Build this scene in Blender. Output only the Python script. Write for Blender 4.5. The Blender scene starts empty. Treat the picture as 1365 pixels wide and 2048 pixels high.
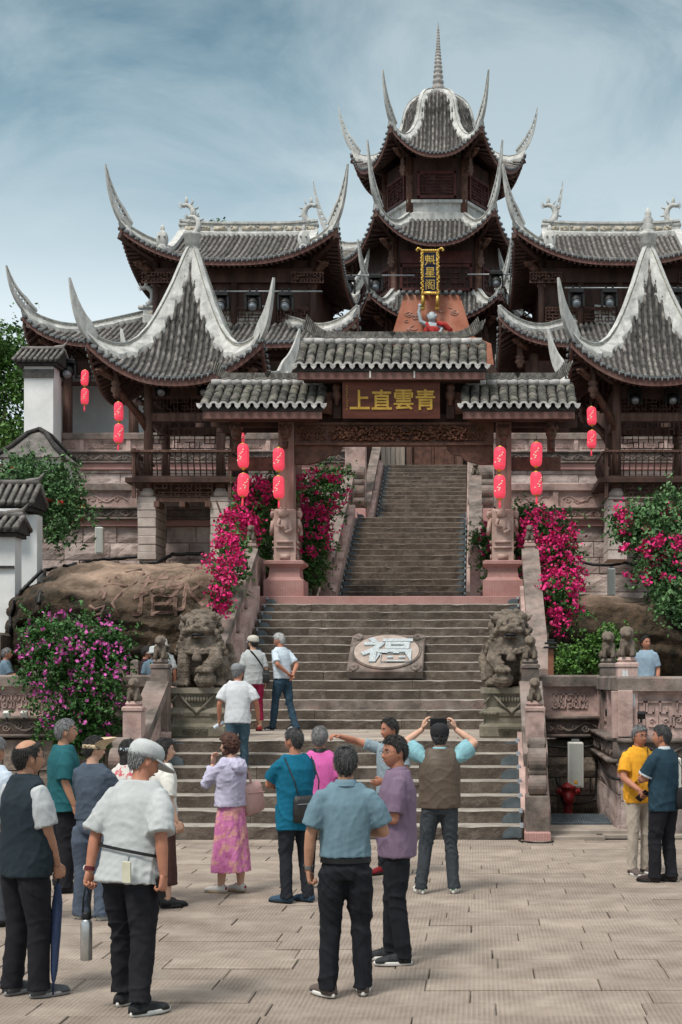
import bpy, math, random
import numpy as np
from mathutils import Vector, Matrix, Euler
from mathutils import noise as mnoise
R = math.radians
random.seed(7)
rng = np.random.default_rng(7)
SC = bpy.context.scene
COL = SC.collection
# ---------------------------------------------------------------- camera
CX, CZ, F = 1.77, 2.1, 2809.0
cam = bpy.data.cameras.new('camera'); camo = bpy.data.objects.new('camera', cam); COL.objects.link(camo)
camo.location = (CX, 0, CZ); camo.rotation_euler = (R(90), 0, 0)
cam.sensor_fit = 'VERTICAL'; cam.sensor_height = 36.0; cam.sensor_width = 24.0
cam.lens = F / 2048 * 36.0
cam.shift_x = (682.5 - 955) / 2048; cam.shift_y = (1360 - 1024) / 2048
cam.clip_start = .1; cam.clip_end = 3000
SC.camera = camo
# ---------------------------------------------------------------- light
SUN_EL, SUN_AZ = R(58), R(205)
world = bpy.data.worlds.new('World'); SC.world = world; world.use_nodes = True
nt = world.node_tree; nt.nodes.clear()
def N(t, typ, **k):
    n = t.nodes.new(typ)
    for a, b in k.items():
        if a in n.inputs: n.inputs[a].default_value = b
        else: setattr(n, a, b)
    return n
sky = N(nt, 'ShaderNodeTexSky', sky_type='NISHITA', sun_disc=False, sun_elevation=SUN_EL, sun_rotation=SUN_AZ, air_density=1.0, dust_density=1.0, ozone_density=1.5)
geo = N(nt, 'ShaderNodeTexCoord')
mp = N(nt, 'ShaderNodeMapping'); mp.inputs['Scale'].default_value = (1, 1, 1.7); mp.inputs['Rotation'].default_value = (0, R(12), R(20))
nt.links.new(geo.outputs['Generated'], mp.inputs['Vector'])
n1 = N(nt, 'ShaderNodeTexNoise', Scale=5.5, Detail=10.0, Roughness=.62, Distortion=.55)
nt.links.new(mp.outputs[0], n1.inputs['Vector'])
n2 = N(nt, 'ShaderNodeTexNoise', Scale=1.7, Detail=4.0, Roughness=.5)
nt.links.new(mp.outputs[0], n2.inputs['Vector'])
addn = N(nt, 'ShaderNodeMath', operation='ADD'); nt.links.new(n1.outputs[0], addn.inputs[0]); nt.links.new(n2.outputs[0], addn.inputs[1])
sep = N(nt, 'ShaderNodeSeparateXYZ'); nt.links.new(geo.outputs['Generated'], sep.inputs[0])
gr = N(nt, 'ShaderNodeValToRGB')       # overcast colour by height: pale near the horizon, slate blue higher up
cr = gr.color_ramp; cr.elements[0].position = 0; cr.elements[0].color = (3.9, 4.4, 4.6, 1)
cr.elements[1].position = 1.0; cr.elements[1].color = (7.5, 7.3, 7.0, 1)
for p, c in ((.24, (3.9, 4.4, 4.55, 1)), (.33, (1.6, 2.3, 2.65, 1)), (.385, (.95, 1.6, 1.95, 1)), (.435, (.58, 1.12, 1.42, 1)), (.56, (2.2, 2.8, 3.1, 1)), (.72, (5.6, 5.6, 5.5, 1))):
    e = cr.elements.new(p); e.color = c
nt.links.new(sep.outputs['Z'], gr.inputs[0])
cm = N(nt, 'ShaderNodeValToRGB'); cm.color_ramp.elements[0].position = .46; cm.color_ramp.elements[1].position = .63
nt.links.new(n1.outputs[0], cm.inputs[0])
half = N(nt, 'ShaderNodeMath', operation='MULTIPLY'); half.inputs[1].default_value = .5; nt.links.new(addn.outputs[0], half.inputs[0])
nt.links.new(half.outputs[0], cm.inputs[0])
mx0 = N(nt, 'ShaderNodeMixRGB', blend_type='MIX'); mx0.inputs[0].default_value = .92
nt.links.new(sky.outputs[0], mx0.inputs[1]); nt.links.new(gr.outputs[0], mx0.inputs[2])
fac = N(nt, 'ShaderNodeMath', operation='MULTIPLY'); fac.inputs[1].default_value = .55; nt.links.new(cm.outputs[0], fac.inputs[0])
mx1 = N(nt, 'ShaderNodeMixRGB', blend_type='MIX'); nt.links.new(fac.outputs[0], mx1.inputs[0]); nt.links.new(mx0.outputs[0], mx1.inputs[1])
mx1.inputs[2].default_value = (3.4, 3.9, 4.1, 1)
bg = N(nt, 'ShaderNodeBackground', Strength=.1); nt.links.new(mx1.outputs[0], bg.inputs[0])
wo = N(nt, 'ShaderNodeOutputWorld'); nt.links.new(bg.outputs[0], wo.inputs[0])
sl = bpy.data.lights.new('sun', 'SUN'); sl.energy = 1.5; sl.angle = R(14); sl.color = (1, .95, .88)
so = bpy.data.objects.new('sun', sl); COL.objects.link(so)
_d = Vector((-math.sin(R(35)) * math.cos(SUN_EL) * 1.0, -math.cos(R(35)) * math.cos(SUN_EL), math.sin(SUN_EL)))  # towards the sun: behind the camera, a little left
so.rotation_euler = _d.to_track_quat('Z', 'Y').to_euler()
sky.sun_rotation = math.atan2(_d.x, _d.y)
vs = SC.view_settings; vs.view_transform = 'Standard'; vs.look = 'None'; vs.gamma = 1; vs.use_curve_mapping = False
vs.exposure = 1.05
SC.cycles.max_bounces = 6; SC.cycles.diffuse_bounces = 3; SC.cycles.glossy_bounces = 2; SC.cycles.transmission_bounces = 4
SC.cycles.use_denoising = True

# ---------------------------------------------------------------- helpers
def at(px, py, D):
    s = D / F
    return (CX + (px - 955) * s, D, CZ + (1360 - py) * s)

def tag(o, label=None, cat=None, group=None, kind=None):
    if label: o['label'] = label
    if cat: o['category'] = cat
    if group: o['group'] = group
    if kind: o['kind'] = kind
    return o

def thing(name, label, cat, loc=(0, 0, 0), rz=0, group=None, kind=None):
    o = bpy.data.objects.new(name, None); COL.objects.link(o); o.location = loc; o.rotation_euler = (0, 0, rz)
    o.empty_display_size = .2
    return tag(o, label, cat, group, kind)

def link(name, me, parent=None, loc=None, rot=None, sc=None):
    o = bpy.data.objects.new(name, me); COL.objects.link(o)
    if parent: o.parent = parent
    if loc is not None: o.location = loc
    if rot is not None: o.rotation_euler = rot
    if sc is not None: o.scale = sc
    return o

def copy_tree(o, parent=None):
    c = o.copy(); COL.objects.link(c)
    if parent is not None: c.parent = parent
    for ch in list(o.children): copy_tree(ch, c)
    return c

class MB:
    def __init__(s): s.v = []; s.f = []; s.m = []; s.mi = 0
    def add(s, vs, fs):
        b = len(s.v); s.v.extend(vs); s.f.extend([tuple(i + b for i in f) for f in fs]); s.m.extend([s.mi] * len(fs)); return s
    def box(s, c, d, rot=None, taper=1.0):
        x, y, z = d[0] / 2, d[1] / 2, d[2] / 2; t = taper
        vs = [Vector(p) for p in ((-x, -y, -z), (x, -y, -z), (x, y, -z), (-x, y, -z), (-x * t, -y * t, z), (x * t, -y * t, z), (x * t, y * t, z), (-x * t, y * t, z))]
        if rot is not None:
            m = rot if isinstance(rot, Matrix) else Euler(rot).to_matrix()
            vs = [m @ v for v in vs]
        cc = Vector(c)
        return s.add([tuple(v + cc) for v in vs], [(0, 3, 2, 1), (4, 5, 6, 7), (0, 1, 5, 4), (1, 2, 6, 5), (2, 3, 7, 6), (3, 0, 4, 7)])
    def bevbox(s, c, d, b=.01, j=0.0):
        x, y, z = d[0] / 2, d[1] / 2, d[2] / 2
        vs = []
        for (sz, k) in ((-z, 0), (z - b, 0), (z, b)):
            for (sx, sy) in ((-1, -1), (1, -1), (1, 1), (-1, 1)):
                vs.append((c[0] + sx * (x - k), c[1] + sy * (y - k), c[2] + sz))
        return s.add(vs, [(0, 3, 2, 1), (8, 9, 10, 11)] + [(i, (i + 1) % 4, 4 + (i + 1) % 4, 4 + i) for i in range(4)] + [(4 + i, 4 + (i + 1) % 4, 8 + (i + 1) % 4, 8 + i) for i in range(4)])
    def bar(s, a, b, w, h=None, up=(0, 0, 1)):
        h = h or w; a = Vector(a); b = Vector(b); d = (b - a)
        if d.length < 1e-6: return s
        d.normalize(); u = Vector(up)
        if abs(d.dot(u)) > .98: u = Vector((0, 1, 0))
        x = d.cross(u).normalized(); z = x.cross(d).normalized()
        vs = []
        for p in (a, b):
            for (i, j) in ((-1, -1), (1, -1), (1, 1), (-1, 1)):
                vs.append(tuple(p + x * (i * w / 2) + z * (j * h / 2)))
        return s.add(vs, [(0, 1, 2, 3), (7, 6, 5, 4), (0, 4, 5, 1), (1, 5, 6, 2), (2, 6, 7, 3), (3, 7, 4, 0)])
    def tube(s, pts, rad, n=8, cap=True, up=(0, 0, 1), flat=None):
        """round tube along pts; rad number, list, or list of (rx,ry)."""
        P = [Vector(p) for p in pts]; k = len(P)
        if not isinstance(rad, (list, tuple)): rad = [rad] * k
        rings = []; prev = None
        for i, p in enumerate(P):
            t = (P[min(i + 1, k - 1)] - P[max(i - 1, 0)])
            if t.length < 1e-9: t = Vector((0, 0, 1))
            t.normalize()
            if prev is None:
                u = Vector(up)
                if abs(t.dot(u)) > .95: u = Vector((0, 1, 0)) if abs(t.y) < .9 else Vector((1, 0, 0))
                x = t.cross(u).normalized()
            else:
                x = (prev - t * prev.dot(t)).normalized()
            prev = x; y = t.cross(x).normalized()
            r = rad[i]; rx, ry = r if isinstance(r, (tuple, list)) else (r, r)
            rings.append([tuple(p + x * (rx * math.cos(2 * math.pi * j / n)) + y * (ry * math.sin(2 * math.pi * j / n))) for j in range(n)])
        return s.rings(rings, cap)
    def rings(s, rings, cap=True, closed=True):
        n = len(rings[0]); vs = [v for r in rings for v in r]; fs = []
        for i in range(len(rings) - 1):
            for j in range(n if closed else n - 1):
                a, b = i * n + j, i * n + (j + 1) % n
                fs.append((a, b, b + n, a + n))
        if cap:
            fs.append(tuple(range(n - 1, -1, -1))); fs.append(tuple(range((len(rings) - 1) * n, len(rings) * n)))
        return s.add(vs, fs)
    def lathe(s, c, prof, n=16, sx=1, sy=1, cap=True):
        rs = [[(c[0] + r * sx * math.cos(2 * math.pi * j / n), c[1] + r * sy * math.sin(2 * math.pi * j / n), c[2] + z) for j in range(n)] for (r, z) in prof]
        return s.rings(rs, cap)
    def ell(s, c, r, n=12, m=8, rot=None):
        rs = []; M = Euler(rot).to_matrix() if rot is not None else None
        if not isinstance(r, (tuple, list)): r = (r, r, r)
        for i in range(m + 1):
            th = math.pi * (i + .0) / m; th = min(max(th, .04), math.pi - .04)
            ring = []
            for j in range(n):
                v = Vector((r[0] * math.sin(th) * math.cos(2 * math.pi * j / n), r[1] * math.sin(th) * math.sin(2 * math.pi * j / n), -r[2] * math.cos(th)))
                if M is not None: v = M @ v
                ring.append((c[0] + v.x, c[1] + v.y, c[2] + v.z))
            rs.append(ring)
        return s.rings(rs, True)
    def prism(s, outline, depth, M=None):
        """outline: list of (x,z) ccw seen from -y; extruded along +y by depth, through matrix M (4x4)."""
        n = len(outline)
        vs = [Vector((x, 0, z)) for x, z in outline] + [Vector((x, depth, z)) for x, z in outline]
        if M is not None: vs = [M @ v for v in vs]
        return s.add([tuple(v) for v in vs], [tuple(range(n)), tuple(range(2 * n - 1, n - 1, -1))] + [(i, i + n, (i + 1) % n + n, (i + 1) % n) for i in range(n)])
    def xform(s, M, start=0):
        for i in range(start, len(s.v)): s.v[i] = tuple(M @ Vector(s.v[i]))
        return s
    def mesh(s, name, mats, smooth=False):
        me = bpy.data.meshes.new(name); me.from_pydata(s.v, [], s.f)
        if not isinstance(mats, (list, tuple)): mats = [mats]
        for m in mats: me.materials.append(m)
        if len(mats) > 1: me.polygons.foreach_set('material_index', s.m)
        if smooth: me.polygons.foreach_set('use_smooth', [True] * len(me.polygons))
        me.update(); return me
    def build(s, name, mats, parent=None, smooth=False, loc=None, rot=None):
        return link(name, s.mesh(name, mats, smooth), parent, loc, rot)

def fixnormals(me):
    import bmesh
    bm = bmesh.new(); bm.from_mesh(me); bmesh.ops.recalc_face_normals(bm, faces=bm.faces); bm.to_mesh(me); bm.free()

TMP = bpy.data.scenes.new('tmp_eval')
def evaluate(ob):
    TMP.collection.objects.link(ob); TMP.view_layers[0].update()
    me = bpy.data.meshes.new_from_object(ob.evaluated_get(TMP.view_layers[0].depsgraph))
    TMP.collection.objects.unlink(ob); return me

def remesh(mb, voxel, smooth=2, disp=None, mats=None, name='m'):
    me = bpy.data.meshes.new('t'); me.from_pydata(mb.v, [], mb.f); me.update(); fixnormals(me)
    ob = bpy.data.objects.new('t', me)
    md = ob.modifiers.new('r', 'REMESH'); md.mode = 'VOXEL'; md.voxel_size = voxel
    if smooth:
        sm = ob.modifiers.new('s', 'SMOOTH'); sm.iterations = smooth; sm.factor = .5
    out = evaluate(ob); bpy.data.objects.remove(ob); bpy.data.meshes.remove(me)
    out.name = name
    if disp is not None:
        n = len(out.vertices); co = np.empty(n * 3, np.float32); out.vertices.foreach_get('co', co); co = co.reshape(-1, 3)
        no = np.empty(n * 3, np.float32); out.vertices.foreach_get('normal', no); no = no.reshape(-1, 3)
        co = disp(co.astype(float), no.astype(float)); out.vertices.foreach_set('co', co.astype(np.float32).ravel()); out.update()
    out.polygons.foreach_set('use_smooth', [True] * len(out.polygons))
    for m in (mats or []): out.materials.append(m)
    return out

def text_mesh(body, size, extrude, offset=0, name='lettering', bold=0):
    cu = bpy.data.curves.new('t', 'FONT'); cu.body = body; cu.size = size; cu.extrude = extrude; cu.offset = offset
    cu.align_x = 'CENTER'; cu.align_y = 'CENTER'; cu.resolution_u = 3
    ob = bpy.data.objects.new('t', cu); me = evaluate(ob); bpy.data.objects.remove(ob); bpy.data.curves.remove(cu); me.name = name
    # centre it exactly
    n = len(me.vertices); co = np.empty(n * 3, np.float32); me.vertices.foreach_get('co', co); co = co.reshape(-1, 3)
    if n:
        c = (co.max(0) + co.min(0)) / 2; c[2] = 0; co -= c; me.vertices.foreach_set('co', co.ravel()); me.update()
    return me

# ---------------------------------------------------------------- materials
MATS = {}
def mat(name, c1, c2=None, scale=3.0, rough=.85, bump=.3, bscale=None, stretch=(1, 1, 1), spec=.3, metal=0.0, stain=None, stain_amt=.5, stain_scale=1.2,
        island=.0, coords='Position', detail=6.0, emit=None, thr=(.35, .65), bdist=.02):
    if name in MATS: return MATS[name]
    m = bpy.data.materials.new(name); m.use_nodes = True; t = m.node_tree; b = t.nodes['Principled BSDF']
    b.inputs['Roughness'].default_value = rough; b.inputs['Specular IOR Level'].default_value = spec; b.inputs['Metallic'].default_value = metal
    if coords == 'Position':
        g = N(t, 'ShaderNodeNewGeometry'); src = g.outputs['Position']
    else:
        g = N(t, 'ShaderNodeTexCoord'); src = g.outputs['Object']
    mp = N(t, 'ShaderNodeMapping'); mp.inputs['Scale'].default_value = stretch; t.links.new(src, mp.inputs[0])
    c2 = c2 or c1
    nz = N(t, 'ShaderNodeTexNoise', Scale=scale, Detail=detail, Roughness=.62); t.links.new(mp.outputs[0], nz.inputs['Vector'])
    rp = N(t, 'ShaderNodeValToRGB'); rp.color_ramp.elements[0].position = thr[0]; rp.color_ramp.elements[1].position = thr[1]
    rp.color_ramp.elements[0].color = (*c1, 1); rp.color_ramp.elements[1].color = (*c2, 1)
    t.links.new(nz.outputs[0], rp.inputs[0]); out = rp.outputs[0]
    if stain:
        n3 = N(t, 'ShaderNodeTexNoise', Scale=stain_scale, Detail=8.0, Roughness=.7); t.links.new(src, n3.inputs['Vector'])
        r3 = N(t, 'ShaderNodeValToRGB'); r3.color_ramp.elements[0].position = .48; r3.color_ramp.elements[1].position = .68
        t.links.new(n3.outputs[0], r3.inputs[0])
        mu = N(t, 'ShaderNodeMath', operation='MULTIPLY'); mu.inputs[1].default_value = stain_amt; t.links.new(r3.outputs[0], mu.inputs[0])
        mx = N(t, 'ShaderNodeMixRGB'); t.links.new(mu.outputs[0], mx.inputs[0]); t.links.new(out, mx.inputs[1]); mx.inputs[2].default_value = (*stain, 1); out = mx.outputs[0]
    if island:
        oi = N(t, 'ShaderNodeObjectInfo'); gi = N(t, 'ShaderNodeNewGeometry')
        ad = N(t, 'ShaderNodeMath', operation='ADD'); t.links.new(oi.outputs['Random'], ad.inputs[0]); t.links.new(gi.outputs['Random Per Island'], ad.inputs[1])
        fr = N(t, 'ShaderNodeMath', operation='FRACT'); t.links.new(ad.outputs[0], fr.inputs[0])
        mr = N(t, 'ShaderNodeMapRange'); mr.inputs['To Min'].default_value = 1 - island; mr.inputs['To Max'].default_value = 1 + island; t.links.new(fr.outputs[0], mr.inputs[0])
        mm = N(t, 'ShaderNodeMixRGB', blend_type='MULTIPLY'); mm.inputs[0].default_value = 1; t.links.new(out, mm.inputs[1]); t.links.new(mr.outputs[0], mm.inputs[2]); out = mm.outputs[0]
    t.links.new(out, b.inputs['Base Color'])
    if bump:
        nb = N(t, 'ShaderNodeTexNoise', Scale=bscale or scale * 4, Detail=5.0, Roughness=.65); t.links.new(mp.outputs[0], nb.inputs['Vector'])
        bm_ = N(t, 'ShaderNodeBump', Strength=bump, Distance=bdist); t.links.new(nb.outputs[0], bm_.inputs['Height']); t.links.new(bm_.outputs[0], b.inputs['Normal'])
    if emit:
        b.inputs['Emission Color'].default_value = (*emit[0], 1); b.inputs['Emission Strength'].default_value = emit[1]
    MATS[name] = m; return m

def add_wave(m, direction, scale, strength, dist=.01, dark=.0):
    """fine chiselled grooves on top of an existing material"""
    t = m.node_tree; b = t.nodes['Principled BSDF']
    g = N(t, 'ShaderNodeNewGeometry')
    nz = N(t, 'ShaderNodeTexNoise', Scale=2.5, Detail=3.0); t.links.new(g.outputs['Position'], nz.inputs['Vector'])
    w = N(t, 'ShaderNodeTexWave', bands_direction=direction, Scale=scale, Distortion=.5, Detail=2.0); w.inputs['Detail Scale'].default_value = 3
    t.links.new(g.outputs['Position'], w.inputs['Vector'])
    r = N(t, 'ShaderNodeValToRGB'); r.color_ramp.elements[0].position = .3; r.color_ramp.elements[1].position = .62; t.links.new(nz.outputs[0], r.inputs[0])
    mu = N(t, 'ShaderNodeMath', operation='MULTIPLY'); t.links.new(w.outputs[1], mu.inputs[0]); t.links.new(r.outputs[0], mu.inputs[1])
    bu = N(t, 'ShaderNodeBump', Strength=strength, Distance=dist); t.links.new(mu.outputs[0], bu.inputs['Height'])
    old = b.inputs['Normal'].links
    if old: t.links.new(old[0].from_socket, bu.inputs['Normal'])
    t.links.new(bu.outputs[0], b.inputs['Normal'])
    if dark:
        src = b.inputs['Base Color'].links[0].from_socket
        mx = N(t, 'ShaderNodeMixRGB', blend_type='MULTIPLY'); m2 = N(t, 'ShaderNodeMath', operation='MULTIPLY'); m2.inputs[1].default_value = dark
        iv = N(t, 'ShaderNodeMath', operation='SUBTRACT'); iv.inputs[0].default_value = 1; t.links.new(w.outputs[1], iv.inputs[1])
        m3 = N(t, 'ShaderNodeMath', operation='MULTIPLY'); t.links.new(iv.outputs[0], m3.inputs[0]); t.links.new(r.outputs[0], m3.inputs[1])
        t.links.new(m3.outputs[0], m2.inputs[0]); t.links.new(m2.outputs[0], mx.inputs[0]); t.links.new(src, mx.inputs[1]); mx.inputs[2].default_value = (.28, .25, .22, 1)
        t.links.new(mx.outputs[0], b.inputs['Base Color'])

M_pave = mat('paving', (.25, .203, .166), (.345, .288, .238), 2.6, bump=.4, bscale=22, island=.13, stain=(.16, .13, .1), stain_amt=.35, stain_scale=4.5)
add_wave(M_pave, 'X', 9.5, .7, .009, .27)
M_ground = mat('ground_earth', (.12, .11, .09), (.2, .18, .15), 2)
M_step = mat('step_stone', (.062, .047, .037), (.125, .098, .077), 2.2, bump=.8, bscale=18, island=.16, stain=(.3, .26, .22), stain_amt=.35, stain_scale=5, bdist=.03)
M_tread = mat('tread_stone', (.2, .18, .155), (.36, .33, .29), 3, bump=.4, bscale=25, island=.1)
M_plat = mat('platform_stone', (.24, .2, .165), (.38, .33, .28), 1.5, bump=.3, island=.1, stain=(.15, .12, .1))
M_pink = mat('pink_sandstone', (.37, .25, .22), (.56, .41, .37), 2.6, bump=.5, bscale=14, island=.12, stain=(.1, .08, .072), stain_amt=.7, stain_scale=2.4)
M_pinkred = mat('red_sandstone', (.38, .2, .18), (.48, .28, .255), 2.5, bump=.3, bscale=20, island=.06, stain=(.22, .13, .115), stain_amt=.5)
M_dkstone = mat('dark_weathered_stone', (.085, .072, .062), (.25, .205, .18), 3.0, bump=.6, bscale=15, island=.1, stain=(.32, .2, .17), stain_amt=.5, stain_scale=2)
M_block = mat('masonry_block', (.34, .26, .235), (.58, .48, .44), 1.6, bump=.9, bscale=9, island=.25, stain=(.15, .115, .1), stain_amt=.6, stain_scale=1.3, bdist=.05)
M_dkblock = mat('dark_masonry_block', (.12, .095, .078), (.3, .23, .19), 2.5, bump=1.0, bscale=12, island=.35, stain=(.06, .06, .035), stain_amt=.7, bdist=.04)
M_pale = mat('pale_pier_stone', (.42, .35, .31), (.58, .5, .45), 3, bump=.6, bscale=10, island=.1)
M_carved = mat('lion_stone', (.085, .066, .05), (.24, .195, .155), 7, bump=.8, bscale=30, stain=(.035, .03, .024), stain_amt=.6, stain_scale=3, coords='Object', bdist=.02)
M_rock = mat('boulder_rock', (.11, .072, .048), (.38, .27, .2), .75, bump=1.0, bscale=5, stretch=(.8, 1, 1.3), stain=(.045, .04, .022), stain_amt=.95, stain_scale=.55, bdist=.12, thr=(.38, .62))
M_white = mat('white_plaster', (.36, .36, .345), (.62, .62, .59), 3.2, bump=.4, bscale=20, stretch=(1.5, 1.5, .5), stain=(.2, .2, .18), stain_amt=.4, stain_scale=7)
M_wall = mat('white_wall_render', (.66, .67, .66), (.8, .8, .79), .8, bump=.1, stain=(.45, .45, .43), stain_amt=.5, stain_scale=.5)
M_tile = mat('grey_roof_tile', (.075, .07, .066), (.22, .2, .185), 4, bump=.5, bscale=25, island=.3, stain=(.3, .28, .25), stain_amt=.5, stain_scale=2.5)
M_tilebed = mat('roof_tile_channel', (.022, .021, .02), (.06, .055, .052), 6, bump=.5, island=.1)
M_gtile = mat('gate_roof_tile', (.035, .035, .033), (.17, .155, .135), 5, bump=.5, bscale=25, island=.45, stain=(.12, .14, .08), stain_amt=.4, stain_scale=3)
M_tileend = mat('tile_end_disc', (.09, .1, .105), (.2, .21, .215), 9, bump=.4, island=.2)
M_wood = mat('dark_timber', (.034, .018, .014), (.088, .045, .035), 3, rough=.7, bump=.3, stretch=(1, 1, .35), island=.15)
M_soffit = mat('soffit_timber', (.036, .018, .014), (.08, .038, .03), 3, rough=.8, bump=.3)
M_fascia = mat('red_brown_eave_board', (.11, .05, .042), (.19, .095, .08), 4, rough=.7, bump=.3, stain=(.27, .18, .15), stain_amt=.4)
M_col = mat('weathered_column_timber', (.08, .042, .032), (.19, .11, .085), 4, rough=.75, bump=.5, stretch=(3, 3, .3), island=.1)
M_pillar = mat('pinkish_pillar_timber', (.2, .115, .095), (.32, .2, .17), 4, rough=.8, bump=.4, stretch=(3, 3, .3))
M_sign = mat('sign_board_timber', (.09, .025, .014), (.16, .05, .03), 3, rough=.5, bump=.2, stretch=(.3, 1, 2))
M_carvewood = mat('carved_brown_timber', (.06, .027, .019), (.15, .07, .047), 6, rough=.6, bump=.5)
M_gold = mat('gold_paint', (.6, .36, .06), (.8, .55, .14), 8, rough=.35, bump=.1, metal=.35, spec=.5)
M_navy = mat('navy_plaque', (.01, .016, .06), (.015, .025, .09), 5, rough=.4, bump=0)
M_orange = mat('terracotta_relief_wall', (.42, .15, .09), (.56, .24, .16), 2, bump=.3, stain=(.55, .35, .28), stain_amt=.5)
M_cloudline = mat('relief_cloud_line', (.5, .3, .24), (.6, .4, .33), 4, bump=.1)
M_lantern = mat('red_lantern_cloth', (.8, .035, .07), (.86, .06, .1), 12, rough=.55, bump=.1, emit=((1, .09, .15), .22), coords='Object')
M_metal = mat('grey_metal', (.2, .22, .23), (.28, .3, .31), 5, rough=.45, metal=.6, bump=.05)
M_black = mat('black_metal', (.005, .005, .006), (.014, .014, .015), 6, rough=.5, bump=.05, spec=.3)
M_darkgrey = mat('slate_grey_metal', (.07, .09, .1), (.12, .145, .16), 6, rough=.5, bump=.05)
M_speaker = mat('cream_speaker_shell', (.6, .6, .55), (.7, .7, .65), 3, rough=.5, bump=0)
M_grille = mat('pale_speaker_grille', (.42, .44, .41), (.5, .52, .49), 60, rough=.6, bump=.6, bscale=150)
M_red = mat('hydrant_red_paint', (.17, .012, .014), (.3, .025, .026), 5, rough=.4, bump=.1)
M_lens = mat('lamp_lens', (.25, .3, .35), (.4, .45, .5), 8, rough=.1, bump=0, spec=.8)
M_leaf = {}
def leafmat(name, c1, c2, tr=.25):
    m = mat(name, c1, c2, 9, rough=.55, bump=0, island=.45, spec=.35); b = m.node_tree.nodes['Principled BSDF']
    return m
M_leafA = leafmat('bush_leaf', (.025, .085, .02), (.085, .2, .045))
M_leafB = leafmat('rose_leaf', (.035, .1, .035), (.12, .23, .08))
M_leafT = leafmat('tree_leaf', (.03, .09, .016), (.1, .21, .035))
M_leafD = leafmat('dark_shrub_leaf', (.02, .075, .016), (.065, .17, .035))
M_flowerM = leafmat('magenta_bract', (.42, .006, .09), (.78, .03, .22))
M_flowerP = leafmat('purple_bract', (.4, .03, .24), (.62, .14, .44))
M_stem = mat('brown_stem', (.07, .05, .035), (.14, .1, .07), 8)
M_glass = mat('dark_glass', (.01, .01, .012), None, 3, rough=.15, bump=0, spec=.6)
# ================================================================ SETTING
def structure(o): o['kind'] = 'structure'; return o
mb = MB(); mb.box((0, 200, -.35), (900, 900, .5)); structure(mb.build('ground', M_ground))
# paving slabs of the square -------------------------------------
pv = MB(); pv.box((0, 12, -.065), (22, 24.0, .06)); paving = structure(pv.build('paving', M_step))
def mesh_variants(L, W, H, mats, k=3, j=.012):
    out = []
    for i in range(k):
        m = MB(); m.bevbox((0, 0, 0), (L, W, H), .006)
        m.v = [(x + random.uniform(-j, j) * .6, y + random.uniform(-j, j) * .4, z) for x, y, z in m.v]
        out.append(m.mesh('stone_slab', mats))
    return out
y = 18.52; row = 0
LENS = (.75, .95, 1.2, 1.45)
SL = {L: mesh_variants(L - .008, .347, .06, M_pave, 3, .004) for L in LENS}
while y > 7.4:
    w = .36 if y > 8.3 else .36
    half_l = -1.0 - (y * .36) ; half_r = 1.77 + y * .16 + .5
    x = half_l - random.uniform(0, .8)
    while x < half_r:
        L = random.choice(LENS)
        o = link('paving_slab', random.choice(SL[L]), paving, (x + L / 2, y - .18, -.033 + random.uniform(-.005, .005)), (random.uniform(-.007, .007), random.uniform(-.003, .003), random.uniform(-.003, .003)))
        x += L
    y -= .36; row += 1
# rest of the square where single slabs can no longer be told apart
# lower right apron beside the stair
mb = MB(); mb.bevbox((3.25, 19.15, .045), (1.15, .7, .09), .01); mb.bevbox((4.3, 18.9, .02), (1.9, .5, .05), .01); mb.bevbox((3.05, 18.62, .02), (.8, .34, .05), .01)
structure(mb.build('kerb_apron', M_plat))

RI, TR = .175, .32
def step_meshes(w, depth, h, mt, nose):
    """one step slab: front riser stone with a lighter worn tread lip"""
    m = MB(); m.bevbox((0, 0, 0), (w, depth, h), .012)
    return m
def flight(name, x0, x1, D0, z0, n, tread, riser, splits, mat_r=M_step, mat_t=M_tread):
    root = thing(name, None, None, (0, 0, 0)); root['kind'] = 'structure'
    for i in range(n):
        ww = x1 - x0; xs = [x0]
        k = splits
        cuts = sorted(random.uniform(.25, .75) + j for j in range(k - 1)) if k > 1 else []
        xs += [x0 + ww * c / k for c in [q + .25 for q in cuts]] + [x1]
        for a, b in zip(xs[:-1], xs[1:]):
            m = MB(); dd = tread + .25
            # bevelled block; upper faces use tread stone
            lip = .016
            zt = z0 + riser * (i + 1); zb = zt - riser - .05; ya = D0 + tread * i + random.uniform(-.006, .006); yb = ya + dd
            A, B = a + .003, b - .003
            ns = max(2, int((B - A) / .16)); row = []
            for q in range(ns + 1):
                xq = A + (B - A) * q / ns; jy, jz = random.uniform(-.007, .007), random.uniform(-.007, .002); wear = -.008 * math.exp(-((xq + .1) / 1.3) ** 2)
                if random.random() < .07: jy += .02; jz -= .012
                row.append([(xq, ya, zb), (xq, ya + jy, zt - .09), (xq, ya + jy * .6, zt - lip + jz), (xq, ya + lip + jy, zt + wear + jz * .4), (xq, yb, zt + wear)])
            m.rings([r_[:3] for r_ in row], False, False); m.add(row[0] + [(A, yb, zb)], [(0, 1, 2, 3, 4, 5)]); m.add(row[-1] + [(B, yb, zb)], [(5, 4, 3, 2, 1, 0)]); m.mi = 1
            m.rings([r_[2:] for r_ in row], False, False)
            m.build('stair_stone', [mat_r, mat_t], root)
    return root
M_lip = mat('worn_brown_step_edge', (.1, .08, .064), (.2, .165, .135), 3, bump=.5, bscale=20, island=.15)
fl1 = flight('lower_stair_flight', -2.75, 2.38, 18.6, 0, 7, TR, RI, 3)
Z1 = 7 * RI
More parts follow.
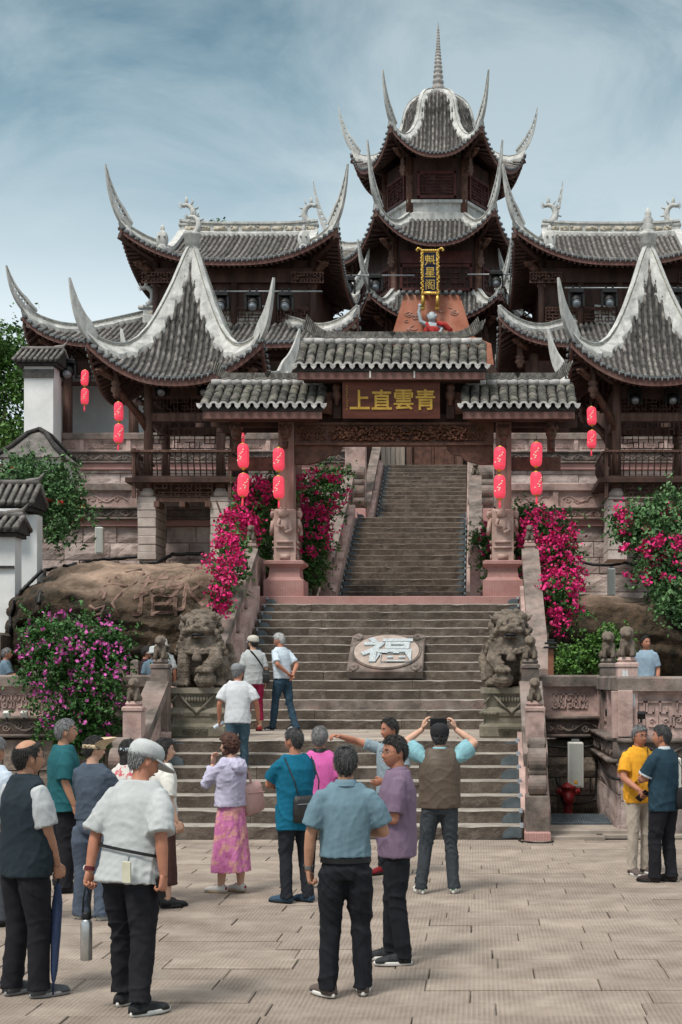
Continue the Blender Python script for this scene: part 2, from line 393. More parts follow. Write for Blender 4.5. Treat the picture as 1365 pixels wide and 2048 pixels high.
# platform paving between the two lower flights
pl = MB(); pl.box((-.15, 22.9, Z1 - .36), (5.7, 4.9, .6)); plat = structure(pl.build('lower_platform', M_step))
yy = 20.52 + .30
while yy < 25.0:
    x = -3.0
    while x < 2.66:
        L = random.uniform(1.1, 1.9); L = min(L, 2.7 - x)
        m = MB(); m.bevbox((x + L / 2, yy + .42, Z1 - .027), (L - .012, .84, .06), .008); m.build('platform_slab', M_plat, plat); x += L
    yy += .85
fl2 = flight('middle_stair_flight', -2.68, 2.66, 24.8, Z1, 14, TR, RI, 3)
Z2 = Z1 + 15 * RI   # 3.85
ma = MB(); ma.bevbox((0, 31.4, Z2 - .4), (5.7, 4.2, .8), .01); ma.v = [(x, y, z) for x, y, z in ma.v]
landing = structure(ma.build('pink_landing', M_pinkred)); 
add_wave(M_pinkred, 'X', 9, .35, .01, .25)
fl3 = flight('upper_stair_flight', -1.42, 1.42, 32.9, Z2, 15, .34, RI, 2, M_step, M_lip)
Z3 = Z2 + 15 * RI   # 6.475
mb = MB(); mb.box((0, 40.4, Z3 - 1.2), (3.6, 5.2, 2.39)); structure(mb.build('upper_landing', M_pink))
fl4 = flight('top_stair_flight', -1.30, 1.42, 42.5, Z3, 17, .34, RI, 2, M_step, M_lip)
Z4 = Z3 + 17 * RI   # 9.45
# ------------------------------------------------ terraces (solid masses behind the walls)
def mass(name, x0, x1, y0, y1, z0, z1, m=M_ground):
    b = MB(); b.box(((x0 + x1) / 2, (y0 + y1) / 2, (z0 + z1) / 2), (x1 - x0, y1 - y0, z1 - z0)); return structure(b.build(name, m))
mass('lower_terrace', -16, -3.02, 22.25, 36.4, -.2, Z1, M_dkstone)
mass('lower_terrace', 3.02, 3.9, 22.25, 36.4, -.2, Z1, M_dkstone)
mass('lower_terrace', 3.9, 16, 19.3, 36.4, -.2, Z1 + .002, M_dkstone)
mass('stair_core', -3.0, 2.95, 25.2, 33.0, -.2, Z1 + .5, M_dkstone)
mass('middle_terrace', -22, -1.95, 36.3, 47.4, -.2, 6.2, M_dkstone)
mass('middle_terrace', 1.95, 22, 36.3, 47.4, -.2, 6.2, M_dkstone)
mass('upper_terrace', -30, -1.9, 47.3, 90, -.2, 9.4, M_dkstone)
mass('upper_terrace', 1.9, 30, 47.3, 90, -.2, 9.4, M_dkstone)
mass('upper_terrace', -1.9, 1.9, 48.0, 90, -.2, 9.44, M_dkstone)
# side cheeks that carry the upper stair
for sx in (-1, 1):
    b = MB()
    o = [(32.6, 1.0), (49, 1.0), (49, 9.3), (48, 9.3), (42.3, 6.4), (37.9, 6.4), (32.6, 3.9)]
    b.add([(sx * 1.5, y, z) for y, z in o] + [(sx * 2.0, y, z) for y, z in o], [tuple(range(7)), tuple(range(13, 6, -1))] + [(i, (i + 1) % 7, (i + 1) % 7 + 7, i + 7) for i in range(7)])
    structure(b.build('stair_cheek', M_dkstone))
# ------------------------------------------------ masonry walls, block by block
def masonry(name, label, x0, x1, yf, z0, z1, rh, lens, m, depth=.3, rough=.03, axis='x', group=None):
    root = thing(name, label, 'wall', (0, 0, 0), group=group)
    back = MB()
    if axis == 'x': back.box(((x0 + x1) / 2, yf + depth / 2 + .06, (z0 + z1) / 2), (x1 - x0, depth, z1 - z0 - .01))
    else: back.box((yf + depth / 2 + .06, (x0 + x1) / 2, (z0 + z1) / 2), (depth, x1 - x0, z1 - z0 - .01))
    back.build('wall_core', M_dkstone, root)
    z = z0; k = 0
    while z < z1 - .05:
        h = min(rh * random.uniform(.85, 1.15), z1 - z)
        if z1 - z - h < .12: h = z1 - z
        x = x0 - (random.uniform(0, .4) if k else 0)
        while x < x1 - .02:
            L = random.uniform(*lens); a = max(x, x0); b = min(x + L, x1)
            if x1 - b < .15: b = x1
            if b - a > .04:
                m_ = MB(); p = random.uniform(0, rough)
                # rough-faced stone: front face with an inner raised panel
                g = .009; e = random.uniform(.02, .04)
                A, B, Z0, Z1_ = a + g, b - g, z + g, z + h - g
                nx_, nz_ = 4, 3; vs = []
                for iz in range(nz_ + 1):
                    for ix in range(nx_ + 1):
                        edge = ix in (0, nx_) or iz in (0, nz_)
                        vx = A + (B - A) * ix / nx_; vz = Z0 + (Z1_ - Z0) * iz / nz_
                        if not edge: vx += random.uniform(-.02, .02); vz += random.uniform(-.02, .02)
                        vy = (0.0 if edge else -e * random.uniform(.5, 1.5)) - p
                        vs.append((vx, vy, vz))
                n0 = len(vs)
                fs = [(iz * 5 + ix, iz * 5 + ix + 1, iz * 5 + ix + 6, iz * 5 + ix + 5) for iz in range(nz_) for ix in range(nx_)]
                vs += [(A, .08, Z0), (B, .08, Z0), (B, .08, Z1_), (A, .08, Z1_)]
                c = (0, 4, 19, 15)
                fs += [(c[0], n0, n0 + 1, c[1], 3, 2, 1), (c[1], n0 + 1, n0 + 2, c[2], 14, 9), (c[2], n0 + 2, n0 + 3, c[3], 16, 17, 18), (c[3], n0 + 3, n0, c[0], 5, 10)]
                if axis == 'x': vs = [(q[0], q[1] + yf, q[2]) for q in vs]
                else: vs = [(q[1] + yf, q[0], q[2]) for q in vs]
                m_.add(vs, fs); m_.build('wall_block', m, root)
            x += L
            if b >= x1: break
        z += h; k += 1
    return root
masonry('retaining_wall', 'rough sandstone block wall above the carved boulder left of the stairs', -11.5, -3.1, 36.0, 3.0, 6.03, .42, (.7, 1.35), M_block)
masonry('retaining_wall', 'rough sandstone block wall rising behind the bougainvillea right of the stairs', 3.1, 10.5, 36.0, 2.2, 6.03, .44, (.7, 1.3), M_block)
masonry('retaining_wall', 'upper course of pale blocks under the upper terrace left of the stairs', -16, -2.02, 47.0, 7.9, 9.13, .55, (.6, 1.3), M_block)
masonry('retaining_wall', 'upper course of pale blocks under the upper terrace right of the stairs', 2.02, 14, 47.0, 7.9, 9.13, .55, (.7, 1.3), M_block)
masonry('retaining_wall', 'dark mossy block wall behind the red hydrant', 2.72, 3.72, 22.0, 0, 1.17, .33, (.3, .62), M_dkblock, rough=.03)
masonry('retaining_wall', 'purplish block base of the corner bastion behind the two men at right', 3.70, 9.5, 18.95, 0, .92, .5, (.7, 1.2), M_block, rough=.02)
masonry('retaining_wall', 'left flank of the corner bastion facing the hydrant', 18.98, 22.0, 3.68, 0, .92, .5, (.7, 1.2), M_block, rough=.02, axis='y')
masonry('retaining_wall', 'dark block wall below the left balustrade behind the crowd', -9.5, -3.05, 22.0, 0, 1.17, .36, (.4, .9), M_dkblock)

# ------------------------------------------------ carved balustrades
def relief_fret(mb, x0, z0, w, h, y, seed, proud=.02, t=.022):
    """squared cloud-scroll fret in raised bars"""
    r = random.Random(seed); cs = h / 5.2; t = min(t, cs * .32); n = max(3, int(w / cs)); cs = w / n
    def P(i, j): return (x0 + i * cs, y, z0 + j * h / 4)
    def b(i0, j0, i1, j1):
        a, c = P(i0, j0), P(i1, j1)
        mb.box(((a[0] + c[0]) / 2, y - proud / 2, (a[2] + c[2]) / 2), (abs(a[0] - c[0]) + t, proud, abs(a[2] - c[2]) + t))
    i = .3
    while i < n - 1.6:
        k = r.choice((0, 1, 2))
        if k == 0: b(i, 3.5, i + 1.6, 3.5); b(i, 2.2, i, 3.5); b(i, 2.2, i + 1, 2.2); b(i + 1, 2.2, i + 1, 2.9); b(i + .4, .6, i + 1.6, .6); b(i + 1.6, .6, i + 1.6, 2)
        elif k == 1: b(i, .5, i + 1.7, .5); b(i, .5, i, 1.8); b(i, 1.8, i + 1, 1.8); b(i + 1, 1.2, i + 1, 1.8); b(i + 1.7, .5, i + 1.7, 3.5); b(i + .5, 3.5, i + 1.7, 3.5); b(i + .5, 2.6, i + .5, 3.5)
        else: b(i + .8, .5, i + .8, 3.5); b(i, 3.5, i + 1.5, 3.5); b(i, .5, i + 1.5, .5); b(i, 2, i + 1.6, 2); b(i, 2, i, 2.8); b(i + 1.6, 1.2, i + 1.6, 2)
        if r.random() < .6:
            c_ = P(i + .8, 1.2); mb.tube([(c_[0] + cs * .42 * (1 - q / 12) * math.cos(q * .7), y - proud * .4, c_[2] + cs * .42 * (1 - q / 12) * math.sin(q * .7)) for q in range(10)], t * .55, 4)
        i += 2.1
def relief_scroll(mb, x0, z0, w, h, y, seed, proud=.03, t=.02):
    """running cloud / dragon scroll: wavy stem with spirals"""
    r = random.Random(seed); pts = []; n = int(w / .06)
    for i in range(n + 1):
        x = x0 + w * i / n; pts.append((x, y - proud * .3, z0 + h / 2 + math.sin(i * .06 / h * 2.6) * h * .3))
    mb.tube(pts, t, 5)
    x = x0 + h * .5
    while x < x0 + w - h * .3:
        cz = z0 + h * r.uniform(.35, .65); rr = h * r.uniform(.22, .36); sp = []; s = r.choice((-1, 1))
        for k in range(14):
            a = k * .62 * s; q = rr * (1 - k / 16); sp.append((x + q * math.cos(a), y - proud * .35, cz + q * math.sin(a)))
        mb.tube(sp, t * .85, 5); x += h * r.uniform(.7, 1.1)
def frame_panel(mb, x0, x1, z0, z1, y, b=.05, t=.03):
    mb.box(((x0 + x1) / 2, y, z1 - b / 2), (x1 - x0, t, b)); mb.box(((x0 + x1) / 2, y, z0 + b / 2), (x1 - x0, t, b))
    mb.box((x0 + b / 2, y, (z0 + z1) / 2), (b, t, z1 - z0 - 2 * b)); mb.box((x1 - b / 2, y, (z0 + z1) / 2), (b, t, z1 - z0 - 2 * b))
def balustrade(label, L, loc, rz, zs, npan, seed, mp_=M_pink, mcap=M_dkstone, mfr=M_dkstone, band=True, kind='fret', group=None):
    """local x along, y inward (front faces -y). zs = z of: band bottom, frieze bottom, panel bottom, cap bottom, cap top"""
    zb, zf, zp, zc, zt = zs
    root = thing('stone_balustrade', label, 'balustrade', loc, rz, group)
    if band:
        b = MB(); b.bevbox((L / 2, .14, (zb + zf) / 2), (L, .34, zf - zb - .004), .01); b.build('red_band', M_pinkred, root)
    f = MB(); f.box((L / 2, .13, (zf + zp) / 2), (L, .34, zp - zf)); f.box((L / 2, .1, zf + .03), (L + .02, .42, .05)); f.box((L / 2, .1, zp - .03), (L + .02, .44, .055))
    relief_scroll(f, .05, zf + .06, L - .1, zp - zf - .12, -.04, seed, .035, .018 * (zp - zf) / .3)
    f.build('carved_frieze', mfr, root, True)
    c = MB(); c.bevbox((L / 2, .12, (zc + zt) / 2), (L, .26, zt - zc), .03); c.build('coping', mcap, root)
    pw = L / npan
    for i in range(npan):
        x0 = i * pw + .07; x1 = (i + 1) * pw - .07
        p = MB(); p.box(((x0 + x1) / 2, .14, (zp + zc) / 2), (x1 - x0, .1, zc - zp))
        frame_panel(p, x0, x1, zp, zc, .085, .045, .03)
        (relief_fret if kind == 'fret' else relief_scroll)(p, x0 + .12, zp + .09, x1 - x0 - .24, zc - zp - .18, .088, seed * 31 + i, .022)
        p.build('carved_panel', mp_, root)
        q = MB(); q.bevbox((i * pw, .12, (zp + zc) / 2), (.14, .2, zc - zp), .008); q.build('panel_post', mp_, root)
    q = MB(); q.bevbox((L, .12, (zp + zc) / 2), (.14, .2, zc - zp), .008); q.build('panel_post', mp_, root)
    return root
# upper terrace (D 47)
ZU = (9.13, 9.33, 9.74, 10.15, 10.36)
balustrade('long weathered balustrade of the upper terrace left of the gate', 10.9, (-13.0, 46.9, 0), 0, ZU, 7, 3, M_pink, M_dkstone)
balustrade('long weathered balustrade of the upper terrace right of the gate', 10.4, (2.1, 46.9, 0), 0, ZU, 7, 4, M_pink, M_dkstone)
ZM = (6.03, 6.19, 6.52, 6.95, 7.14)
balustrade('pink carved balustrade of the middle terrace left of the stairs', 8.4, (-11.2, 35.9, 0), 0, ZM, 6, 5, M_pink, M_dkstone, M_dkstone, kind='scroll')
balustrade('pink carved balustrade of the middle terrace right of the stairs', 2.45, (2.55, 35.9, 0), 0, ZM, 2, 6, M_pink, M_pink, M_pink, kind='scroll')
ZL = (1.14, 1.2, 1.54, 2.0, 2.18)
balustrade('low carved balustrade right of the stair above the hydrant', .98, (2.74, 21.95, 0), 0, ZL, 1, 7, band=False)
balustrade('oblique balustrade on the flank of the corner bastion', 2.98, (3.64, 21.93, 0), R(-90), (.9, .98, 1.34, 1.96, 2.16), 2, 8, band=False)
balustrade('carved balustrade on the corner bastion behind the two men', 5.6, (3.66, 18.9, 0), 0, (.78, .92, 1.32, 1.95, 2.15), 3, 9)
balustrade('low carved balustrade at left behind the purple flowering bush', 6.4, (-9.45, 21.95, 0), 0, ZL, 4, 10, band=False)

# stone lion posts ------------------------------------------------
def small_lion_mesh():
    m = MB(); m.ell((0, 0, .13), (.075, .085, .11)); m.ell((0, -.045, .255), (.07, .075, .068)); m.ell((0, -.115, .24), (.035, .035, .028))
    m.tube([(-.045, -.05, .18), (-.05, -.085, .08), (-.05, -.1, .01)], [.03, .027, .03]); m.tube([(.045, -.05, .18), (.05, -.085, .08), (.05, -.1, .01)], [.03, .027, .03])
    m.ell((-.06, .02, .05), (.045, .07, .055)); m.ell((.06, .02, .05), (.045, .07, .055)); m.tube([(0, .07, .04), (0, .1, .16), (0, .075, .26)], [.03, .035, .02])
    for k in range(10):
        a = k * .628; m.ell((.058 * math.cos(a), -.02 + .045 * math.sin(a) * .5, .262 + .05 * math.sin(a)), .026, 6, 5)
    def d(co, no):
        s = sum(np.sin(co @ v + p)[:, None] for v, p in [(rng.normal(size=3) * 95, rng.uniform(0, 6)) for _ in range(4)]) * .0022
        return co + no * s
    return remesh(m, .011, 1, d, [M_carved], 'small_lion')
LIONM = small_lion_mesh()
def lion_post(label, loc, h, w=.2, m=M_pink, rz=0, group=None, s=1.0):
    root = thing('lion_post', label, 'post', loc, rz, group)
    p = MB(); p.bevbox((0, 0, h / 2), (w, w, h), .015); p.build('shaft', m, root)
    p = MB(); p.bevbox((0, 0, h + .03), (w + .03, w + .03, .06), .02); p.lathe((0, 0, h + .06), [(w * .42, 0), (w * .5, .03), (w * .4, .07)], 10); p.build('cap', m, root)
    link('lion_finial', LIONM, root, (0, 0, h + .12), None, (s, s, s))
    return root
def slope_rail(label, x, y0, z0, y1, z1, h, w=.2, m=M_pink, mcap=M_dkstone, seed=1, npan=2, foot=.25, inner=1, group=None):
    """stair side rail: sloping kerb, carved panels, sloping coping. inner: side facing the stair (+1 = +x)."""
    root = thing('stair_balustrade', label, 'balustrade', (0, 0, 0), 0, group)
    def slab(name, za, zb, wa, mt, lo=0.0, hi=1.0):
        ya, yb = y0 + (y1 - y0) * lo, y0 + (y1 - y0) * hi; q0, q1 = z0 + (z1 - z0) * lo, z0 + (z1 - z0) * hi
        b = MB(); b.add([(x - wa / 2, ya, q0 + za), (x + wa / 2, ya, q0 + za), (x + wa / 2, yb, q1 + za), (x - wa / 2, yb, q1 + za), (x - wa / 2, ya, q0 + zb), (x + wa / 2, ya, q0 + zb), (x + wa / 2, yb, q1 + zb), (x - wa / 2, yb, q1 + zb)],
              [(0, 3, 2, 1), (4, 5, 6, 7), (0, 1, 5, 4), (1, 2, 6, 5), (2, 3, 7, 6), (3, 0, 4, 7)])
        return b, name, mt
    for a in (slab('plinth', -.6, foot, w + .16, m), slab('coping', h - .17, h, w + .09, mcap)):
        a[0].build(a[1], a[2], root)
    for i in range(npan):
        lo, hi = i / npan + .03, (i + 1) / npan - .03
        b, nme, mt = slab('carved_panel', foot - .01, h - .165, w * .45, m, lo, hi)
        # relief ribs following the slope on both faces
        r = random.Random(seed + i); s0 = len(b.v)
        for k in range(14):
            u = lo + (hi - lo) * r.uniform(.1, .82); v = r.uniform(foot + .08, h - .32); yy_ = y0 + (y1 - y0) * u; zz = z0 + (z1 - z0) * u + v
            dl = r.uniform(.05, .14); sl_ = (z1 - z0) / (y1 - y0)
            for sx in (-1, 1):
                if r.random() < .5: b.bar((x + sx * w * .235, yy_, zz), (x + sx * w * .235, yy_ + dl, zz + dl * sl_), .02, .028)
                else: b.bar((x + sx * w * .235, yy_, zz), (x + sx * w * .235, yy_ + .001, zz + dl * .7), .02, .028)
        b.build(nme, mt, root)
        yy_ = y0 + (y1 - y0) * ((i + 1) / npan); zz = z0 + (z1 - z0) * ((i + 1) / npan)
        if i < npan - 1: q = MB(); q.box((x, yy_, zz + (foot + h - .17) / 2), (w * .9, .12, h - foot - .17)); q.build('baluster', m, root)
    return root
# lower flight rails (both sides), with drum scrolls at the foot
def drum_end(label, x, y, z, group=None):
    root = thing('drum_scroll_end', label, 'stonework', (x, y, z), 0, group)
    b = MB(); b.bevbox((0, .14, .28), (.3, .5, .5), .02); b.build('pedestal', M_dkstone, root)
    b = MB(); b.bevbox((0, .13, .0), (.34, .56, .12), .02); b.build('base', M_pinkred, root)
    b = MB()
    for (r_, yy_, zz) in ((.13, -.02, .66), (.075, .06, .83), (.16, .1, .98), (.08, .22, 1.2)):
        b.tube([(-.11, yy_, zz), (.11, yy_, zz)], r_, 20)
        for sx in (-1, 1): b.tube([(sx * .11, yy_, zz), (sx * .125, yy_, zz)], r_ * .7, 16)
    b.box((0, .3, .75), (.2, .35, .9)); b.build('drum_scroll', M_dkstone, root, False)
    return root
SLP = RI / TR
for sx, xx, nm in ((-1, -2.95, 'left'), (1, 2.56, 'right')):
    slope_rail(f'short carved stair rail on the {nm} of the lowest flight', xx, 18.95, .1, 20.75, .1 + 1.8 * SLP, 1.0, .24, seed=20 + sx, npan=1, group='stair side rails')
    drum_end(f'drum scroll ending the {nm} rail at the foot of the stairs', xx, 18.45, .06, 'drum scroll ends')
    lion_post(f'front lion post on the {nm} rail of the lowest flight', (xx, 19.32, .3), 1.38, .25, M_pink, group='lion posts along the stairs')
    lion_post(f'lion post beside the {nm} guardian lion', (xx, 20.95, 1.0), 1.28, .25, M_dkstone, group='lion posts along the stairs', s=1.1)
for sx, xx, nm in ((-1, -2.93, 'left'), (1, 2.86, 'right')):
    slope_rail(f'long carved stair rail on the {nm} of the middle flight', xx, 24.4, Z1 + .05, 29.0, Z1 + .05 + 4.6 * SLP, 1.02, .26, seed=30 + sx, npan=5, group='stair side rails')
    lion_post(f'small lion post at the top of the {nm} middle rail', (xx, 29.2, Z2 - .1), 1.12, .22, M_pink, group='lion posts along the stairs')
    b = MB(); b.bevbox((0, .75, .5), (.16, 1.3, .95), .02); o = b.build('stone_parapet', M_pink, None, False, (xx + sx * .0, 29.25, Z2 - .1)); tag(o, f'short level parapet between the {nm} lion post and the gate', 'parapet')
S2 = RI / .34
for sx, nm in ((-1, 'left'), (1, 'right')):
    xx = sx * 1.72
    slope_rail(f'carved stair rail on the {nm} of the upper flight', xx, 32.7, Z2 + .05, 37.9, Z2 + .05 + 5.2 * S2, 1.05, .24, seed=40 + sx, npan=4, group='stair side rails')
    lion_post(f'lower lion post of the {nm} upper rail', (xx, 32.45, Z2 - .02), 1.25, .24, M_pink, group='lion posts along the stairs')
    lion_post(f'lion post at the top of the {nm} upper rail', (xx, 38.1, Z3 - .1), 1.15, .24, M_dkstone, group='lion posts along the stairs', s=1.1)
    slope_rail(f'plain rail on the {nm} of the top flight', sx * 1.62, 42.6, Z3 + .1, 48.0, Z3 + .1 + 5.4 * S2, .95, .2, seed=50 + sx, npan=4, group='stair side rails')
    b = MB(); b.bevbox((0, 0, 1.4), (.62, .55, 2.8), .02); o = b.build('pink_pier', M_pink, None, False, (sx * 1.98, 43.4, Z3 + .1)); tag(o, f'square pink pier on the {nm} of the upper landing', 'pier', 'pink piers of the upper landing')
    root = thing('drum_scroll_stack', f'stacked drum scrolls in front of the {nm} pink pier', 'stonework', (sx * 1.95, 42.6, Z3), 0, 'drum scroll stacks')
    b = MB(); b.bevbox((0, 0, .35), (.7, .5, .9), .02); b.build('base', M_pinkred, root)
    b = MB()
    for k, (r_, zz) in enumerate(((.2, 1.9), (.14, 1.62), (.2, 1.35), (.14, 1.05))): b.tube([(-.3, 0, zz), (.3, 0, zz)], r_, 16)
    b.box((0, .1, 1.4), (.5, .2, 1.2)); b.build('drum_scroll', M_dkstone, root)
lion_post('dark lion post at the recess corner of the right balustrade', (3.78, 21.6, 1.2), 1.1, .24, M_dkstone, s=1.3, group='lion posts along the stairs')
lion_post('lion post with white paint patches on the corner bastion', (3.80, 19.08, 1.3), .98, .27, M_pink, s=1.3, group='lion posts along the stairs')
b = MB(); r = random.Random(8)
for k in range(6):
    cx_, cz_ = 3.8 + r.uniform(-.09, .09), r.uniform(1.5, 2.2); b.add([(cx_ + r.uniform(.015, .04) * math.cos(q * .785), 18.942, cz_ + r.uniform(.05, .14) * math.sin(q * .785)) for q in range(8)], [tuple(range(8))])
o = b.build('paint_patch', mat('old_white_paint', (.55, .56, .57), (.68, .68, .68), 12, bump=.1)); o.parent = [q for q in bpy.data.objects if q.get('label') == 'lion post with white paint patches on the corner bastion'][0]; o.matrix_parent_inverse = Matrix.Translation((-3.8, -19.08, -1.3))
lion_post('pale lion post at the end of the middle right balustrade', (5.0, 36.0, 6.5), .98, .26, M_pink, s=1.1, group='lion posts along the stairs')
lion_post('lion post at the left end of the upper balustrade', (-13.0, 47.0, 9.4), 1.25, .3, M_pink, s=1.2, group='lion posts along the stairs')

# plaque stone with the character fu on the middle flight
root = thing('carved_plaque_stone', 'square stone slab on the stairs carved with a white lucky character', 'plaque', (0, 0, 0))
y0_, y1_ = 26.15, 27.45; zA = 2.27; zB = 2.985
ang = math.atan2(zB - zA, y1_ - y0_); ln = math.hypot(y1_ - y0_, zB - zA)
xc = .04
base = MB(); base.bevbox((0, ln / 2, -.08), (1.42, ln, .16), .02); base.bevbox((0, ln / 2 + .1, -.24), (1.3, ln - .3, .16), .02)
root.location = (xc, y0_, zA); root.rotation_euler = (ang, 0, 0)
base.build('slab', M_dkstone, root)
b = MB(); n = 48
b.add([(.62 * math.cos(2 * math.pi * i / n), ln / 2 + .66 * math.sin(2 * math.pi * i / n), .035) for i in range(n)] + [(.62 * math.cos(2 * math.pi * i / n), ln / 2 + .66 * math.sin(2 * math.pi * i / n), 0) for i in range(n)],
      [tuple(range(n))] + [(i, i + n, (i + 1) % n + n, (i + 1) % n) for i in range(n)])
M_plq = mat('plaque_disc_stone', (.3, .24, .205), (.42, .345, .3), 5, bump=.3); b.build('round_field', M_plq, root)
b = MB()
for sx in (-1, 1):
    for sy in (-1, 1):
        for k in range(9):
            a = k * .7; q = .13 * (1 - k / 12)
            b.ell((sx * (.57 + q * math.cos(a) * .6), ln / 2 + sy * (ln / 2 - .15 + q * math.sin(a)), .01), (.045, .06, .03), 6, 5)
b.tube([(.645 * math.cos(2 * math.pi * i / 40), ln / 2 + .69 * math.sin(2 * math.pi * i / 40), .02) for i in range(41)], .016, 6)
b.build('corner_carving', M_dkstone, root)
M_fu = mat('pale_inlay', (.3, .36, .39), (.58, .61, .61), 40, bump=.6, thr=(.4, .6))
tm = text_mesh('福', .95, .02, .022); tm.materials.append(M_fu)
tm.transform(Matrix.Diagonal((1.05, 1.08, 1, 1)))
link('character', tm, root, (0, ln / 2, .05))
# ================================================================ ROOFS
M_relief = mat('ridge_moulding_grey', (.17, .165, .14), (.42, .4, .33), 9, bump=.5)
class Face:
    """one roof face. arrays over v in [0,1]: d apothem, w half width, z mid height, L corner lift."""
    def __init__(s, c, ang, v, d, w, z, L, p=2.6, flare=.0):
        s.c = c; s.n = (math.cos(ang), math.sin(ang)); s.t = (-math.sin(ang), math.cos(ang)); s.v, s.d, s.w, s.z, s.L, s.p, s.fl = v, np.array(d, float), np.array(w, float), np.array(z, float), np.array(L, float), p, flare
    def pt(s, a, v, dz=0.0, inset=0.0):
        d = np.interp(v, s.v, s.d); w = max(np.interp(v, s.v, s.w), 1e-4); z = np.interp(v, s.v, s.z); L = np.interp(v, s.v, s.L)
        f = min(abs(a) / w, 1.0); d = d + s.fl * f ** 4 * (1 - v) - inset
        return (s.c[0] + s.n[0] * d + s.t[0] * a, s.c[1] + s.n[1] * d + s.t[1] * a, z + L * f ** s.p + dz)
    def vmax(s, a):
        # largest v with w(v) >= |a| (w non-increasing)
        if s.w[-1] >= abs(a): return 1.0
        vv = np.linspace(0, 1, 200); ww = np.interp(vv, s.v, s.w); k = np.where(ww >= abs(a))[0]
        return float(vv[k[-1]]) if len(k) else 0.0

def roof_faces(root, faces, pitch=.24, tl=.24, rows_detail=None, mats=(M_tilebed, M_tile, M_tileend), soff=M_soffit, fasc=M_fascia, drop=.16, fh=.17, start=0.0, rafters=True, disc=True, nm='', trim=None):
    bed = MB(); tiles = MB(); ends = MB(); sf = MB(); fa = MB(); rf = MB()
    for F_ in faces:
        w0 = float(F_.w[0]); NU, NV = max(10, int(w0 / .25)) * 2, 12
        for (B, dz) in ((bed, 0.0), (sf, -drop)):
            rings = []
            for j in range(NV + 1):
                v = j / NV; w = float(np.interp(v, F_.v, F_.w)); rings.append([F_.pt((2 * i / NU - 1) * w, v, dz * (1 if v < .9 else 1)) for i in range(NU + 1)])
            B.rings(rings if dz < 0 else rings, False, False)
        # fascia board following the eave
        r_ = [[], [], [], []]
        for i in range(NU + 1):
            a = (2 * i / NU - 1) * w0
            r_[0].append(F_.pt(a, 0, -.02)); r_[1].append(F_.pt(a, 0, -.02 - fh)); r_[2].append(F_.pt(a, 0, -.02 - fh, .06)); r_[3].append(F_.pt(a, 0, -.02, .06))
        fa.rings([r_[3], r_[0], r_[1], r_[2]], False, False)
        vlen = sum(math.dist(F_.pt(0, i / 20), F_.pt(0, (i + 1) / 20)) for i in range(20))
        k = int(w0 / pitch); k = max(k, 1); pit = w0 / (k + .5)
        for i in range(-k, k + 1):
            a = i * pit
            vm = F_.vmax(abs(a)); 
            if vm <= .02: vm = .02
            L = vlen * vm; nt_ = max(1, int(L / tl)); rad = pit * .30; ja = random.uniform(-.012, .012)
            rings = []
            for q in range(nt_):
                r1 = rad * random.uniform(.94, 1.06); jz = random.uniform(-.006, .008); jt = random.uniform(-.008, .008)
                for (e, rr) in ((0.0, r1 * 1.1), (.97, r1 * .92)):
                    v = vm * (q + e) / nt_ + start * 0; P = Vector(F_.pt(a, v)); P2 = Vector(F_.pt(a, min(v + .02, 1)))
                    up = Vector((0, 0, 1)); tdir = Vector((F_.t[0], F_.t[1], 0)); sl = (P2 - P); 
                    if sl.length < 1e-6: sl = Vector((-F_.n[0], -F_.n[1], .3))
                    nr = tdir.cross(sl).normalized()
                    if nr.z < 0: nr = -nr
                    rings.append([tuple(P + tdir * (rr * math.cos(th) + ja + jt) + nr * (rr * math.sin(th) + jz + .012)) for th in (-.25, .55, 1.57, 2.6, 3.39)])
            tiles.rings(rings, False, False)
            if disc:
                P = Vector(F_.pt(a, 0)); nn = Vector((F_.n[0], F_.n[1], 0)); tdir = Vector((F_.t[0], F_.t[1], 0)); zz = Vector((0, 0, 1))
                P += nn * .03 + zz * .012
                s0 = []; 
                for (dn, rr) in ((0, rad * 1.2), (.035, rad * 1.12), (.05, rad * .7)):
                    s0.append([tuple(P + nn * dn + tdir * rr * math.cos(t_) + zz * rr * math.sin(t_)) for t_ in [2 * math.pi * j / 8 for j in range(8)]])
                ends.rings(s0, True)
                # drip tile between
                a2 = a + pit / 2
                if abs(a2) < w0:
                    P = Vector(F_.pt(a2, 0)) + nn * .035
                    ends.add([tuple(P + tdir * x_ + zz * z_ + nn * y_) for (x_, z_, y_) in ((-pit * .28, .0, 0), (pit * .28, .0, 0), (0, -.085, .01), (-pit * .28, .02, -.03), (pit * .28, .02, -.03))], [(0, 2, 1), (0, 1, 4, 3)])
            if rafters and i % 1 == 0:
                ve = min(vm, .33)
                if ve > .04:
                    p = [F_.pt(a, ve * q / 3, -drop - .05, .05) for q in range(4)]
                    for q in range(3): rf.bar(p[q], p[q + 1], .07, .08)
    bed.build('tile_bed', mats[0], root, True)
    tag(tiles.build('roof_tiles', mats[1], root, True), kind='stuff')
    if disc: tag(ends.build('eave_tiles', mats[2], root), kind='stuff')
    sf.build('soffit', soff, root, True); fa.build('eave_board', fasc, root)
    if rafters: tag(rf.build('rafters', M_wood, root), kind='stuff')

